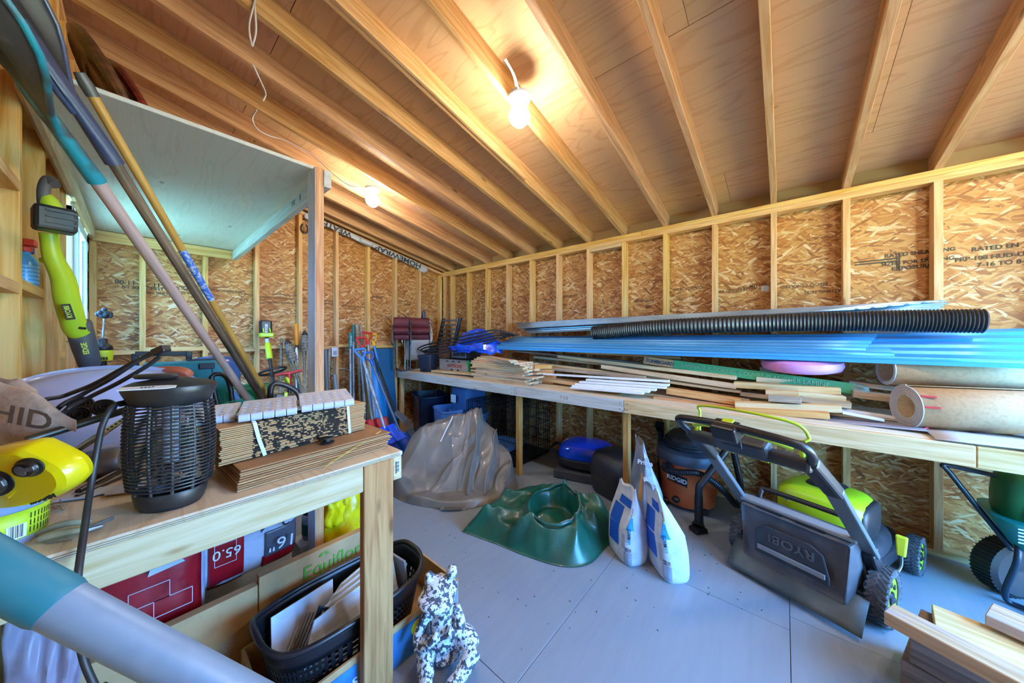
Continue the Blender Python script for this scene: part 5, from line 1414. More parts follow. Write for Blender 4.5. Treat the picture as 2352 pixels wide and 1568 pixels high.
# ---- folding lawn chairs
TUBE = plain('aluminium_tube', 'c4c7c8', .25, metal=.9)
MARN = plain('maroon_canvas', '571520', .6, col2='471019', ns=8, bmp=.15)
GRYC = plain('grey_panel', 'a6a39b', .6)
def chair(cx, cy, lab, sy, full=True, dark=False):
    t = thing('folded_chair', lab, 'folding chair', (cx, cy, RZB), group='folded lawn chairs')
    U = V((.648, -.55, 0)).normalized(); N = V((.65, .75, 0)).normalized()
    U = V((-.76, .65, 0)); N = V((.65, .76, 0))
    w = .18 * sy
    def q(u, n, z): return V((cx, cy, RZB)) + U * u + N * n + V((0, 0, z))
    mt = plain('dark_tube', '3f4346', .35, metal=.6) if dark else TUBE
    for s in (-1, 1):
        mb = MB(); mb.tube(bez([q(s * w, .03, .011), q(s * w * 1.0, .02, .30), q(s * w, -.01, .62), q(s * w * .92, -.03, .72)], 4), .011, 8); mb.build('leg', mt, t, smooth=60)
        mb = MB(); mb.tube(bez([q(s * w * .86, -.06, .011), q(s * w * .86, -.03, .35), q(s * w * .86, .0, .60)], 4), .011, 8); mb.build('leg', mt, t, smooth=60)
        mb = MB(); mb.tube(bez([q(s * w * 1.02, .07, .38), q(s * w * 1.14, .10, .42), q(s * w * 1.16, .08, .56), q(s * w * 1.02, .04, .66)], 4), .009, 8); mb.build('arm', mt, t, smooth=60)
    mb = MB(); mb.tube(bez([q(-w * .86, -.06, .05), q(-w * .5, -.03, .012), q(w * .5, -.03, .012), q(w * .86, -.06, .05)], 5), .010, 8); mb.build('floor_bar', mt, t, smooth=60)
    def sheet(z0, z1, nm, m, puff, n0):
        mb = MB(); mb.grid(lambda u, v: q((u - .5) * 2 * w * .93, n0 + puff * math.sin(PI * v) + .008 * nz(u * 4, v * 4), z0 + (z1 - z0) * v), 12, 8); mb.build(nm, m, t, smooth=60, solid=.012)
    sheet(.62, .76, 'backrest', MARN, .03, .05)
    sheet(.52, .63, 'seat_roll', MARN, .05, .06)
    sheet(.45, .53, 'seat_edge', MARN, .01, .05)
    if full: sheet(.15, .45, 'grey_table', GRYC, .0, .045)
    return t
ch = ax_(958, 800, .48)
cq = ay_(960, 800, .24)
chair(cq.x, .24, 'folded maroon lawn chair with a grey flap on the far end of the long bench', 1.0)
cq = ay_(924, 800, .21)
chair(cq.x, .21, 'folded maroon lawn chair turned sideways, at the very end of the long bench', .62, False, True)
c = ax_(975, 722, .35)
mb = MB(); mb.beam(c + V((0, 0, -.05)), c + V((.03, .02, .05)), .03, .07); mb.beam(c + V((.0, .0, -.35)), c + V((0, 0, -.04)), .02, .03)
tag(mb.build('padded_tool', plain('slate_pad', '5a6470', .5), bevel=.006), 'slate grey padded post standing behind the folded maroon chairs', 'post')
# ---- telescopic ladder
ld = thing('telescopic_ladder', 'folded telescopic ladder with dark rails and grey rungs behind the blue tarp', 'ladder', V((.16, ax_(1030, 780, .16).y, RZB)))
y0 = ax_(1005, 790, .16).y; y1 = ax_(1042, 790, .16).y
def lq(y, z): return V((.20 - .10 * (z - RZB), y + (z - RZB) * .22 - .06, z))
zt2 = ax_(1030, 730, .14).z
for y in (y0, y1):
    mb = MB(); mb.tube([lq(y, RZB), lq(y, RZB + .1), lq(y, zt2)], .028, 10); mb.build('rail', BLK, ld, smooth=50)
for k in range(11):
    z = RZB + .05 + k * (zt2 - RZB - .09) / 10
    mb = MB(); mb.beam(lq(y0 + .02, z) + V((.012, 0, 0)), lq(y1 - .02, z) + V((.012, 0, 0)), .04, .026); mb.build('rung', plain('rung_grey', '7c8082', .35, metal=.5), ld, bevel=.004)
mb = MB()
for k in (1, 6): mb.beam(lq(y0 + .1, RZB + .06 + k * .05) + V((.034, 0, 0)), lq(y0 + .2, RZB + .06 + k * .05) + V((.034, 0, 0)), .002, .012)
mb.build('red_labels', plain('label_red', 'b5433c', .5), ld)
# ---- boxes and pot
pot_c = V((.62, ax_(984, 820, .62).y, RZB))
pt = thing('square_pot', 'dark blue-grey square plastic pot at the edge of the long bench', 'plant pot', pot_c)
POT = plain('pot_navy', '262f3f', .42, nv=.2, ns=15)
Mp = Matrix.Translation(pot_c) @ Matrix.Rotation(.35, 4, 'Z')
def sqr(w, z): return [Mp @ V((w * math.copysign(abs(math.cos(a)) ** .3, math.cos(a)), w * math.copysign(abs(math.sin(a)) ** .3, math.sin(a)), z)) for a in [2 * PI * k / 24 for k in range(24)]]
mb = MB(); mb.loft([sqr(.085, 0), sqr(.088, .004), sqr(.11, .20), sqr(.118, .205), sqr(.12, .232), sqr(.112, .234), sqr(.105, .20), sqr(.08, .02)]); mb.build('pot_wall', POT, pt, smooth=35)
mb = MB()
for k in range(5):
    for s in (-1, 1): mb.box((.04 * s * (1 + .1 * k), .093 + .0042 * k, .03 + .033 * k), (.006, .012, .02), M=Mp)
mb.build('side_ribs', POT, pt, bevel=.002)
a = pot_c + V((.10, .02, 0))
an_c = V((.42, (ax_(1012, 830, .52).y + ax_(1078, 830, .52).y) / 2, RZB + .022))
anw = ax_(1078, 830, .52).y - ax_(1012, 830, .52).y
hb = pst(990, 852, 1108, 862, .70, .70, .12, .026, LUM, 'flat pine board lying under the fruit crate on the long bench')
ab = thing('fruit_crate', 'flat grey-brown fruit crate with red lettering and hand holes, under the dark garden crate', 'crate', an_c)
KR = plain('crate_card', 'b3a08c', .75, nv=.12, ns=10)
mb = MB(); mb.box(an_c + V((0, 0, .085)), (.24, anw, .15)); mb.build('crate_body', KR, ab, bevel=.004)
for yy in (-.13, .0, .12):
    mb = MB(); mb.box(an_c + V((.1205, yy, .135)), (.004, .05, .012)); mb.build('hand_hole', BLK, ab)
for yy in (-.03, .10):
    mb = MB(); mb.lathe([(0, 0), (.022, 0), (.022, .002), (0, .002)], 16, frame(an_c + V((.1205, yy, .014)), (0, 1, 0), (0, 0, 1))); mb.build('vent_hole', BLK, ab)
txt('ANTHONY', .062, an_c + V((.1215, .03, .075)), (0, 1, 0), (0, 0, 1), plain('crate_red', 'b8322c', .6), ab, name='printed_lettering', bold=.001)
gc = an_c + V((-.02, .03, .172))
gb = thing('garden_crate', 'dark wooden crate with black painted lettering on a grey sign, on the fruit crate', 'crate', gc)
DKW = wood('dark_crate_wood', hx('4a382c'), hx('2c2019'), amt=.05)
y0 = ax_(1034, 810, gc.x + .1).y; y1 = ax_(1080, 810, gc.x + .1).y
mb = MB(); mb.box((gc.x, (y0 + y1) / 2, gc.z + .09), (.2, y1 - y0, .17)); mb.build('crate_body', DKW, gb, bevel=.003)
mb = MB(); mb.box((gc.x + .102, y0 + (y1 - y0) * .46, gc.z + .088), (.006, (y1 - y0) * .72, .145)); mb.build('grey_sign', plain('sign_grey', '8a8a86', .6, nv=.2, ns=20), gb, bevel=.002)
txt('GARDEN', .062, (gc.x + .107, y0 + (y1 - y0) * .46, gc.z + .055), (0, 1, 0), (0, 0, 1), BINK, gb, name='painted_lettering', bold=.003)
txt("HARRIET'S", .05, (gc.x + .107, y0 + (y1 - y0) * .46, gc.z + .125), (0, 1, 0), (0, 0, 1), BINK, gb, name='painted_lettering', bold=.003)
y2 = ax_(1008, 810, gc.x + .1).y
mb = MB(); mb.box((gc.x + .0, (y2 + y0) / 2 - .01, gc.z + .09), (.2, y0 - y2 - .01, .18))
tag(mb.build('brown_carton', plain('brown_lattice', '7a5544', .7, col2='4e342a', ns=60, lo=.48, hi=.52), bevel=.003), 'small brown patterned carton left of the dark garden crate', 'carton')
mb = MB(); mb.box((.60, ax_(1077, 822, .6).y, RZB + .16), (.03, .05, .05)); mb.box((.60, ax_(1077, 822, .6).y, RZB + .07), (.02, .03, .14)); tag(mb.build('green_bottle', plain('cap_green', '1d9a57', .4), bevel=.004), 'small green bottle beside the end of the cedar strips', 'bottle')
mb = MB(); pp = V((.70, ax_(976, 848, .70).y, RZB)); mb.box(pp + V((0, 0, .015)), (.05, .07, .03)); tag(mb.build('black_block', BLK, bevel=.004), 'small black block on the bench edge below the square pot', 'block')
# ---- stack of cedar strips
sy0, sy1 = ax_(1086, 850, .76).y, ax_(1212, 850, .76).y
SN = 0
random.seed(3)
z = RZB
ords = ['bottom', 'second', 'third', 'fourth', 'fifth', 'sixth', 'seventh', 'eighth', 'ninth', 'tenth', 'eleventh', 'twelfth', 'thirteenth', 'fourteenth', 'topmost']
for k in range(15):
    th = random.uniform(.015, .020)
    sh = random.uniform(-.05, .05) + (-.03 if k > 9 else .02)
    tw = random.uniform(-.015, .015) + (0 if k < 11 else .05 * (k - 10))
    n = 3 if k < 13 else 1
    for j in range(n):
        xx = .74 - .10 * j + random.uniform(-.012, .012)
        o = stick('cedar_strip', (xx - tw, sy0 + sh + random.uniform(-.02, .02), z + th / 2), (xx + tw, sy1 + sh + random.uniform(-.03, .03), z + th / 2), .088, th - .002, CEDAR, None, (1, 0, 0), bevel=.0015)
        lab = 'pale cedar strip, front one of the %s layer in the stack on the long bench' % ords[k] if j == 0 else 'pale cedar strip, %s one of the %s layer in the stack' % ('middle' if j == 1 else 'rear', ords[k])
        tag(o, lab, 'wood strip', 'cedar strips stacked on the long bench')
    z += th
ctop = z
# darker offcut pile right behind
cb_ = ax_(1232, 845, .62)
for k in range(4):
    o = stick('offcut', (.50 + .03 * k, cb_.y - .10 + .02 * k, RZB + .03 + .05 * k), (.50, cb_.y + .16 - .015 * k, RZB + .03 + .05 * k), .09, .045, ORNG, None, (1, 0, 0))
    tag(o, 'brown block end behind the cedar strips, %s of the pile' % ['bottom', 'second from the bottom', 'third from the bottom', 'top'][k], 'wood block', 'brown blocks behind the cedar strips')
# ---- loose lumber fanned along the bench
random.seed(5)
def lum(*a, **k): return pst(*a, **k)
G = 'loose boards on the long bench'
L = [
 (1228, 868, 1700, 940, .55, .62, .09, .036, LUM, 'long pine board lying lowest behind the white trims'),
 (1200, 888, 1420, 909, .70, .70, .14, .018, ORNG, 'brown plank lying flat on the bench edge left of the white trims'),
 (1255, 846, 1480, 868, .48, .50, .05, .03, OLDW, 'short weathered batten with dark taped marks behind the white trims'),
 (1230, 836, 1700, 900, .40, .50, .07, .02, LUM, 'long thin pale lath running under the green flooring box'),
 (1225, 820, 1545, 852, .32, .36, .06, .026, OLDW, 'long grey-edged batten above the cedar strips, its end cut square'),
 (1215, 832, 1640, 885, .38, .44, .06, .018, PALE, 'long thin lath below the grey-edged batten'),
 (1180, 806, 1480, 836, .28, .30, .08, .02, GREYW, 'grey weathered lath directly under the blue metal sheets'),
 (1280, 818, 1690, 868, .36, .46, .09, .03, PALE, 'pale stud end running in front of the printed flooring box'),
 (1380, 842, 1690, 888, .44, .52, .04, .036, PALE, 'narrow pale batten below the pale stud end'),
 (1400, 872, 1720, 922, .56, .58, .06, .018, OLDW, 'old brown lath in the middle of the loose boards'),
 (1300, 808, 1560, 822, .30, .28, .06, .02, ORNG, 'brown lath peeking out below the blue sheets left of the flooring box'),
 (1700, 905, 1870, 926, .52, .52, .09, .024, OLDW, 'short grey plank under the stacked short studs'),
 (1530, 898, 1700, 925, .62, .62, .09, .044, ORNG, 'knotty orange stud right of the white trims'),
 (1500, 918, 1690, 945, .66, .66, .10, .05, ORNG, 'knotty brown stud on the bench below the orange stud'),
]
for a in L: lum(*a, name='loose_board', cat='board', group=G)
S = [
 (1688, 931, 1934, 940, .70, .64, .09, .042, LUM, 'long short-cut stud with square pink end above the orange stud'),
 (1690, 942, 1906, 956, .73, .70, .09, .036, ORNG, 'orange short stud lying lowest at the front of the pile'),
 (1840, 916, 1956, 932, .60, .60, .09, .036, OLDW, 'brown stud end sticking out to the right of the pile'),
 (1835, 906, 1944, 918, .58, .56, .09, .034, PALE, 'pale yellow stud end under the thick topmost stud'),
 (1764, 914, 1841, 920, .68, .68, .07, .04, OLDW, 'short stained block in front of the pile of studs'),
 (1758, 902, 1836, 905, .64, .64, .07, .03, LUM, 'small flat block on top of the short stained block'),
 (1685, 884, 1932, 899, .52, .50, .09, .040, LUM, 'thick topmost short stud of the pile in front of the green box'),
 (1737, 871, 1939, 888, .44, .42, .05, .036, PALE, 'pale stud behind the thick topmost stud'),
]
for a in S: lum(*a, name='short_stud', cat='stud', group='short studs stacked on the long bench')
# taped marks on the batten
# ---- white trims
WT = [(1228, 858, 1535, 876, .60), (1345, 872, 1535, 885, .63), (1330, 877, 1528, 891, .66), (1320, 882, 1505, 896, .69), (1313, 886, 1490, 900, .72), (1309, 890, 1476, 904, .755)]
for k, (x1, y1, x2, y2, X) in enumerate(WT):
    lum(x1, y1, x2, y2, X, X, .05, .016, WHITEP, ['longest white trim, rearmost of the fan of white strips', 'second white trim from the back of the fan', 'third white trim from the back of the fan', 'third white trim from the front of the fan', 'second white trim from the front of the fan', 'front white trim, nearest the bench edge'][k], name='white_trim', cat='trim', group='fan of white trims on the bench')
for k, a in enumerate([(1905, 938, 2068, 962, .56), (1935, 948, 2032, 966, .64), (1900, 862, 2010, 885, .22), (1905, 850, 2010, 868, .18)]):
    lum(*a[:4], a[4], a[4], .05, .014, WHITEP if k < 2 else PALE, ['long white strip running under the lower beige roll', 'short white strip with a clipped end in front of the long white strip', 'pale strip under the upper beige roll, lower of two', 'pale strip under the upper beige roll, upper of two'][k], name='white_strip', cat='strip', group='strips beside the beige rolls')
for k, a in enumerate([(1960, 905, 2060, 918, .50, OLDW, .04), (1950, 880, 2056, 893, .40, OLDW, .03)]):
    lum(*a[:4], a[4], a[4], .09, a[6], a[5], ['brown board end running under the lower beige roll', 'stained board end between the two beige rolls'][k], name='board_end', cat='board')
# ---- laminate flooring box
a, b = ax_(1478, 826, .40), ax_(1985, 896, .44)
uu = (b - a).normalized(); nn2 = V((1, 0, .22)); nn2 = (nn2 - uu * uu.dot(nn2)).normalized(); vv = nn2.cross(uu); vv = vv if vv.z > 0 else -vv
fx = thing('flooring_box', 'long flat carton of laminate flooring, green with a kraft printed end, in shrink wrap', 'carton', (a + b) / 2)
LL2 = (b - a).length
def fbx(s0, s1, h0, h1, mat, nm, d=.17, o=0.0):
    mb = MB(); p, q = a + uu * (LL2 * s0), a + uu * (LL2 * s1); c = (p + q) / 2 - nn2 * (d / 2 - o)
    mb.box((0, 0, 0), ((q - p).length, h1 - h0, d), M=frame(c + vv * ((h0 + h1) / 2), uu, vv)); return mb.build(nm, mat, fx, bevel=.003)
GBX = plain('flooring_green', '3d9a6a', .3, coat=.3, bmp=.25, bs=6, stretch=(.4, 1, 3))
fbx(0, .185, -.032, .032, CARD, 'kraft_end'); fbx(.186, .97, -.034, .034, GBX, 'green_wrap', .172)
fz = uu.cross(vv); 
pc = a + uu * (LL2 * .105) + nn2 * .002
txt('UNIBOARD', .040, pc - vv * .004 + uu * .01, uu, vv, plain('navy_ink', '2c3e55', .6), fx, name='printed_lettering', bold=.0012)
mb = MB()
for k in range(3): mb.ell(pc - uu * .105 + vv * (.012 - .012 * k) + uu * (.008 * (k % 2)), (.004, .009, .006), (0, 0, .5), 8, 6)
mb.build('printed_emblem', PC['navy_ink'], fx)
txt('LAMINATE FLOORING  COUVRE-PLANCHER LAMINE', .040, a + uu * (LL2 * .56) + nn2 * .0035, uu, vv, plain('pale_green_ink', '7cbf98', .4), fx, name='printed_lettering', xs=.92)
mb = MB()
c = a + uu * (LL2 * .985) - nn2 * .08
mb.ell((0, 0, 0), (.05, .04, .095), None, 16, 10, .7, M=frame(c, uu, vv))
for i, p in enumerate(mb.v): mb.v[i] = p + nn2 * (.012 * nz(p.x * 30, p.y * 30, p.z * 30)) + vv * (.01 * nz(p.y * 26, p.z * 30))
mb.build('shrink_wrap_end', plain('wrap_film', 'b6d2c2', .1, alpha=.45), fx, smooth=40)
# ---- pink foam roll
pc = ax_(1838, 832, .36); pc.z = 1.212
pr_ = thing('foam_roll', 'pink foam underlay roll lying flat under the blue metal sheets', 'foam roll', pc)
PNK = plain('pink_foam', 'd795d2', .7, bmp=.2, bs=60, col2='c983c6', ns=6)
mb = MB(); mb.lathe([(.05, -.04), (.18, -.04), (.215, -.028), (.226, 0), (.22, .028), (.18, .04), (.05, .04)], 48, Matrix.Translation(pc) @ Matrix.Rotation(.10, 4, 'Y'), sx=.95, sy=.95, close=True); mb.build('foam', PNK, pr_, smooth=50)
st2 = pst(1745, 848, 1935, 856, .22, .22, .15, .035, OLDW, 'old board propping up the pink foam roll', name='prop_board')
# ---- beige vinyl rolls
VIN = plain('beige_backing', 'c6ac84', .75, col2='b89d76', ns=60, lo=.45, hi=.65)
VIE = plain('vinyl_edge', 'c5c6c9', .5)
def vroll(p, q, r, lab, turns, wall):
    x = (q - p).normalized(); M = frame(p, x, (0, 0, 1))
    t = thing('vinyl_roll', lab, 'flooring roll', p, group='rolls of sheet flooring')
    mb = MB()
    L = (q - p).length
    def pt(a, rr, s): return M @ V((s, rr * math.cos(a), rr * math.sin(a)))
    def spiral(u): return r - wall + wall * u
    n = turns * 36
    vs, fs = [], []
    for i in range(n + 1):
        a = 2 * PI * i / 36; rr = r - wall + wall * i / n
        vs += [pt(a, rr, 0), pt(a, rr, L)]
    fs = [(2 * i, 2 * i + 2, 2 * i + 3, 2 * i + 1) for i in range(n)]
    mb.add(vs, fs)
    mb.build('rolled_sheet', [VIN], t, smooth=60, solid=.0045)
    mb = MB()
    for j in range(turns):
        rr = r - wall + wall * (j + .5) / turns
        mb.tube([pt(2 * PI * i / 36, rr + wall / turns * i / 36, -.001) for i in range(37)], .0028, 5)
    mb.build('rolled_edge', VIE, t, smooth=60)
    return t, M
p = ax_(2082, 929, .63); p.z = RZB + .118
q = V((p.x - .36, p.y + .98, p.z + .004))
t, Mv = vroll(p, q, .112, 'lower beige roll of sheet flooring near the bench edge, its spiral end towards us', 6, .056)
for k in range(2):
    mb = MB(); mb.box(Mv @ V((.03, .112 * math.cos(.9 + k * .5), .112 * math.sin(.9 + k * .5))), (.012, .05, .008)); mb.build('red_tape', plain('tape_red', 'c4353a', .4), t)

ct = MB(); ct.grid(lambda u, v: V((p.x + .02 + .20 * v - .0 * u, p.y + .05 + u * 1.0, RZB + .006 + .02 * u * v + .012 * (1 - v))), 12, 6); tag(ct.build('loose_sheet', VIE, smooth=60, solid=.003), 'loose grey sheet end sticking out below the lower beige roll', 'sheet')
p2 = ax_(2035, 848, .44); q2 = V((p2.x - .32, p2.y + 1.05, p2.z - .01))
vroll(p2, q2, .088, 'upper beige roll of sheet flooring, hollow end under the blue sheets', 3, .020)
mb = MB(); mb.tube([ax_(2085, 965, .60) + V((0, 0, -.02)), ax_(2130, 984, .68), ax_(2112, 986, .69)], .006, 8); tag(mb.build('red_strap', PC['tape_red'], smooth=50), 'red strap end under the lower beige roll', 'strap')
for k, (x1, y1, x2, y2) in enumerate([(2215, 992, 2345, 1026), (2225, 988, 2350, 1018)]):
    aa, bb = az_(x1, y1, RZB + .006 + .006 * k), az_(x2, y2, RZB + .006 + .006 * k)
    o = stick('brown_strip', aa, bb + (bb - aa) * .6, .045, .005, plain('brown_vinyl', '6e5a58', .5), None, (1, -.3, 0)); tag(o, ['flat brown strip crossing the bench edge at the right', 'second brown strip lying on the first one at the right edge'][k], 'strip')
c = az_(2330, 992, RZB + .06); mb = MB(); mb.tube([V((.50, 5.20, RZB + .06)), V((.62, 5.55, RZB + .06)), V((.75, 6.1, RZB + .06))], .055, 20)
tag(mb.build('underlay_roll', plain('silver_underlay', 'c3ccd8', .4, bmp=.3, bs=120), smooth=50), 'silvery white underlay roll at the right edge of the bench', 'roll')
o = pst(1900, 968, 2130, 990, .70, .74, .2, .006, plain('grey_laminate', '9d9aa0', .45), 'thin grey plank lying on the bench under the white strips', name='thin_plank')
# ---- metal sheets
BLM = plain('blue_sheet_metal', '4a8fb8', .38, metal=.25, col2='4286b0', ns=3, stretch=(1, 1, 1))
BLM2 = plain('bright_blue_sheet_metal', '3f96cf', .36, metal=.2)
GAL = plain('galvanised_sheet', '9fb0b2', .35, metal=.6, col2='8b9c9e', ns=4)
def csheet(name, c00, c10, c11, c01, ribs, mat, lab, amp=.013, lips=True):
    """corrugated sheet: c00-c10 = front edge, c01-c11 = rear edge"""
    t = thing(name, lab, 'metal sheet', c00.lerp(c10, .5), group='metal roofing sheets on the bench')
    n = (c10 - c00).cross(c01 - c00).normalized(); n = n if n.z > 0 else -n
    m = ribs * 8
    def f(u, v):
        p = c00.lerp(c10, u).lerp(c01.lerp(c11, u), v)
        s = (v * ribs) % 1.0
        h = amp * sstep(0, .12, s) * (1 - sstep(.28, .40, s))
        return p + n * h
    mb = MB(); mb.grid(f, 14, m + 1); mb.build('sheet', mat, t, smooth=30, solid=.0012)
    if lips:
        mb = MB(); mb.grid(lambda u, v: f(u, 0) + V((.003, 0, -.022 * v)), 14, 2); mb.build('front_lip', mat, t, solid=.0012)
    return t
def E(px, py, X): return ax_(px, py, X)
csheet('blue_sheet', E(1086, 796, .52), E(2420, 838, .52), E(2420, 752, .07), E(1150, 784, .10), 5, BLM2, 'bright blue metal sheet, lowest of the blue sheets and running out at the right')
csheet('blue_sheet', E(1130, 793, .50), E(2055, 818, .50), E(2020, 772, .10), E(1180, 776, .10), 5, BLM, 'dusty blue metal sheet, middle of the blue sheets, ending before the beige rolls')
csheet('blue_sheet', E(1150, 788, .485), E(1988, 805, .485), E(2020, 765, .09), E(1185, 773, .09), 5, BLM, 'dusty blue metal sheet, topmost of the blue sheets')
csheet('grey_sheet', E(1215, 766, .30), E(2140, 722, .30), E(2180, 694, .04), E(1190, 744, .06), 6, GAL, 'galvanised corrugated sheet, lowest of the grey sheets above the drain pipe', .010, False)
csheet('grey_sheet', E(1192, 755, .28), E(1960, 712, .28), E(2195, 689, .03), E(1188, 741, .04), 6, GAL, 'galvanised corrugated sheet, topmost of the grey sheets above the drain pipe', .010, False)
# ---- black corrugated drain pipe
pts = bez([E(1362, 764, .30), E(1500, 752, .30), E(1750, 742, .30), E(2000, 737, .30), E(2262, 737, .30)], 40)
P_, R_ = [], []
tot = len(pts)
n = 230
for i in range(n + 1):
    s = i / n * (tot - 1); k = min(int(s), tot - 2); P_.append(pts[k].lerp(pts[k + 1], s - k))
    P_[-1] = P_[-1] + V((0, 0, .0))
    R_.append(.068 if i % 2 else .060)
dp = thing('drain_pipe', 'black corrugated drain pipe lying on the blue metal sheets', 'pipe', P_[n // 2])
mb = MB(); mb.tube(P_, R_, 18); mb.build('ribbed_wall', plain('drain_black', '1c1e22', .45, nv=.2, ns=6), dp, smooth=25)
# ---- blue tarp and black hose
BT2 = plain('blue_tarpaulin', '0f56d8', .3, coat=.2, bmp=.5, bs=14, col2='0a46c0', ns=6)
tc = [E(1042, 800, .62), E(1065, 800, .66), E(1110, 796, .62), E(1150, 785, .5), E(1156, 768, .3), E(1120, 760, .2), E(1070, 770, .25), E(1040, 785, .45)]
bt = thing('blue_tarp', 'crumpled bright blue tarpaulin on the crates under the black hose', 'tarpaulin', (.45, tc[0].y + .25, 1.25))
cx = sum(p.x for p in tc) / 8; cy = sum(p.y for p in tc) / 8
def bh(x, y, r): return 1.255 + (1 - r ** 2.6) * (.22 + .06 * nz(x * 7, y * 7)) + .06 * nz(x * 13, y * 13, 3) * (1 - r * .4) - .05 * r * (x > cx)
mb = heap([(p.x, p.y) for p in tc], bh, 18, 56); mb.build('tarp_cloth', BT2, bt, smooth=50, solid=.003)
mb = MB(); mb.grid(lambda u, v: E(1030 + 80 * u, 792 + 12 * v + 6 * nz(u * 5, v * 3), .66) + V((.02 * nz(u * 8, v * 6), 0, .02 * nz(u * 7, v * 5, 4))), 16, 6); mb.build('hanging_fold', BT2, bt, smooth=50, solid=.003)
hs = thing('irrigation_hose', 'coil of black irrigation hose draped over the blue tarp and the square pot', 'hose', (.6, tc[0].y, 1.25))
HOSE = plain('hose_black', '1b1d20', .4)
for k in range(5):
    o = 4 * k; z = .02 * nz(k * 3.1)
    pts = [E(1188 - o * 2, 770 + o * .3, .46 - .02 * k), E(1140, 758 + o * 1.4, .52), E(1090, 766 + o * 1.8, .60), E(1020, 782 + o * 1.7, .68), E(975 + o, 793 + o * 1.2, .72), E(960 + o * 1.2, 801 + o * .8, .70), E(968 + o * 1.5, 803 + o * .4, .58), E(1000, 796 + o * .6, .50)]
    mb = MB(); mb.tube(bez(pts, 7), .0105, 9); mb.build('hose_loop', HOSE, hs, smooth=60)

# ================================================================== UNDER THE RIGHT BENCH
def tote(name, lab, c, w, d, h, mat, lidm, rz, lid=True, open_=False):
    t = thing(name, lab, 'storage box', c)
    M = Matrix.Translation(V(c)) @ Matrix.Rotation(rz, 4, 'Z')
    def rr(sx, sy, z): return [M @ V((sx * math.copysign(abs(math.cos(a)) ** .35, math.cos(a)), sy * math.copysign(abs(math.sin(a)) ** .35, math.sin(a)), z)) for a in [2 * PI * (k + .5) / 32 for k in range(32)]]
    mb = MB(); mb.loft([rr(w * .43, d * .43, 0), rr(w * .44, d * .44, .006), rr(w * .49, d * .49, h * .88), rr(w * .52, d * .52, h * .9), rr(w * .52, d * .52, h * .94), rr(w * .49, d * .49, h * .94), rr(w * .48, d * .48, h * .88), rr(w * .42, d * .42, .012)], cap=True); mb.build('tub', mat, t, smooth=35)
    if lid:
        mb = MB(); mb.loft([rr(w * .53, d * .53, h * .93), rr(w * .54, d * .54, h * .97), rr(w * .50, d * .50, h * .985), rr(w * .46, d * .46, h * .97), rr(w * .2, d * .2, h * .975)]); mb.build('lid', lidm, t, smooth=35)
    return t, M
NVT = plain('navy_tote', '0f1e38', .3, coat=.2)
CBT = plain('clear_blue_tote', '6f9ed8', .22, alpha=.62)
CBL = plain('clear_blue_lid', '8cb6e2', .25, alpha=.8)
c = ax_(982, 900, .50)
t, M = tote('navy_tote', 'dark navy storage tote on the floor in the far corner under the long bench', (.50, c.y + .05, 0), .62, .44, .60, NVT, NVT, 1.2, False)
for s in (-1, 1):
    mb = MB(); mb.box((.21 * s, .225, .53), (.05, .02, .05), M=M); mb.build('latch', plain('latch_grey', '6c7787', .4), t, bevel=.006)
c = ax_(1070, 900, .48)
tote('clear_tote', 'pale blue clear tote standing on the floor under the upper clear tote', (.46, c.y + .03, 0), .50, .36, .43, CBT, CBL, 1.35)
t, M = tote('clear_tote', 'lidded pale blue clear tote with a white label, stacked under the bench', (.46, c.y + .03, .425), .46, .34, .35, CBT, CBL, 1.35)
mb = MB(); mb.box((.0, 0, 0), (.002, .10, .10), M=Matrix.Translation((.46 + .19, c.y - .05, .60)) @ Matrix.Rotation(.0, 4, 'Z')); mb.build('white_label', WHITEP, t)
c2 = ax_(1022, 945, .78)
t, M = tote('clear_tote', 'open pale blue clear tote in front of the navy tote', (.70, c2.y - .02, 0), .44, .32, .52, CBT, CBL, 1.25, False)
# dog crate
wc = thing('wire_crate', 'black wire dog crate with a plastic floor tray under the long bench', 'dog crate', (.38, 1.75, 0))
WIRE = plain('crate_wire', '16161a', .4, metal=.3)
cx0, cx1, cy0, cy1, ch_ = .06, .70, 1.39, 2.17, .63
def wpanel(o, u, v, nu, nv, nm):
    mb = MB()
    for i in range(nu + 1): mb.tube([o + u * (i / nu), o + u * (i / nu) + v], .0028 if 0 < i < nu else .004, 5)
    for j in range(nv + 1): mb.tube([o + v * (j / nv), o + v * (j / nv) + u], .0034, 5)
    mb.build(nm, WIRE, wc)
z_ = V((0, 0, ch_ - .02)); X__ = V((cx1 - cx0, 0, 0)); Y__ = V((0, cy1 - cy0, 0))
o_ = V((cx0, cy0, .02))
wpanel(o_ + Y__, X__, z_, 20, 5, 'end_panel'); wpanel(o_, X__, z_, 20, 5, 'end_panel')
wpanel(o_, Y__, z_, 28, 5, 'side_panel'); wpanel(o_ + X__, Y__, z_, 28, 5, 'side_panel')
wpanel(o_ + z_, X__, Y__, 14, 5, 'top_panel')
mb = MB(); mb.box(((cx0 + cx1) / 2, (cy0 + cy1) / 2, .012), (cx1 - cx0 - .01, cy1 - cy0 - .01, .02)); mb.build('floor_tray', BLK, wc, bevel=.004)
mb = MB(); mb.box((.32, 1.66, .06), (.35, .40, .07)); tag(mb.build('blue_cushion', plain('pale_blue_cloth', '8da6c6', .9), bevel=.02), 'pale blue folded cloth inside the wire dog crate', 'cloth')
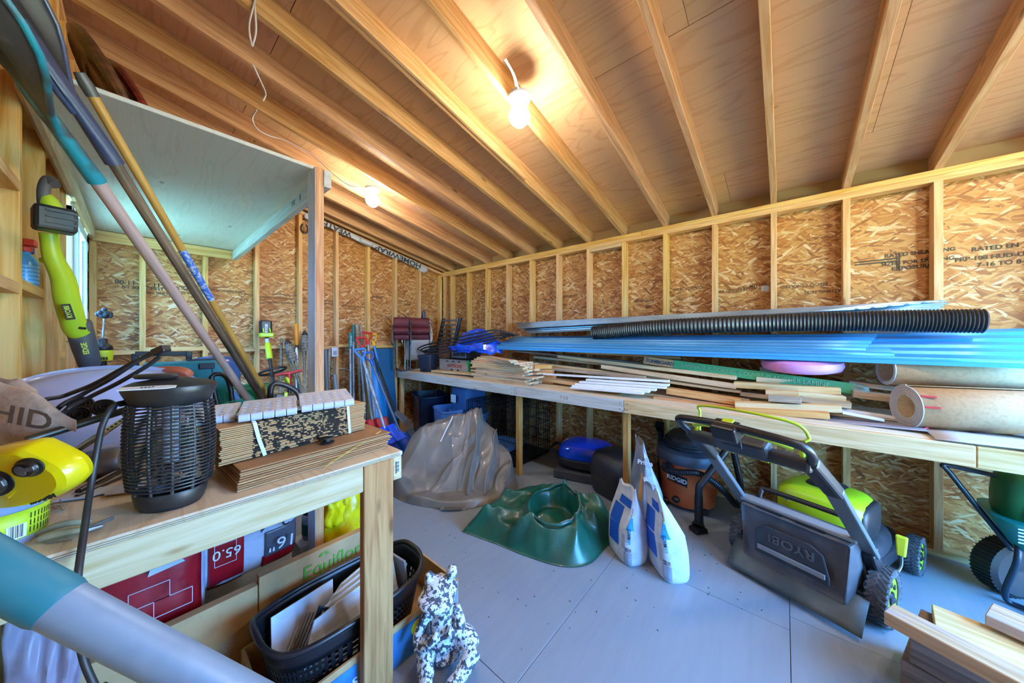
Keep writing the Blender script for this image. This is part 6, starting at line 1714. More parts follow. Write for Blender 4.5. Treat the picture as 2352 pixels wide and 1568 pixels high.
# blue portable grill
gcn = V((.36, ax_(1348, 1060, .36).y, 0))
gr = thing('portable_grill', 'portable grill with a shiny blue rounded lid on the floor under the bench', 'grill', gcn)
Mg = Matrix.Translation(gcn) @ Matrix.Rotation(.25, 4, 'Z')
GB2 = plain('grill_blue', '0d3fc4', .12, coat=.6)
mb = MB(); mb.ell((0, 0, .20), (.185, .275, .165), None, 36, 20, .62, M=Mg); mb.v = [V((p.x, p.y, max(p.z, .205))) for p in mb.v]; mb.build('lid', GB2, gr, smooth=60)
mb = MB(); mb.ell((0, 0, .20), (.20, .29, .12), None, 36, 16, .6, M=Mg); mb.v = [V((p.x, p.y, min(p.z, .203))) for p in mb.v]; mb.build('base', BLK, gr, smooth=50)
mb = MB()
for k in range(12): mb.box((-.16 + .0 * k, .05 + k * .012, .30 - .004 * k), (.06, .004, .06), M=Mg)
mb.build('lid_vents', plain('grill_blue_dark', '0a2a80', .3), gr)
mb = MB(); mb.tube(bez([Mg @ V((-.1, -.27, .22)), Mg @ V((-.12, -.36, .24)), Mg @ V((.06, -.36, .24)), Mg @ V((.08, -.28, .22))], 6), .014, 8); mb.build('handle', BLK, gr, smooth=60)
mb = MB(); mb.box((.0, .0, .045), (.40, .58, .09), M=Mg); mb.build('foot', plain('grill_foot', '3c3c40', .6), gr, bevel=.015)
# black grill case
kc = V((.52, ax_(1422, 1100, .52).y, 0))
kb = thing('black_case', 'bulky black moulded case with raised lettering on its lid, behind the bench post', 'case', kc)
Mk = Matrix.Translation(kc) @ Matrix.Rotation(-.35, 4, 'Z') @ Matrix.Diagonal((.86, .86, 1, 1))
KB = plain('case_black', '25262a', .42, nv=.2, ns=20, bmp=.1, bs=80)
def sq2(w, d, z, pw=.45): return [Mk @ V((w * math.copysign(abs(math.cos(a)) ** pw, math.cos(a)), d * math.copysign(abs(math.sin(a)) ** pw, math.sin(a)), z)) for a in [2 * PI * k / 36 for k in range(36)]]
mb = MB(); mb.loft([sq2(.19, .23, 0), sq2(.20, .245, .02), sq2(.215, .262, .16), sq2(.218, .265, .175)]); mb.build('lower_shell', KB, kb, smooth=40)
mb = MB(); mb.loft([sq2(.222, .27, .178), sq2(.222, .27, .20), sq2(.208, .255, .30), sq2(.17, .215, .355), sq2(.12, .16, .372), sq2(.02, .03, .376)]); mb.build('lid', KB, kb, smooth=40)
txt('Weber', .055, Mk @ V((.16, -.02, .352)), Mk.to_3x3() @ V((0, -1, 0)), Mk.to_3x3() @ V((.55, 0, -.5)), plain('case_letter', '101013', .3), kb, ext=.004, name='raised_lettering', xs=1.2)
# ================================================================== THINGS ON THE FLOOR
# ---- grey-brown tarpaulin pile
TARP = plain('grey_tarpaulin', '777066', .36, spec=.6, coat=.18, col2='6a6359', ns=5, bmp=.05, bs=7)
gp = thing('grey_tarp', 'big heap of folded grey-brown tarpaulin on the floor below the bench end', 'tarpaulin', (1.3, 1.95, 0))
gpoly = [(1.86, 1.60), (1.84, 1.90), (1.76, 2.12), (1.64, 2.33), (1.46, 2.44), (1.24, 2.50), (1.02, 2.46), (.90, 2.30), (.87, 2.0), (.90, 1.68), (1.05, 1.48), (1.45, 1.42)]
pk_ = V((1.03, 1.76)); ddir = V((.83, .55)); cdir = V((-.55, .83))
def gh(x, y, r):
    w = V((x, y)) - pk_
    t = w.dot(ddir); s = w.dot(cdir) + .035 * nz(x * 4, y * 4) + .10 * t * t
    A_, B_ = V((1.0, 1.82)), V((1.42, 1.56))
    ab = B_ - A_; pt = V((x, y)) - A_
    kk = max(0, min(1, pt.dot(ab) / ab.dot(ab)))
    dist = (pt - ab * kk).length
    base = .62 - .13 * kk - .98 * max(0, dist - .04) + .10 * max(0, dist - .35)
    u_ = s - .10 * t + .03 * nz(x * 3, y * 3, 7)
    f = 0
    if u_ > .04:
        qq = (u_ - .04) / .155; fr_ = qq - math.floor(qq)
        f = (.125 * (fr_ if fr_ < .80 else .80 * (1 - (fr_ - .80) / .20)) - .035) * sstep(.04, .12, u_)
    else:
        f = .035 * (1 - abs(nz(x * 2.2 + 1, y * 2.6))) ** 4 - .02
    crease = .03 * (1 - abs(nz(x * 4 + 2, y * 5))) ** 5 + .008 * nz(x * 11, y * 11, 2)
    h = max(.05, base + f) * sstep(0, .10, 1 - r) ** .6 + crease * (1 - r) ** .3
    return max(.004, h)
mb = heap(gpoly, gh, 60, 168); mb.build('tarp_cloth', TARP, gp, smooth=75)
def inpoly(x, y, P):
    c = False; j = len(P) - 1
    for i in range(len(P)):
        if (P[i][1] > y) != (P[j][1] > y) and x < (P[j][0] - P[i][0]) * (y - P[i][1]) / (P[j][1] - P[i][1]) + P[i][0]: c = not c
        j = i
    return c
for n in range(4):
    pp = []
    for k in range(60):
        t_ = -.12 + k * .014; s_ = .10 * t_ + .04 + .155 * (n + .80)
        for _ in range(3):
            q = pk_ + ddir * t_ + cdir * s_
            s_ = .10 * t_ + .04 + .155 * (n + .80) - .065 * nz(q.x * 4, q.y * 4) * 0 - (.035 * nz(q.x * 4, q.y * 4) + .10 * t_ * t_ - .0) - .03 * nz(q.x * 3, q.y * 3, 7)
        q = pk_ + ddir * t_ + cdir * s_
        if inpoly(q.x, q.y, [(1.33 + (a - 1.33) * .93, 1.95 + (b - 1.95) * .93) for a, b in gpoly]) and gh(q.x, q.y, .4) > .06: pp.append(V((q.x, q.y, gh(q.x, q.y, .4) + .002)))
    if len(pp) > 6:
        mb = MB(); mb.tube(pp, .007, 6); mb.build('hem', TARP, gp, smooth=70)
mb = MB(); mb.grid(lambda u, v: V((1.02 - .07 * v + .10 * u * (1 - v) - .02, 1.78 + .18 * u - .02 * v, .60 - .16 * u - .09 * v + .02 * nz(u * 5, v * 4))), 14, 10); mb.build('fold_flap', TARP, gp, smooth=70, solid=.004)
for a, b in (((1060, 952), (1015, 1002)),):
    p, q = V((1.20, 1.74, 0)), V((1.40, 1.80, 0))
    pp = []
    for k in range(7):
        z = p.lerp(q, k / 6); pp.append(V((z.x, z.y, gh(z.x, z.y, .3) + .006)))
    mb = MB()
    for k in range(6): mb.beam(pp[k], pp[k + 1], .012, .003)
    mb.build('white_tape', WHITEP, gp)
bk_ = az_(1040, 1168, .012)
mb = MB(); mb.beam(bk_ + V((.06, -.05, .006)), bk_ + V((-.04, .05, .0)), .035, .012); mb.build('strap', plain('strap_grey', '5a554c', .7), gp, bevel=.003)
mb = MB(); mb.tube([bk_ + V((-.055 + .016 * math.cos(a), .065 + .016 * math.sin(a), .004)) for a in [k * PI / 6 for k in range(12)]], .0035, 6, closed=True); mb.beam(bk_ + V((.075, -.065, .01)), bk_ + V((.055, -.045, .01)), .03, .006); mb.build('metal_ring', STEEL, gp, smooth=40)
# ---- green bag
GCL = plain('green_tarpaulin', '0a5544', .36, spec=.6, coat=.2, col2='084638', ns=5, bmp=.05, bs=8)
gb2 = thing('green_bag', 'collapsed dark green tarpaulin bag with a round zipped opening in the middle of the floor', 'bag', (1.4, 3.0, 0))
bpoly = [(1.80, 2.58), (1.74, 2.86), (1.70, 3.10), (1.63, 3.32), (1.50, 3.43), (1.28, 3.44), (1.10, 3.46), (1.00, 3.34), (.98, 3.12), (1.00, 2.88), (1.10, 2.66), (1.28, 2.52), (1.55, 2.50)]
oc = V((1.35, 3.07))
oa, ob, ot = .235, .18, .55
def orad(x, y):
    w = V((x, y)) - oc
    u = w.x * math.cos(ot) + w.y * math.sin(ot); v = -w.x * math.sin(ot) + w.y * math.cos(ot)
    return math.hypot(u / oa, v / ob)
def g2h(x, y, r):
    e = sstep(0, .30, 1 - r) ** .7
    base = .125 + .07 * sstep(1.5, 1.0, x)
    th_ = math.atan2(y - oc.y, x - oc.x)
    base += (.045 * (1 - abs(math.sin(th_ * 3.5 + 2.2 * nz(x * 2.5, y * 2.5)))) ** 2 - .012) * sstep(.3, .7, r) * 1.5 + .06 * (.35 - abs(nz(x * 5, y * 5)))
    q = orad(x, y)
    base += .035 * math.exp(-((q - 1.05) / .18) ** 2)
    hole = (1 - sstep(.80, 1.0, q))
    h = base * e
    h = h * (1 - hole) + hole * (.060 + .06 * math.exp(-((x - 1.36) ** 2 + (y - 3.02) ** 2) / .010))
    return max(.004, h + .010 * nz(x * 14, y * 14, 1) * e)
mb = heap(bpoly, g2h, 60, 156); mb.build('bag_cloth', GCL, gb2, smooth=75)
rimp = []
for k in range(48):
    a = 2 * PI * k / 48
    u, v = oa * 1.02 * math.cos(a), ob * 1.02 * math.sin(a)
    x = oc.x + u * math.cos(ot) - v * math.sin(ot); y = oc.y + u * math.sin(ot) + v * math.cos(ot)
    rimp.append(V((x, y, g2h(x, y, .4) + .006)))
mb = MB(); mb.tube(rimp, .012, 8, closed=True); mb.build('opening_hem', GCL, gb2, smooth=60)
ZIP = plain('zip_grey', '6b6a66', .5)
mb = MB(); mb.tube([p + V((0, 0, .011)) for p in rimp[2:26]], .0045, 6); mb.build('zipper', ZIP, gb2, smooth=60)
p = az_(1392, 1195, .02)
mb = MB(); mb.tube(bez([az_(1345, 1165, .16), az_(1375, 1150, .12), az_(1388, 1175, .03), az_(1394, 1196, .012)], 6), .004, 6); mb.ell(az_(1394, 1196, .012), (.012, .008, .008), None, 8, 6); mb.build('draw_cord', RUB, gb2, smooth=60)
# ---- bags of mortar
def mortar(name, lab, c, rz, w, d, h, leanx, leany, mat, seed, pinch=.5):
    t = thing(name, lab, 'bag', c, group='bags of mortar')
    M = Matrix.Translation(V(c)) @ Matrix.Rotation(rz, 4, 'Z')
    prof = [(0, .86), (.02, .96), (.08, 1.03), (.25, 1.06), (.48, 1.03), (.62, .98), (.72, .88), (.81, .76), (.89, .62), (.95, .52), (1.0, .46)]
    n = 40
    def surf(a, z, off=0.0):
        for i in range(len(prof) - 1):
            if prof[i][0] <= z <= prof[i + 1][0]:
                k = (z - prof[i][0]) / (prof[i + 1][0] - prof[i][0]); s = prof[i][1] + (prof[i + 1][1] - prof[i][1]) * k; break
        else: s = prof[-1][1]
        pw = .55
        fold = 1 + .10 * max(0, z - .45) * math.sin(a * 7 + seed) + .03 * nz(math.cos(a) * 3, math.sin(a) * 3, z * 9 + seed)
        dz = s if z < .5 else s * (1 - (z - .5) * 1.7)
        x = math.copysign(abs(math.cos(a)) ** pw, math.cos(a)) * w / 2 * (s ** pinch) * fold
        y = math.copysign(abs(math.sin(a)) ** pw, math.sin(a)) * d / 2 * max(dz, .12) * fold
        nrm = V((x, y, 0)).normalized()
        zz = z * h + (.03 * h * math.sin(a * 5 + seed) * (z > .93))
        return M @ (V((x + leanx * z * z, y + leany * z * z, zz)) + nrm * off)
    zs = [0, .01, .03, .08, .15, .22, .3, .38, .45, .5, .55, .6, .65, .7, .75, .8, .85, .9, .95, 1.0]
    mb = MB(); mb.loft([[surf(2 * PI * k / n, z) for k in range(n)] for z in zs]); mb.build('bag_wrap', mat, t, smooth=50)
    def patch(nm, m, a0, a1, z0, z1, shape=None, off=.0018, na=8, nzz=8):
        mb = MB()
        mb.grid(lambda u, v: surf(a0 + (a1 - a0) * (u if shape is None else .5 + (u - .5) * shape(v)), z0 + (z1 - z0) * v, off), na, nzz); mb.build(nm, m, t, smooth=60)
    return t, surf, patch
plain('print_navy', '23324a', .5)
MW = plain('mortar_bag_white', 'd6dae1', .5, bmp=.6, bs=22, col2='c4c9d2', ns=9, coat=.1)
MG = plain('mortar_bag_grey', '9aa3b2', .35, bmp=.4, bs=10, col2='7f8898', ns=6, coat=.2)
PBL = plain('print_blue', '1458c4', .45); PCY = plain('print_cyan', '2f9fdc', .45); PGR = plain('print_grey', '98a3b3', .5)
PMG = plain('print_magenta', 'c0458a', .5); PGN = plain('print_green', '4fae6a', .5); PORr = plain('print_orange', 'e0a03c', .5)
def deco(t, surf, patch, toward, s=1.0, texts=()):
    a = toward
    patch('blue_stripe', PBL, a - 1.30, a - .85, .22, .74)
    patch('blue_top', PBL, a - 1.05, a - .30, .76, .86)
    patch('cyan_flash', PCY, a - .28, a + .42, .50, .66, lambda v: .35 + .65 * (1 - v))
    patch('grey_panel', PGR, a - .45, a + .25, .03, .20)
    patch('magenta_mark', PMG, a + .02, a + .12, .72, .78); patch('green_mark', PGN, a - .05, a + .06, .665, .70); patch('yellow_mark', PORr, a + .10, a + .18, .69, .73)
    for k in range(9): patch('text_line', PGR, a - .62, a - .38 + .03 * (k % 3), .24 + .022 * k, .249 + .022 * k, off=.0016, na=5, nzz=2)
    for i in range(3):
        for j in range(2): patch('symbol', plain('print_navy', '23324a', .5), a - .33 + .09 * i, a - .27 + .09 * i, .21 + .03 * j, .232 + .03 * j, na=2, nzz=2)
    patch('barcode', WINK, a + .0, a + .24, .205, .265, off=.0022)
    for i in range(7): patch('barcode_line', PC['print_navy'], a + .02 + i * .03, a + .032 + i * .03, .212, .258, off=.003, na=2, nzz=2)
    for s_, zz, sz, m in texts:
        p0, p1 = surf(a + .05, zz, .004), surf(a + .05, zz + .12, .004)
        q = surf(a + .12, zz + .06, .004)
        yd = (p1 - p0).normalized(); xd = (q - surf(a - .02, zz + .06, .004)).normalized()
        txt(s_, sz, surf(a + .05, zz + .06, .006), yd, -xd, m, t, name='printed_lettering', bold=.0006)
c1 = az_(1441, 1292, 0); c1 = c1 + (V((c1.x, c1.y, 0)) - V((CAM.x, CAM.y, 0))).normalized() * .085
tow = lambda c, rz: math.atan2(CAM.y - c.y, CAM.x - c.x) - rz
t, sf, pt_ = mortar('mortar_bag', 'white bag of mortar with a blue stripe, shorter and left of the two in front', (c1.x, c1.y, 0), .95, .235, .17, .445, .0, -.0, MW, 1.0)
deco(t, sf, pt_, tow(c1, .95), texts=(('MAPEI', .40, .024, PC['print_navy']), ('Ultracolor', .36, .022, PCY)))
c2_ = az_(1535, 1330, 0); c2_ = c2_ + (V((c2_.x, c2_.y, 0)) - V((CAM.x, CAM.y, 0))).normalized() * .085
t, sf, pt_ = mortar('mortar_bag', 'white bag of mortar with a blue shoulder, slumping and right of the two in front', (c2_.x, c2_.y, 0), .75, .235, .17, .505, -.03, -.10, MW, 2.6)
deco(t, sf, pt_, tow(c2_, .75) + .0, texts=(('MAPEI', .42, .024, PC['print_navy']), ('Keracolor', .38, .022, PCY)))
t, sf, pt_ = mortar('mortar_bag', 'tall grey bag of primer with an orange flash behind the two white bags', (.95, 3.60, 0), .6, .29, .17, .66, .0, -.06, MG, 4.0, .75)
a = tow(V((.95, 3.60, 0)), .6)
pt_('orange_flash', plain('flash_orange', 'e3a04a', .45), a - .75, a - .30, .44, .72, lambda v: 1.0 - .6 * v)
pt_('grey_band', plain('band_grey', '707a88', .5), a - .6, a + .5, .78, .87)
p = sf(a, .83, .006); xd = (sf(a + .3, .83) - sf(a - .3, .83)).normalized(); txt('Prima', .042, p, xd, V((0, 0, 1)), WINK, t, name='printed_lettering', bold=.001)

# ---- shop vacuum
VC = V((.285, 3.72, 0))
vc = thing('shop_vacuum', 'orange shop vacuum with a black motor lid and corrugated hose, against the right wall', 'shop vacuum', VC)
VO = plain('vac_orange', 'dc6c38', .42, nv=.12, ns=8)
VG = plain('vac_grey', '4e535c', .5, nv=.15, ns=20)
MV = Matrix.Translation(VC)
mb = MB(); mb.lathe([(0, .03), (.185, .03), (.195, .04), (.205, .12), (.228, .36), (.236, .37), (.236, .39), (0, .39)], 40, MV); mb.build('drum', VO, vc, smooth=40)
mb = MB(); mb.lathe([(.24, .375), (.246, .385), (.246, .43), (.236, .455), (.20, .47), (0, .475)], 40, MV); mb.build('lid_ring', VG, vc, smooth=40)
mb = MB(); mb.lathe([(.165, .465), (.17, .50), (.16, .56), (.12, .60), (.06, .622), (0, .626)], 32, MV); mb.build('motor_head', BLK, vc, smooth=45)
mb = MB()
for k in range(5): mb.tube([VC + V(((.178 + .012 * (k % 2)) * math.cos(a), (.178 + .012 * (k % 2)) * math.sin(a), .485 + .012 * k)) for a in [2 * PI * i / 36 for i in range(36)]], .007, 6, closed=True)
mb.build('wrapped_cord', CAB, vc, smooth=60)
for s in (-1, 1):
    mb = MB(); mb.box(VC + V((.02, s * .235, .40)), (.07, .03, .09)); mb.build('latch', VO, vc, bevel=.008)
for k in range(4):
    a = .8 + k * PI / 2
    mb = MB(); mb.lathe([(0, -.022), (.022, -.022), (.026, 0), (.022, .022), (0, .022)], 14, Matrix.Translation(VC + V((.20 * math.cos(a), .20 * math.sin(a), .027))) @ Matrix.Rotation(PI / 2, 4, 'X')); mb.build('caster', BLK, vc, smooth=40)
av = math.atan2(CAM.y - VC.y, CAM.x - VC.x)
def vs(a, z, o=0.0):
    r = .205 + (.228 - .205) * (z - .12) / .24 + o
    return VC + V((r * math.cos(av + a), r * math.sin(av + a), z))
mb = MB(); mb.grid(lambda u, v: vs(-.75 + u * .72, .225 + .08 * v - .02 * u, .0025), 14, 3); mb.build('brand_plate', BLK, vc, smooth=60)
RL = -.37
p = vs(RL, .258, .006); xd = (vs(RL + .1, .256) - vs(RL - .1, .259)).normalized(); txt('RIDGID', .046, p, xd, (0, 0, 1), WINK, vc, ext=.002, name='lettering', bold=.0012)
mb = MB(); mb.grid(lambda u, v: vs(-.70 + u * .62, .228 + .006 * v - .02 * u, .004), 14, 2); mb.build('orange_rule', VO, vc)
pd1 = vs(-.30, .10, .01); mb = MB(); mb.ell(vs(-.42, .09, .01), (.03, .03, .028), None, 14, 8); mb.build('drain_cap', BLK, vc, smooth=50)
mb = MB(); mb.tube([vs(-.62, .335, -.03), vs(-.62, .345, .05)], .038, 16); mb.build('hose_port', BLK, vc, smooth=50)
def ribbed(pts, r, nm, par, mat, n=3, k=6):
    P = bez(pts, k * 3); m = len(P)
    mb = MB(); mb.tube(P, [r * (1.0 if i % 2 else .90) for i in range(m)], 12); mb.build(nm, mat, par, smooth=30)
HB = plain('vac_hose_black', '1a1c21', .42)
def vpx(px, py, x): return ax_(px, py, x)
hp = [vpx(1524, 1066, .50), vpx(1530, 1078, .56), vpx(1560, 1084, .60), vpx(1600, 1086, .60), vpx(1632, 1102, .55), vpx(1665, 1130, .48), vpx(1690, 1158, .38), vpx(1699, 1148, .25), vpx(1700, 1110, .20), vpx(1690, 1060, .20), vpx(1682, 1020, .22)]
ribbed(hp, .024, 'hose', vc, HB)
w0, w1, w2 = vpx(1606, 1118, .66), vpx(1616, 1104, .64), vpx(1688, 1008, .50)
mb = MB(); mb.tube(bez([w2, w2.lerp(w1, .5), w1, w0, vpx(1605, 1140, .66)], 6), .024, 12); mb.build('wand', HB, vc, smooth=60)
nzp = vpx(1604, 1168, .66); nzp.z = max(nzp.z, .0)
mb = MB(); b0 = vpx(1605, 1138, .66); mb.tube([b0, V((b0.x, b0.y, .06)), V((b0.x + .02, b0.y, .035))], [.027, .03, .045], 14); mb.build('nozzle_neck', HB, vc, smooth=40)
mb = MB(); mb.beam(V((b0.x + .01, b0.y - .03, .018)), V((b0.x + .06, b0.y + .035, .018)), .10, .034); mb.build('floor_nozzle', BLK, vc, bevel=.012)
cvt = V((.12, ax_(1513, 1000, .12).y + .02, 0))
ct_ = thing('crevice_tube', 'upright black vacuum tube with a square mouth behind the grey primer bag', 'vacuum tube', cvt)
zt_ = ax_(1513, 975, .12).z
mb = MB(); mb.tube([cvt, cvt + V((0, 0, zt_ - .02))], .028, 12); mb.build('tube', BLK, ct_, smooth=50)
mb = MB(); mb.beam(cvt + V((0, 0, zt_ - .05)), cvt + V((.05, .0, zt_ + .02)), .06, .05, w2=.075, h2=.065); mb.build('mouth', BLK, ct_, bevel=.004)

# ---- lawn mower (local: X to its right, Y forward, origin under the rear axle)
MO = V((.835, 4.425, 0))
mw = thing('lawn_mower', 'black and lime battery lawn mower with a dusty grass catcher, seen from behind', 'lawn mower', MO, rz=math.atan2(.94, .335))
T = W[mw.name]
MBK = plain('mower_black', '1e2025', .45, nv=.2, ns=10)
MCH = plain('mower_charcoal', '292c32', .5, col2='3c4046', ns=14, lo=.5, hi=.75)
MGR = plain('mower_grey', '6b7076', .4, metal=.25)
DUST = plain('dusty_charcoal', '45484e', .65, col2='585b60', ns=9, lo=.45, hi=.7)
FLAP = plain('dusty_rubber_flap', '454d4c', .6, col2='525c58', ns=5)
TIRE = plain('dirty_tyre', '35373a', .8, col2='55585a', ns=25, bmp=.3, bs=40)
MLIME = plain('mower_lime', 'b4cf1e', .35)
def mm(): return MB(T)
def wheel(x, y, r, w, side, lab):
    Mw = Matrix.Translation((x, y, r)) @ Matrix.Rotation(PI / 2, 4, 'Y')
    m = mm(); m.lathe([(r * .70, -w * .42), (r * .86, -w * .5), (r * .97, -w * .42), (r, -w * .2), (r, w * .2), (r * .97, w * .42), (r * .86, w * .5), (r * .70, w * .42)], 40, Mw, close=True)
    tyre = m.build('tyre', TIRE, mw, smooth=40)
    m = mm()
    n = 32
    for k in range(n):
        for s in (-1, 1):
            a = 2 * PI * (k + .25 * s) / n
            p = Mw @ V((r * 1.006 * math.cos(a), r * 1.006 * math.sin(a), s * w * .06)); q = Mw @ V((r * .985 * math.cos(a + .20), r * .985 * math.sin(a + .20), s * w * .46))
            c = Mw @ V((0, 0, s * w * .2)); m.beam(p, q, .010, .004, up=(p + q) / 2 - c)
    o = m.build('tread', TIRE, tyre)
    m = mm(); m.lathe([(0, side * w * .28), (r * .25, side * w * .34), (r * .30, side * w * .30), (r * .66, side * w * .38), (r * .70, side * w * .36), (r * .70, side * w * .2), (0, side * w * .2)], 30, Mw); m.build('rim', MLIME if lab else MBK, tyre, smooth=40)
    m = mm(); m.lathe([(0, side * w * .44), (r * .22, side * w * .43), (r * .26, side * w * .3), (0, side * w * .3)], 20, Mw)
    for k in range(6):
        a = 2 * PI * k / 6; p = Mw @ V((r * .48 * math.cos(a), r * .48 * math.sin(a), side * w * .37)); m.ell(p, (.004, r * .10, r * .10), None, 10, 6)
    m.build('hub', BLK, tyre, smooth=40)
wheel(-.30, 0, .128, .075, -1, False); wheel(.30, 0, .135, .078, 1, True)
wheel(-.30, .70, .105, .06, -1, True); wheel(.30, .66, .108, .062, 1, True)
deck = [(-.23, -.02), (-.24, .30), (-.26, .60), (-.20, .80), (0, .86), (.20, .80), (.26, .60), (.24, .30), (.23, -.02)]
m = mm(); m.prism(deck, .10, z0=.075); m.build('deck', MBK, mw, bevel=.03, seg=3)
m = mm(); m.ell((0, .42, .17), (.24, .32, .10), None, 28, 14, .7); m.build('deck_top', MCH, mw, smooth=50)
m = mm(); m.ell((0.015, .25, .375), (.20, .18, .125), None, 28, 16, .5); m.build('battery_cover', MLIME, mw, smooth=50)
m = mm(); m.ell((.015, .28, .468), (.10, .12, .04), None, 20, 10, .6); m.ell((.195, .27, .37), (.03, .15, .095), None, 16, 10, .6); m.build('cover_panel', MBK, mw, smooth=50)
m = mm(); m.grid(lambda u, v: V((-.115 + .24 * u, .25 - .172 - .006 * math.sin(PI * u) + .010 * v, .40 + .055 * v)), 10, 3); m.build('warning_label', plain('warning_blue', '3f5fa8', .5, col2='c8cdd8', ns=120, lo=.48, hi=.56), mw, solid=.002)
# grass catcher
cat = []
for y, zz0, zz1, w0, w1 in ((-.175, .125, .385, .205, .225), (-.20, .10, .395, .215, .235), (-.13, .09, .41, .235, .25), (-.03, .10, .41, .24, .25)):
    cat.append([V((-w0, y, zz0)), V((w0, y, zz0)), V((w1, y + .0, zz1)), V((-w1, y + .0, zz1))])
m = mm(); m.loft(cat[0:1] + cat[1:]); gcx = m.build('grass_catcher', DUST, mw, bevel=.012)
m = mm(); m.box((0, -.135, .416), (.50, .075, .022)); m.build('catcher_lid', plain('dusty_lid', '7d7f80', .7), gcx, bevel=.006)
def bz_(x, z, o=0.0):
    return V((x, -.196 - o - .0 * z, z))
m = mm(); m.prism([(-.155, .015), (.165, .015), (.165, .05), (.14, .155), (.09, .185), (-.11, .185), (-.155, .14)], .014, Matrix(((1, 0, 0, 0), (0, 0, -1, -.196), (0, 1, 0, .145), (0, 0, 0, 1)))); m.build('rear_panel', MCH, gcx, bevel=.006)
m = mm(); m.beam(V((-.14, -.216, .20)), V((.15, -.216, .20)), .012, .025); m.build('panel_ledge', plain('dusty_lid', '7d7f80', .7), gcx, bevel=.003)
txt('RYOBI', .062, T @ V((0.01, -.2125, .275)), T.to_3x3() @ V((-1, 0, 0)), (0, 0, -1), DUST, gcx, ext=.003, name='raised_lettering', bold=.001, xs=1.15)
for x in (-.10, .08):
    m = mm(); m.box((x, -.178, .404), (.12, .006, .014)); m.build('vent_slot', BLK, gcx)
m = mm(); m.tube([V(p) for p in bez([(-.20, -.05, .40), (-.195, -.03, .445), (-.17, -.02, .46), (.17, -.02, .46), (.195, -.03, .445), (.20, -.05, .40)], 5)], .014, 10); m.build('carry_handle', BLK, gcx, smooth=60)
# rear flap
m = mm(); m.grid(lambda u, v: V((-.285 + .57 * u, -.12 - .105 * v - .03 * math.sin(PI * v * .5), .150 - .125 * v ** 1.2)), 12, 8); m.build('rear_flap', FLAP, mw, smooth=60, solid=.006)
m = mm(); m.beam(V((-.285, -.10, .16)), V((.285, -.10, .16)), .06, .014); m.build('flap_hinge', BLK, mw, bevel=.003)
# handle
hU = V((0, -.80, .60)).normalized()
for s in (-1, 1):
    p = V((s * .265, .02, .27)); e = V((s * .255, -.30, .60)); e2 = V((s * .25, -.60, .83)); 
    m = mm(); m.beam(V((s * .275, .06, .16)), V((s * .268, -.07, .36)), .05, .07); m.build('arm_bracket', MBK, mw, bevel=.01)
    m = mm(); m.beam(V((s * .268, -.05, .33)), e2.lerp(e, .35), .026, .068, up=V((1, 0, 0))); m.build('handle_arm', MGR, mw, bevel=.006)
    m = mm(); m.beam(e2.lerp(e, .45), V((s * .235, -.70, .905)), .05, .065, up=V((1, 0, 0))); m.build('arm_sleeve', MBK, mw, bevel=.012)
m = mm(); m.beam(V((-.25, -.69, .885)), V((.25, -.69, .885)), .06, .055); m.build('cross_bar', MCH, mw, bevel=.014)
m = mm(); m.box((.0, -.70, .905), (.22, .075, .085), rot=(.5, 0, 0)); m.build('console_base', MCH, mw, bevel=.015)
m = mm(); m.tube(bez([V((-.245, -.70, .90)), V((-.262, -.75, .945)), V((-.24, -.80, .985)), V((-.12, -.835, 1.005)), V((0, -.84, 1.01)), V((.12, -.835, 1.005)), V((.24, -.80, .985)), V((.262, -.75, .945)), V((.245, -.70, .90))], 6), .0165, 12); m.build('grip_bar', BLK, mw, smooth=60)
m = mm(); m.box((.0, -.835, .985), (.105, .07, .075), rot=(.45, 0, 0)); con = m.build('console', BLK, mw, bevel=.010)
m = mm(); m.box((.005, -.832, 1.029), (.045, .028, .008), rot=(.45, 0, 0)); m.build('lime_button', LIME, con, bevel=.003)
m = mm(); m.box((0, -.80, .94), (.085, .012, .07), rot=(.35, 0, 0)); m.build('key_cover', plain('mower_blue_black', '202a38', .35), con, bevel=.004)
m = mm(); m.tube(bez([V((-.20, -.69, .915)), V((-.215, -.66, 1.0)), V((-.19, -.70, 1.045)), V((0, -.745, 1.065)), V((.19, -.70, 1.045)), V((.225, -.66, .99)), V((.215, -.67, .97))], 6), .0065, 8); m.build('bail_bar', LIME, mw, smooth=60)
for s in (-1, 1):
    m = mm(); m.tube(bez([V((s * .055, -.80, .985)), V((s * .13, -.785, .975)), V((s * .20, -.74, .95))], 6), .010, 8); m.build('drive_lever', LIME, mw, smooth=60)
    m = mm(); m.tube([V((s * .215, -.69, .91)), V((s * .215, -.69, .94))], .010, 8); m.build('lever_pin', LIME, mw, smooth=60)
m = mm(); m.box((-.06, -.665, .852), (.03, .03, .02)); m.box((.08, -.665, .852), (.03, .03, .02)); m.beam(V((-.02, -.665, .848)), V((.12, -.665, .848)), .012, .01); m.build('lime_clips', LIME, mw, bevel=.002)
m = mm(); m.tube(bez([V((.305, .16, .16)), V((.325, .20, .22)), V((.325, .20, .30))], 5), .005, 8); m.build('height_rod', STEEL, mw, smooth=60)
m = mm(); m.beam(V((.325, .20, .27)), V((.325, .21, .37)), .03, .022, w2=.042, h2=.03); m.build('height_lever', plain('lever_lime', 'dce83a', .35), mw, bevel=.006)
m = mm(); m.box((.285, .10, .15), (.05, .12, .09)); m.box((.29, .10, .20), (.03, .08, .03)); m.build('height_bracket', MBK, mw, bevel=.008)
for k in range(3):
    m = mm(); m.box((.312, .06 + .03 * k, .17), (.012, .012, .05)); m.build('bracket_rib', MBK, mw, bevel=.002)

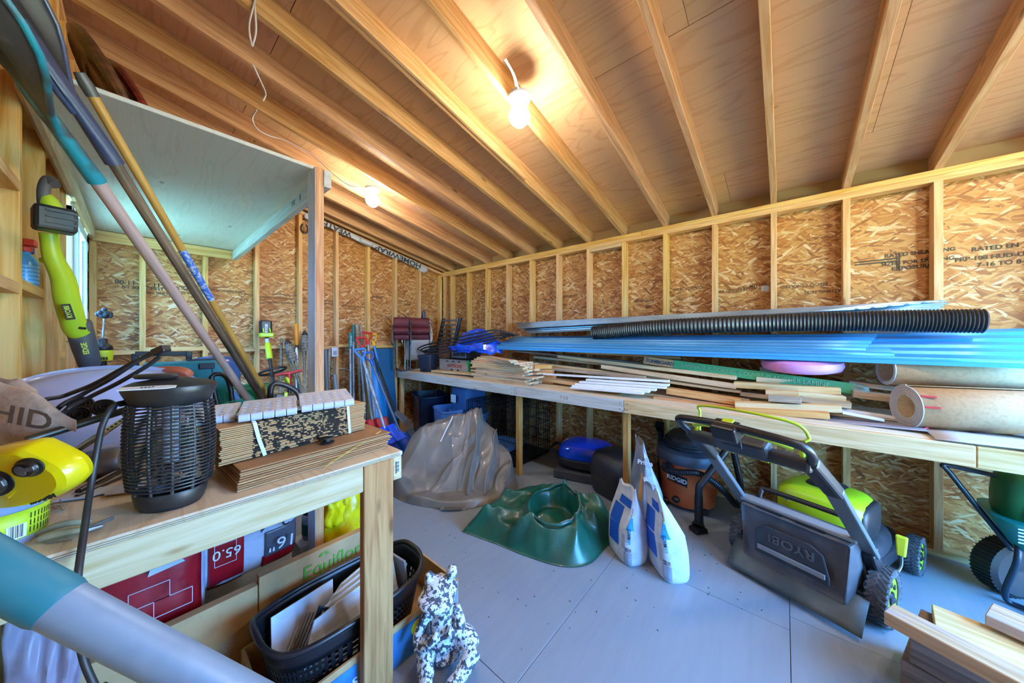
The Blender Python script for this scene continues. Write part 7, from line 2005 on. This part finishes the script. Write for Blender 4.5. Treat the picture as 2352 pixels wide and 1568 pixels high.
# ---- seed spreader at the right edge
sc_ = V((.25, 5.26, 0))
sd = thing('seed_spreader', 'teal broadcast spreader with black tube handle, cut off by the right edge', 'spreader', sc_)
TL2 = plain('spreader_teal', '1a8a86', .4)
DT = plain('spreader_tube', '23303f', .4, metal=.3)
h0 = ax_(2166, 1068, .36); h1 = ax_(2352, 1112, .40) + V((.02, .18, 0)); h2_ = ax_(2325, 1262, .36)
mb = MB(); mb.tube(bez([V((h1.x, h1.y + .1, h1.z)), h1, h0 + V((0, .06, .0)), h0, h0 + V((.0, .02, -.03)), h0.lerp(h2_, .5), h2_], 6), .012, 10); mb.build('handle_tube', DT, sd, smooth=60)
wl_ = ax_(2302, 1300, .22)
Mw = Matrix.Translation((wl_.x, wl_.y + .02, .145)) @ Matrix.Rotation(PI / 2, 4, 'Y') @ Matrix.Rotation(0, 4, 'X')
Mw = Matrix.Translation((wl_.x, wl_.y + .02, .145)) @ V((.80, .6, 0)).to_track_quat('Z', 'Y').to_matrix().to_4x4()
mb = MB(); mb.lathe([(.06, -.05), (.125, -.055), (.145, -.04), (.145, .04), (.125, .055), (.05, .05), (0, .04)], 36, Mw); tw = mb.build('wheel', RUB, sd, smooth=40)
mb = MB()
for k in range(44):
    a = 2 * PI * k / 44; p = Mw @ V((.146 * math.cos(a), .146 * math.sin(a), -.042)); q = Mw @ V((.146 * math.cos(a), .146 * math.sin(a), .042)); mb.beam(p, q, .008, .004)
mb.build('tread', RUB, tw)
hc_ = ax_(2352, 1215, .36)
hop = []
for z, w in ((.22, .07), (.26, .12), (.36, .17), (.40, .19), (.405, .19)):
    hop.append([V((hc_.x + w * 1.0 * math.copysign(abs(math.cos(a)) ** .5, math.cos(a)), hc_.y + .07 + w * math.copysign(abs(math.sin(a)) ** .5, math.sin(a)), z + .08)) for a in [2 * PI * k / 32 for k in range(32)]])
mb = MB(); mb.loft(hop); mb.build('hopper', TL2, sd, smooth=40)
for k in range(5):
    q = ax_(2328, 1214 + k * 9, .55)
    mb = MB(); mb.box(V((hc_.x + .186, hc_.y - .02, .47 - k * .016)), (.004, .11, .006)); mb.build('instruction_line', WINK, sd)
lg0, lg1, lg2 = ax_(2336, 1290, .46), az_(2308, 1378, .02), az_(2365, 1420, .02)
mb = MB(); mb.tube(bez([ax_(2338, 1240, .42), lg0, lg1 + V((0, 0, .02)), lg1 + V((.02, .06, -.005)), lg2 + V((0, .1, 0))], 6), .012, 8); mb.build('stand_leg', DT, sd, smooth=60)
tbg = thing('seed_sack', 'green and yellow sack of lawn seed standing in the spreader hopper', 'sack', (hc_.x, hc_.y + .04, .48))
SG = plain('sack_green', '0e5a34', .4, bmp=.3, bs=14)
mb = MB(); mb.ell((hc_.x + .02, hc_.y + .06, .58), (.11, .16, .17), (0, .1, .1), 20, 12, .6); mb.build('sack_film', SG, tbg, smooth=50)
mb = MB(); mb.beam((hc_.x + .14, hc_.y - .02, .64), (hc_.x + .10, hc_.y + .16, .74), .02, .035); mb.beam((hc_.x + .14, hc_.y - .0, .49), (hc_.x + .15, hc_.y + .18, .47), .01, .03); mb.build('yellow_band', YEL, tbg, bevel=.004)
mb = MB(); mb.beam((hc_.x + .135, hc_.y - .03, .535), (hc_.x + .14, hc_.y + .2, .535), .02, .07); mb.build('grey_band', plain('sack_grey', '4a5560', .5), tbg, bevel=.004)
txt('TURF BUILDER', .05, (hc_.x + .152, hc_.y - .02, .535), (-.0, 1, 0), (0, 0, 1), WINK, tbg, align='LEFT', name='printed_lettering', bold=.001)
txt('Scotts', .045, (hc_.x + .138, hc_.y - .02, .60), (-.0, 1, 0), (0, 0, 1), WINK, tbg, align='LEFT', name='printed_lettering', bold=.001)

# ---- planks stacked at the lower right
RW = wood('reclaimed_fir', hx('caa884'), hx('a5805a'), hx('5a4030'), amt=.08, weather=hx('9a94a4'))
RW2 = wood('old_grey_plank', hx('8d7c70'), hx('655850'), hx('3a3028'), amt=.10, weather=hx('77727a'))
def plank(px, py, z, dirv, L, w, th, mat, lab):
    p = az_(px, py, z); d = V(dirv).normalized()
    s = V((0, 0, 1)).cross(d)
    o = stick('plank', p + V((0, 0, -th / 2)) + s * (w / 2), p + d * L + V((0, 0, -th / 2)) + s * (w / 2), w, th, mat, None, tuple(s), bevel=.003)
    return tag(o, lab, 'plank', 'planks stacked at the lower right')
D0 = (.20, .98, .0)
tz = .36
plank(2030, 1402, tz, (.42, .90, 0), 1.3, .085, .05, RW, 'squared fir stud lying on top of the planks, its end pointing at the mower wheel')
plank(2150, 1452, tz - .055, (.16, .985, 0), 1.2, .20, .035, LUM, 'wide pale plank lying under the squared stud at the lower right')
plank(2262, 1410, tz + .0, (.40, .92, 0), 1.0, .12, .04, RW, 'reddish plank crossing the lower right corner, beside the squared stud')
for k in range(6):
    plank(2090 + 6 * (k % 3) - 7 * k, 1462 + 17 * k, tz - .095 - .045 * k, (.30 + .05 * (k % 3), .95, 0), 1.1, .24, .040, RW2, 'old grey plank end in the lower right stack, %s below the wide pale one' % ['first', 'second', 'third', 'fourth', 'fifth', 'sixth'][k])
# specks of dirt swept on the floor
mb = MB()
random.seed(11)
for k in range(110):
    x, y = random.choice([(random.uniform(.6, 1.3), random.uniform(3.7, 4.2)), (random.uniform(1.4, 2.3), random.uniform(2.4, 3.9)), (random.uniform(.2, 2.2), random.uniform(2.3, 5.2))])
    a = random.uniform(0, 3.14); l = random.uniform(.002, .010)
    mb.beam((x, y, .0015), (x + l * math.cos(a), y + l * math.sin(a), .0015), .003, .002)
o = mb.build('floor_litter', plain('litter_brown', '3d3632', .9)); tag(o, 'scattered crumbs and wood specks on the grey floor', 'litter'); o['kind'] = 'stuff'
# ================================================================== TOOLS AT THE BACK WALL
def wp(px, py, y): return ay_(px, py, y)
def foot(px, py, y):   # where a slanted tool meets the floor
    return V((wp(px, py, y).x, y, 0.0))
def pole(name, lab, cat, top, bot, r, mat, grp=None):
    t = thing(name, lab, cat, (bot.x, bot.y, bot.z), group=grp)
    mb = MB(); mb.tube([bot + (top - bot) * k / 6 for k in range(7)], r, 10); mb.build('shaft', mat, t, smooth=50)
    return t
def dgrip(t, p, d, mat, s=1.0):
    """D handle at p, opening along d (up), seen from the front"""
    d = d.normalized(); x = d.cross(V((0, 1, 0))).normalized()
    q = lambda a, b: p + x * (a * s) + d * (b * s)
    mb = MB(); mb.tube([q(0, -.09), q(0, -.03)], .019 * s, 10); mb.tube(bez([q(0, -.035), q(-.035, .0), q(-.056, .05), q(-.056, .078)], 5), .011 * s, 8); mb.tube(bez([q(0, -.035), q(.035, .0), q(.056, .05), q(.056, .078)], 5), .011 * s, 8); mb.tube([q(-.062, .08), q(.062, .08)], .0145 * s, 10)
    mb.build('d_grip', mat, t, smooth=60)
# cordless pole trimmer with battery upwards
top, bot = wp(612, 770, .22), wp(628, 905, .55); bot.z = BZ
pt2 = thing('pole_trimmer', 'lime and black cordless trimmer standing battery up against the back wall', 'string trimmer', bot)
d = (top - bot).normalized()
mb = MB(); mb.tube([top, top - d * .12], .017, 10); mb.tube([top - d * .27, bot], .015, 10); mb.build('shaft', BLK, pt2, smooth=50)
mb = MB(); mb.tube([top - d * .10, top - d * .12, top - d * .27, top - d * .29], [.02, .026, .027, .02], 12); mb.build('lime_grip', LIME, pt2, smooth=50)
mb = MB(); mb.tube([top - d * .05, top - d * .10], .0185, 10); mb.build('pale_sleeve', plain('pale_grey', 'c0c6cc', .4), pt2, smooth=50)
mb = MB(); mb.box(top + d * .09 + V((0, .0, 0)), (.105, .08, .17)); bat = mb.build('battery', BLK, pt2, bevel=.018)
mb = MB(); mb.box(top + d * .005, (.115, .09, .045)); mb.build('lime_base', LIME, pt2, bevel=.012)
for s in (-1, 1):
    mb = MB(); mb.beam(top + d * .04 + V((s * .030, .0405, 0)), top + d * .145 + V((s * .024, .0405, 0)), .010, .004, up=(0, 1, 0)); mb.build('lime_stripe', LIME, bat)
txt('RYOBI', .032, top + d * .09 + V((0, .0415, 0)), (0, 0, 1), (1, 0, 0), WINK, bat, name='lettering', bold=.0008)
lc = wp(626, 852, .45)
mb = MB(); mb.tube([lc + V((.11 * math.cos(a), .09 * math.sin(a), .035 * math.sin(a) - .02 * math.cos(a))) for a in [2 * PI * k / 24 for k in range(24)]], .012, 8, closed=True); mb.build('loop_handle', BLK, pt2, smooth=60)
G2 = 'long tools leaning on the back wall'
# stick, orange pole, torches
pole('wooden_stick', 'plain grey wooden stick leaning on the back wall right of the lime trimmer', 'stick', wp(647, 776, .06), foot(642, 880, .30), .014, GREYW, G2)
t = pole('orange_gripped_pole', 'pole with an orange grip and black collar, left of the shelf post', 'pole', wp(681, 792, .10), foot(684, 900, .30), .013, WHITE, G2)
a = wp(681, 792, .10); mb = MB(); mb.tube([a + V((0, 0, .0)), a + V((0, 0, .01)), a + V((.002, -.01, .235)), a + V((.002, -.01, .245))], [.017, .021, .021, .015], 12); mb.build('orange_grip', plain('grip_orange', 'e8901c', .45), t, smooth=50)
mb = MB(); mb.tube([a + V((0, 0, .0)), a + V((0, .004, -.07))], .016, 10); mb.build('black_collar', BLK, t, smooth=50)
b = wp(684, 862, .16); mb = MB(); mb.tube([b, b + V((0, .04, -.35))], .017, 10); mb.build('black_sleeve', BLK, t, smooth=50)
BAM = wood('bamboo_strip', hx('b9a98c'), hx('7d6f58'), hx('40382c'), amt=.15)
BAMW = plain('woven_bamboo', '8b8072', .7, col2='4e463c', ns=90, lo=.45, hi=.55, bmp=.6, bs=80)
def torch(lab, p, q, full):
    t = thing('garden_torch', lab, 'garden torch', (q.x, q.y, 0), group='bamboo garden torches')
    d = (q - p).normalized()
    u = d.cross(V((0, 1, 0))).normalized(); w = d.cross(u)
    mb = MB()
    prof = [(0, .026), (.03, .034), (.09, .044), (.15, .046), (.20, .036), (.215, .03)]
    mb.tube([p + d * z for z, r in prof], [r for z, r in prof], 16); mb.build('woven_head', BAMW, t, smooth=50)
    for k in range(6):
        mb = MB(); mb.tube([p + d * (.02 + .034 * k) + (u * math.cos(a) + w * math.sin(a)) * (prof[min(5, 1 + k // 2)][1] + .002) for a in [2 * PI * i / 18 for i in range(18)]], .0045, 5, closed=True); mb.build('woven_band', BAM, t, smooth=60)
    mb = MB(); mb.tube([p - d * .045, p - d * .03, p, p + d * .012], [.010, .014, .032, .032], 14); mb.build('oil_can', BLK, t, smooth=40)
    for k in range(6):
        a = 2 * PI * k / 6
        mb = MB(); mb.tube([p + d * .19 + (u * math.cos(a) + w * math.sin(a)) * .034, p + d * .42 + (u * math.cos(a) + w * math.sin(a)) * .016, p + d * .60 + (u * math.cos(a) + w * math.sin(a)) * .010], .0055, 6); mb.build('split_stave', BAM, t, smooth=60)
    mb = MB(); mb.tube([p + d * .55, q], .012, 10); mb.build('bamboo_pole', BAM, t, smooth=50)
torch('bamboo garden torch leaning to the right in front of the shelf post', wp(661, 788, .25), foot(722, 1010, .55) + V((-.1, 0, 0)), True)
torch('bamboo garden torch standing upright, half hidden behind the shelf post', wp(700, 768, .12), foot(702, 1000, .35), False)
# red T handle
p = wp(664, 872, .45); tt = thing('t_handle_tool', 'red T-handled garden tool standing at the back wall', 'garden tool', (p.x, p.y + .06, 0))
mb = MB(); mb.tube(bez([wp(632, 862, .45), wp(648, 858, .45), wp(664, 857, .45), wp(680, 853, .45), wp(694, 850, .45)], 4), [.013 + .004 * math.sin(k / 16 * PI) for k in range(17)], 10); mb.tube([wp(664, 857, .45), p + V((0, 0, -.06))], [.018, .022], 10); mb.build('red_grip', RED, tt, smooth=60)
mb = MB(); mb.tube([p + V((0, 0, -.04)), V((p.x, p.y + .06, 0))], .016, 10); mb.build('shaft', BLK, tt, smooth=50)
# outlet box and conduit
ob_ = wp(766, 808, .012)
ox = thing('outlet_box', 'white electrical box with a grey conduit on a back wall stud right of the post', 'electrical box', ob_)
mb = MB(); mb.box(ob_ + V((0, .02, 0)), (.075, .05, .115)); mb.build('box', plain('box_grey_white', 'cfd0d2', .45), ox, bevel=.006)
mb = MB(); mb.box(ob_ + V((0, .047, -.01)), (.04, .004, .05)); mb.build('receptacle', GREYP, ox, bevel=.002)
mb = MB(); mb.tube(bez([ob_ + V((0, .02, -.055)), ob_ + V((0, .02, -.20)), ob_ + V((.0, .03, -.32))], 5), .010, 8); mb.build('cable', plain('sheath_brown', '8a7058', .6), ox, smooth=60)
mb = MB(); mb.tube([ob_ + V((0, .03, -.28)), ob_ + V((-.02, .04, -.5)), V((ob_.x - .03, .06, .02))], .020, 10); mb.build('conduit', plain('conduit_grey', '8c949c', .4), ox, smooth=50)
t = pole('dark_hose_pole', 'dark grey bent pole right of the shelf post', 'pole', wp(748, 803, .2), foot(757, 905, .42), .022, plain('pole_dark_grey', '4f5357', .5), G2)
pole('wooden_stick', 'short brown stick leaning behind the dark grey bent pole', 'stick', wp(757, 802, .05), foot(746, 872, .25), .016, GREYW, G2)
# cluster of long handles
GALP = plain('galvanised_pole', '9b9d9c', .4, metal=.5, col2='7f8180', ns=10)
def gripped(lab, topx, topy, botx, boty, y0, y1, gm, sm, gl, text=None):
    a, b = wp(topx, topy, y0), foot(botx, boty, y1)
    t = pole('long_handled_tool', lab, 'garden tool', a, b, .0145, sm, G2)
    d = (b - a).normalized()
    mb = MB(); mb.tube([a - d * .005, a, a + d * gl * .9, a + d * gl], [.012, .021, .021, .017], 12); mb.build('grip', gm, t, smooth=50)
    if text: txt(text, .030, a + d * gl * .5 + V((.002, .0225, 0)), -d, V((1, 0, 0)), WINK, t, name='lettering', bold=.0006)
    return t
DG = plain('grip_dark_green', '0c5450', .45)
gripped('long handle with a dark green lettered grip, left one of the green pair', 805, 764, 806, 935, .16, .46, TEAL if False else plain('grip_teal_green', '0f6a62', .45), GALP, .21, 'Yardworks')
gripped('long handle with a dark green grip, right one of the green pair', 812, 747, 813, 935, .08, .40, DG, GALP, .22)
pole('round_pole', 'thick weathered pole right of the two green grips', 'pole', wp(819, 743, .06), foot(836, 950, .30), .022, GREYW, G2)
pole('round_pole', 'thinner weathered pole leaning right of the thick one', 'pole', wp(829, 746, .06), foot(840, 985, .45), .017, GREYW, G2)
pole('steel_pole', 'plain steel pole standing among the coloured D grips', 'pole', wp(828, 812, .30), foot(848, 985, .60), .014, GALP, G2)
def shovel(lab, gx, gy, bx_, by_, y0, y1, gm, sm, zb=0.02, r=.0155, s=1.0):
    a = wp(gx, gy, y0); b = wp(bx_, by_, y1)
    t = thing('d_grip_shovel', lab, 'shovel', (b.x, b.y, max(0, b.z - .05)), group='D-grip shovels at the back wall')
    d = (a - b).normalized()
    mb = MB(); mb.tube([b + (a - b) * k / 6 for k in range(7)], r, 10); mb.build('shaft', sm, t, smooth=50)
    dgrip(t, a + d * .09, d, gm, s)
    return t, b, d
def scoop(t, b, d, w, L, mat, curl=.10, tilt=.5):
    x = d.cross(V((0, 1, 0))).normalized(); n = x.cross(d)
    if n.y < 0: n = -n
    def f(u, v):
        a = (u - .5) * 2
        return b + x * (a * w / 2 * (1 - .08 * v)) - d * (L * v - .03) + n * (curl * v * v + .06 * abs(a) ** 4 + .012 * math.cos(a * 9) * (1 - abs(a))) + V((0, .05 * tilt * v, 0))
    mb = MB(); mb.grid(f, 21, 12)
    lo = min(p.z for p in mb.v)
    if lo < .004: mb.v = [V((p.x, p.y, max(p.z, .004 + .002 * (p.y % .01)))) for p in mb.v]
    mb.build('scoop', mat, t, smooth=60, solid=.005)
BLG = plain('grip_light_blue', '3b82c4', .4); BLG2 = plain('grip_blue', '1d52a8', .4)
t, b, d = shovel('red D-grip shovel, left and lower of the two red grips', 834, 806, 856, 968, .42, .72, RED, GALP); scoop(t, b, d, .30, .26, RED)
t, b, d = shovel('red D-grip shovel, right and upper of the two red grips', 846, 792, 862, 972, .30, .70, RED, GALP); scoop(t, b, d, .26, .20, RED)
t, b, d = shovel('yellow D-grip shovel with a wide bright blue pusher blade', 860, 795, 868, 830, .22, .30, plain('grip_yellow', 'f0a81a', .4), plain('shaft_blue', '1c74b4', .4))
PUSH = plain('pusher_blue', '1b86cc', .35)
b = wp(858, 822, .30)
mb = MB()
def push(u, v):
    p0 = wp(853 + 26 * u * (1 - .5 * (1 - v)) , 824, .34); p1 = wp(850 + 42 * u, 968, .62)
    return p0.lerp(p1, v) + V((0, .04 * math.sin(PI * u), 0)) + V((0, 0, -.02 * math.sin(PI * u) * (v > .9)))
mb.grid(push, 14, 14); mb.build('pusher_blade', PUSH, t, smooth=60, solid=.006)
t, b, d = shovel('light blue D-grip shovel with a long scuffed pale shaft', 836, 832, 884, 985, .60, .95, BLG, plain('scuffed_aluminium', 'b4b8bb', .4, metal=.4, col2='8e9296', ns=18), r=.018); scoop(t, b, d, .26, .2, BLUE)
BS = plain('scoop_blue', '0f4fc0', .22, coat=.4)
t, b, d = shovel('blue D-grip snow shovel with a shiny blue scoop on the floor', 856, 838, 918, 990, .62, 1.06, BLG2, plain('shaft_grey_blue', '5c6a7a', .4, metal=.3), r=.013)
sc0 = az_(888, 1010, .02); sc1 = az_(945, 990, .02)
def sco(u, v, c, w, L, ang, h):
    a = (u - .5) * 2
    return c + V((math.cos(ang), math.sin(ang), 0)) * (a * w / 2) + V((-math.sin(ang), math.cos(ang), 0)) * (L * (v - .5)) + V((0, 0, .01 + h * (1 - v) ** 1.5 + .05 * abs(a) ** 3 + .014 * math.cos(a * 8)))
cA = wp(900, 990, 1.10)
mb = MB(); cc_ = V((b.x - .02, b.y + .05, .0)); mb.grid(lambda u, v: sco(u, v, cc_, .40, .30, .25, .22), 22, 14); mb.build('scoop', BS, t, smooth=60, solid=.006)
t5 = thing('snow_shovel', 'dark-handled snow shovel with a second shiny blue scoop beside the first', 'shovel', (1.2, 1.1, 0))
a, b = wp(858, 812, .35), wp(905, 955, .85)
mb = MB(); mb.tube([a.lerp(b, k / 6) for k in range(7)], .013, 10); mb.build('shaft', BLK, t5, smooth=50)
mb = MB(); cc_ = V((b.x + .06, b.y + .12, .0)); mb.grid(lambda u, v: sco(u, v, cc_, .34, .30, .35, .30), 22, 14); mb.build('scoop', BS, t5, smooth=60, solid=.006)
mb = MB(); mb.tube([b, V((cc_.x, cc_.y - .1, .26))], .015, 8); mb.build('socket', BLK, t5, smooth=50)
rk = thing('leaf_rake', 'black-shafted rake with a grey tined head behind the blue scoops', 'rake', (1.0, .7, 0))
a, b = wp(868, 838, .28), wp(908, 945, .66)
mb = MB(); mb.tube([a, b], .012, 10); mb.build('shaft', BLK, rk, smooth=50)
hc2 = V((b.x - .03, b.y + .05, b.z - .06))
mb = MB(); mb.beam(b, hc2 + V((-.06, .04, -.05)), .16, .012, w2=.22); mb.build('head', plain('rake_grey', '6f7478', .4), rk, bevel=.003)
for k in range(9):
    mb = MB(); p = hc2 + V((-.05 - .0 * k, .05, -.05)) + V((.65, .3, 0)) * ((k - 4) * .028); mb.tube([p, p + V((-.03, .03, -.05)), V((p.x - .04, p.y + .04, .004))], .004, 5); mb.build('tine', PC['rake_grey'], rk, smooth=60)
# blue board leaning behind
BB = plain('deep_blue_board', '0c4f78', .35, nv=.15, ns=4)
p0, p1 = wp(866, 801, .05), wp(902, 801, .05)
mb = MB(); mb.add([V((p0.x, .02, p0.z)), V((p1.x, .02, p0.z)), V((p1.x, .20, .003)), V((p0.x, .20, .003)), V((p0.x, .038, p0.z)), V((p1.x, .038, p0.z)), V((p1.x, .218, .003)), V((p0.x, .218, .003))], [(0, 1, 2, 3), (7, 6, 5, 4), (0, 4, 5, 1), (1, 5, 6, 2), (2, 6, 7, 3), (3, 7, 4, 0)])
tag(mb.build('blue_board', BB), 'deep blue flat board leaning on the back wall beside the bench end', 'board')
# white cable on the wall and horseshoe
mb = MB(); mb.tube(bez([wp(778, 846, .01), wp(795, 847, .03), wp(806, 853, .03), wp(825, 860, .02)], 6), .005, 6)
tag(mb.build('wall_cable', CABLE, smooth=60), 'short white cable looping across the back wall between the green handles and the post', 'cable')
hs_ = wp(699, 525, .012)
mb = MB(); mb.tube([hs_ + V((.035 * math.cos(a), .0, .055 * math.sin(a))) for a in [PI * .62 + k * 2 * PI * .88 / 18 for k in range(19)]], .009, 6)
tag(mb.build('horseshoe', plain('rusted_iron', '2b2521', .6), smooth=50), 'rusty horseshoe hanging high on a back wall stud by the post', 'horseshoe')
# far things at the end of the back wall bench

# ------------------------------------------------------------------ lettering becomes plain meshes
bpy.context.view_layer.update()
dg = bpy.context.evaluated_depsgraph_get()
for o in [o for o in bpy.data.objects if o.type == 'FONT']:
    me = bpy.data.meshes.new_from_object(o.evaluated_get(dg))
    n = o.name
    me.name = n
    m = bpy.data.objects.new('tmp', me)
    par, mw = o.parent, o.matrix_local.copy()
    COL.objects.link(m)
    m.parent = par; m.matrix_local = mw
    bpy.data.objects.remove(o)
    m.name = n
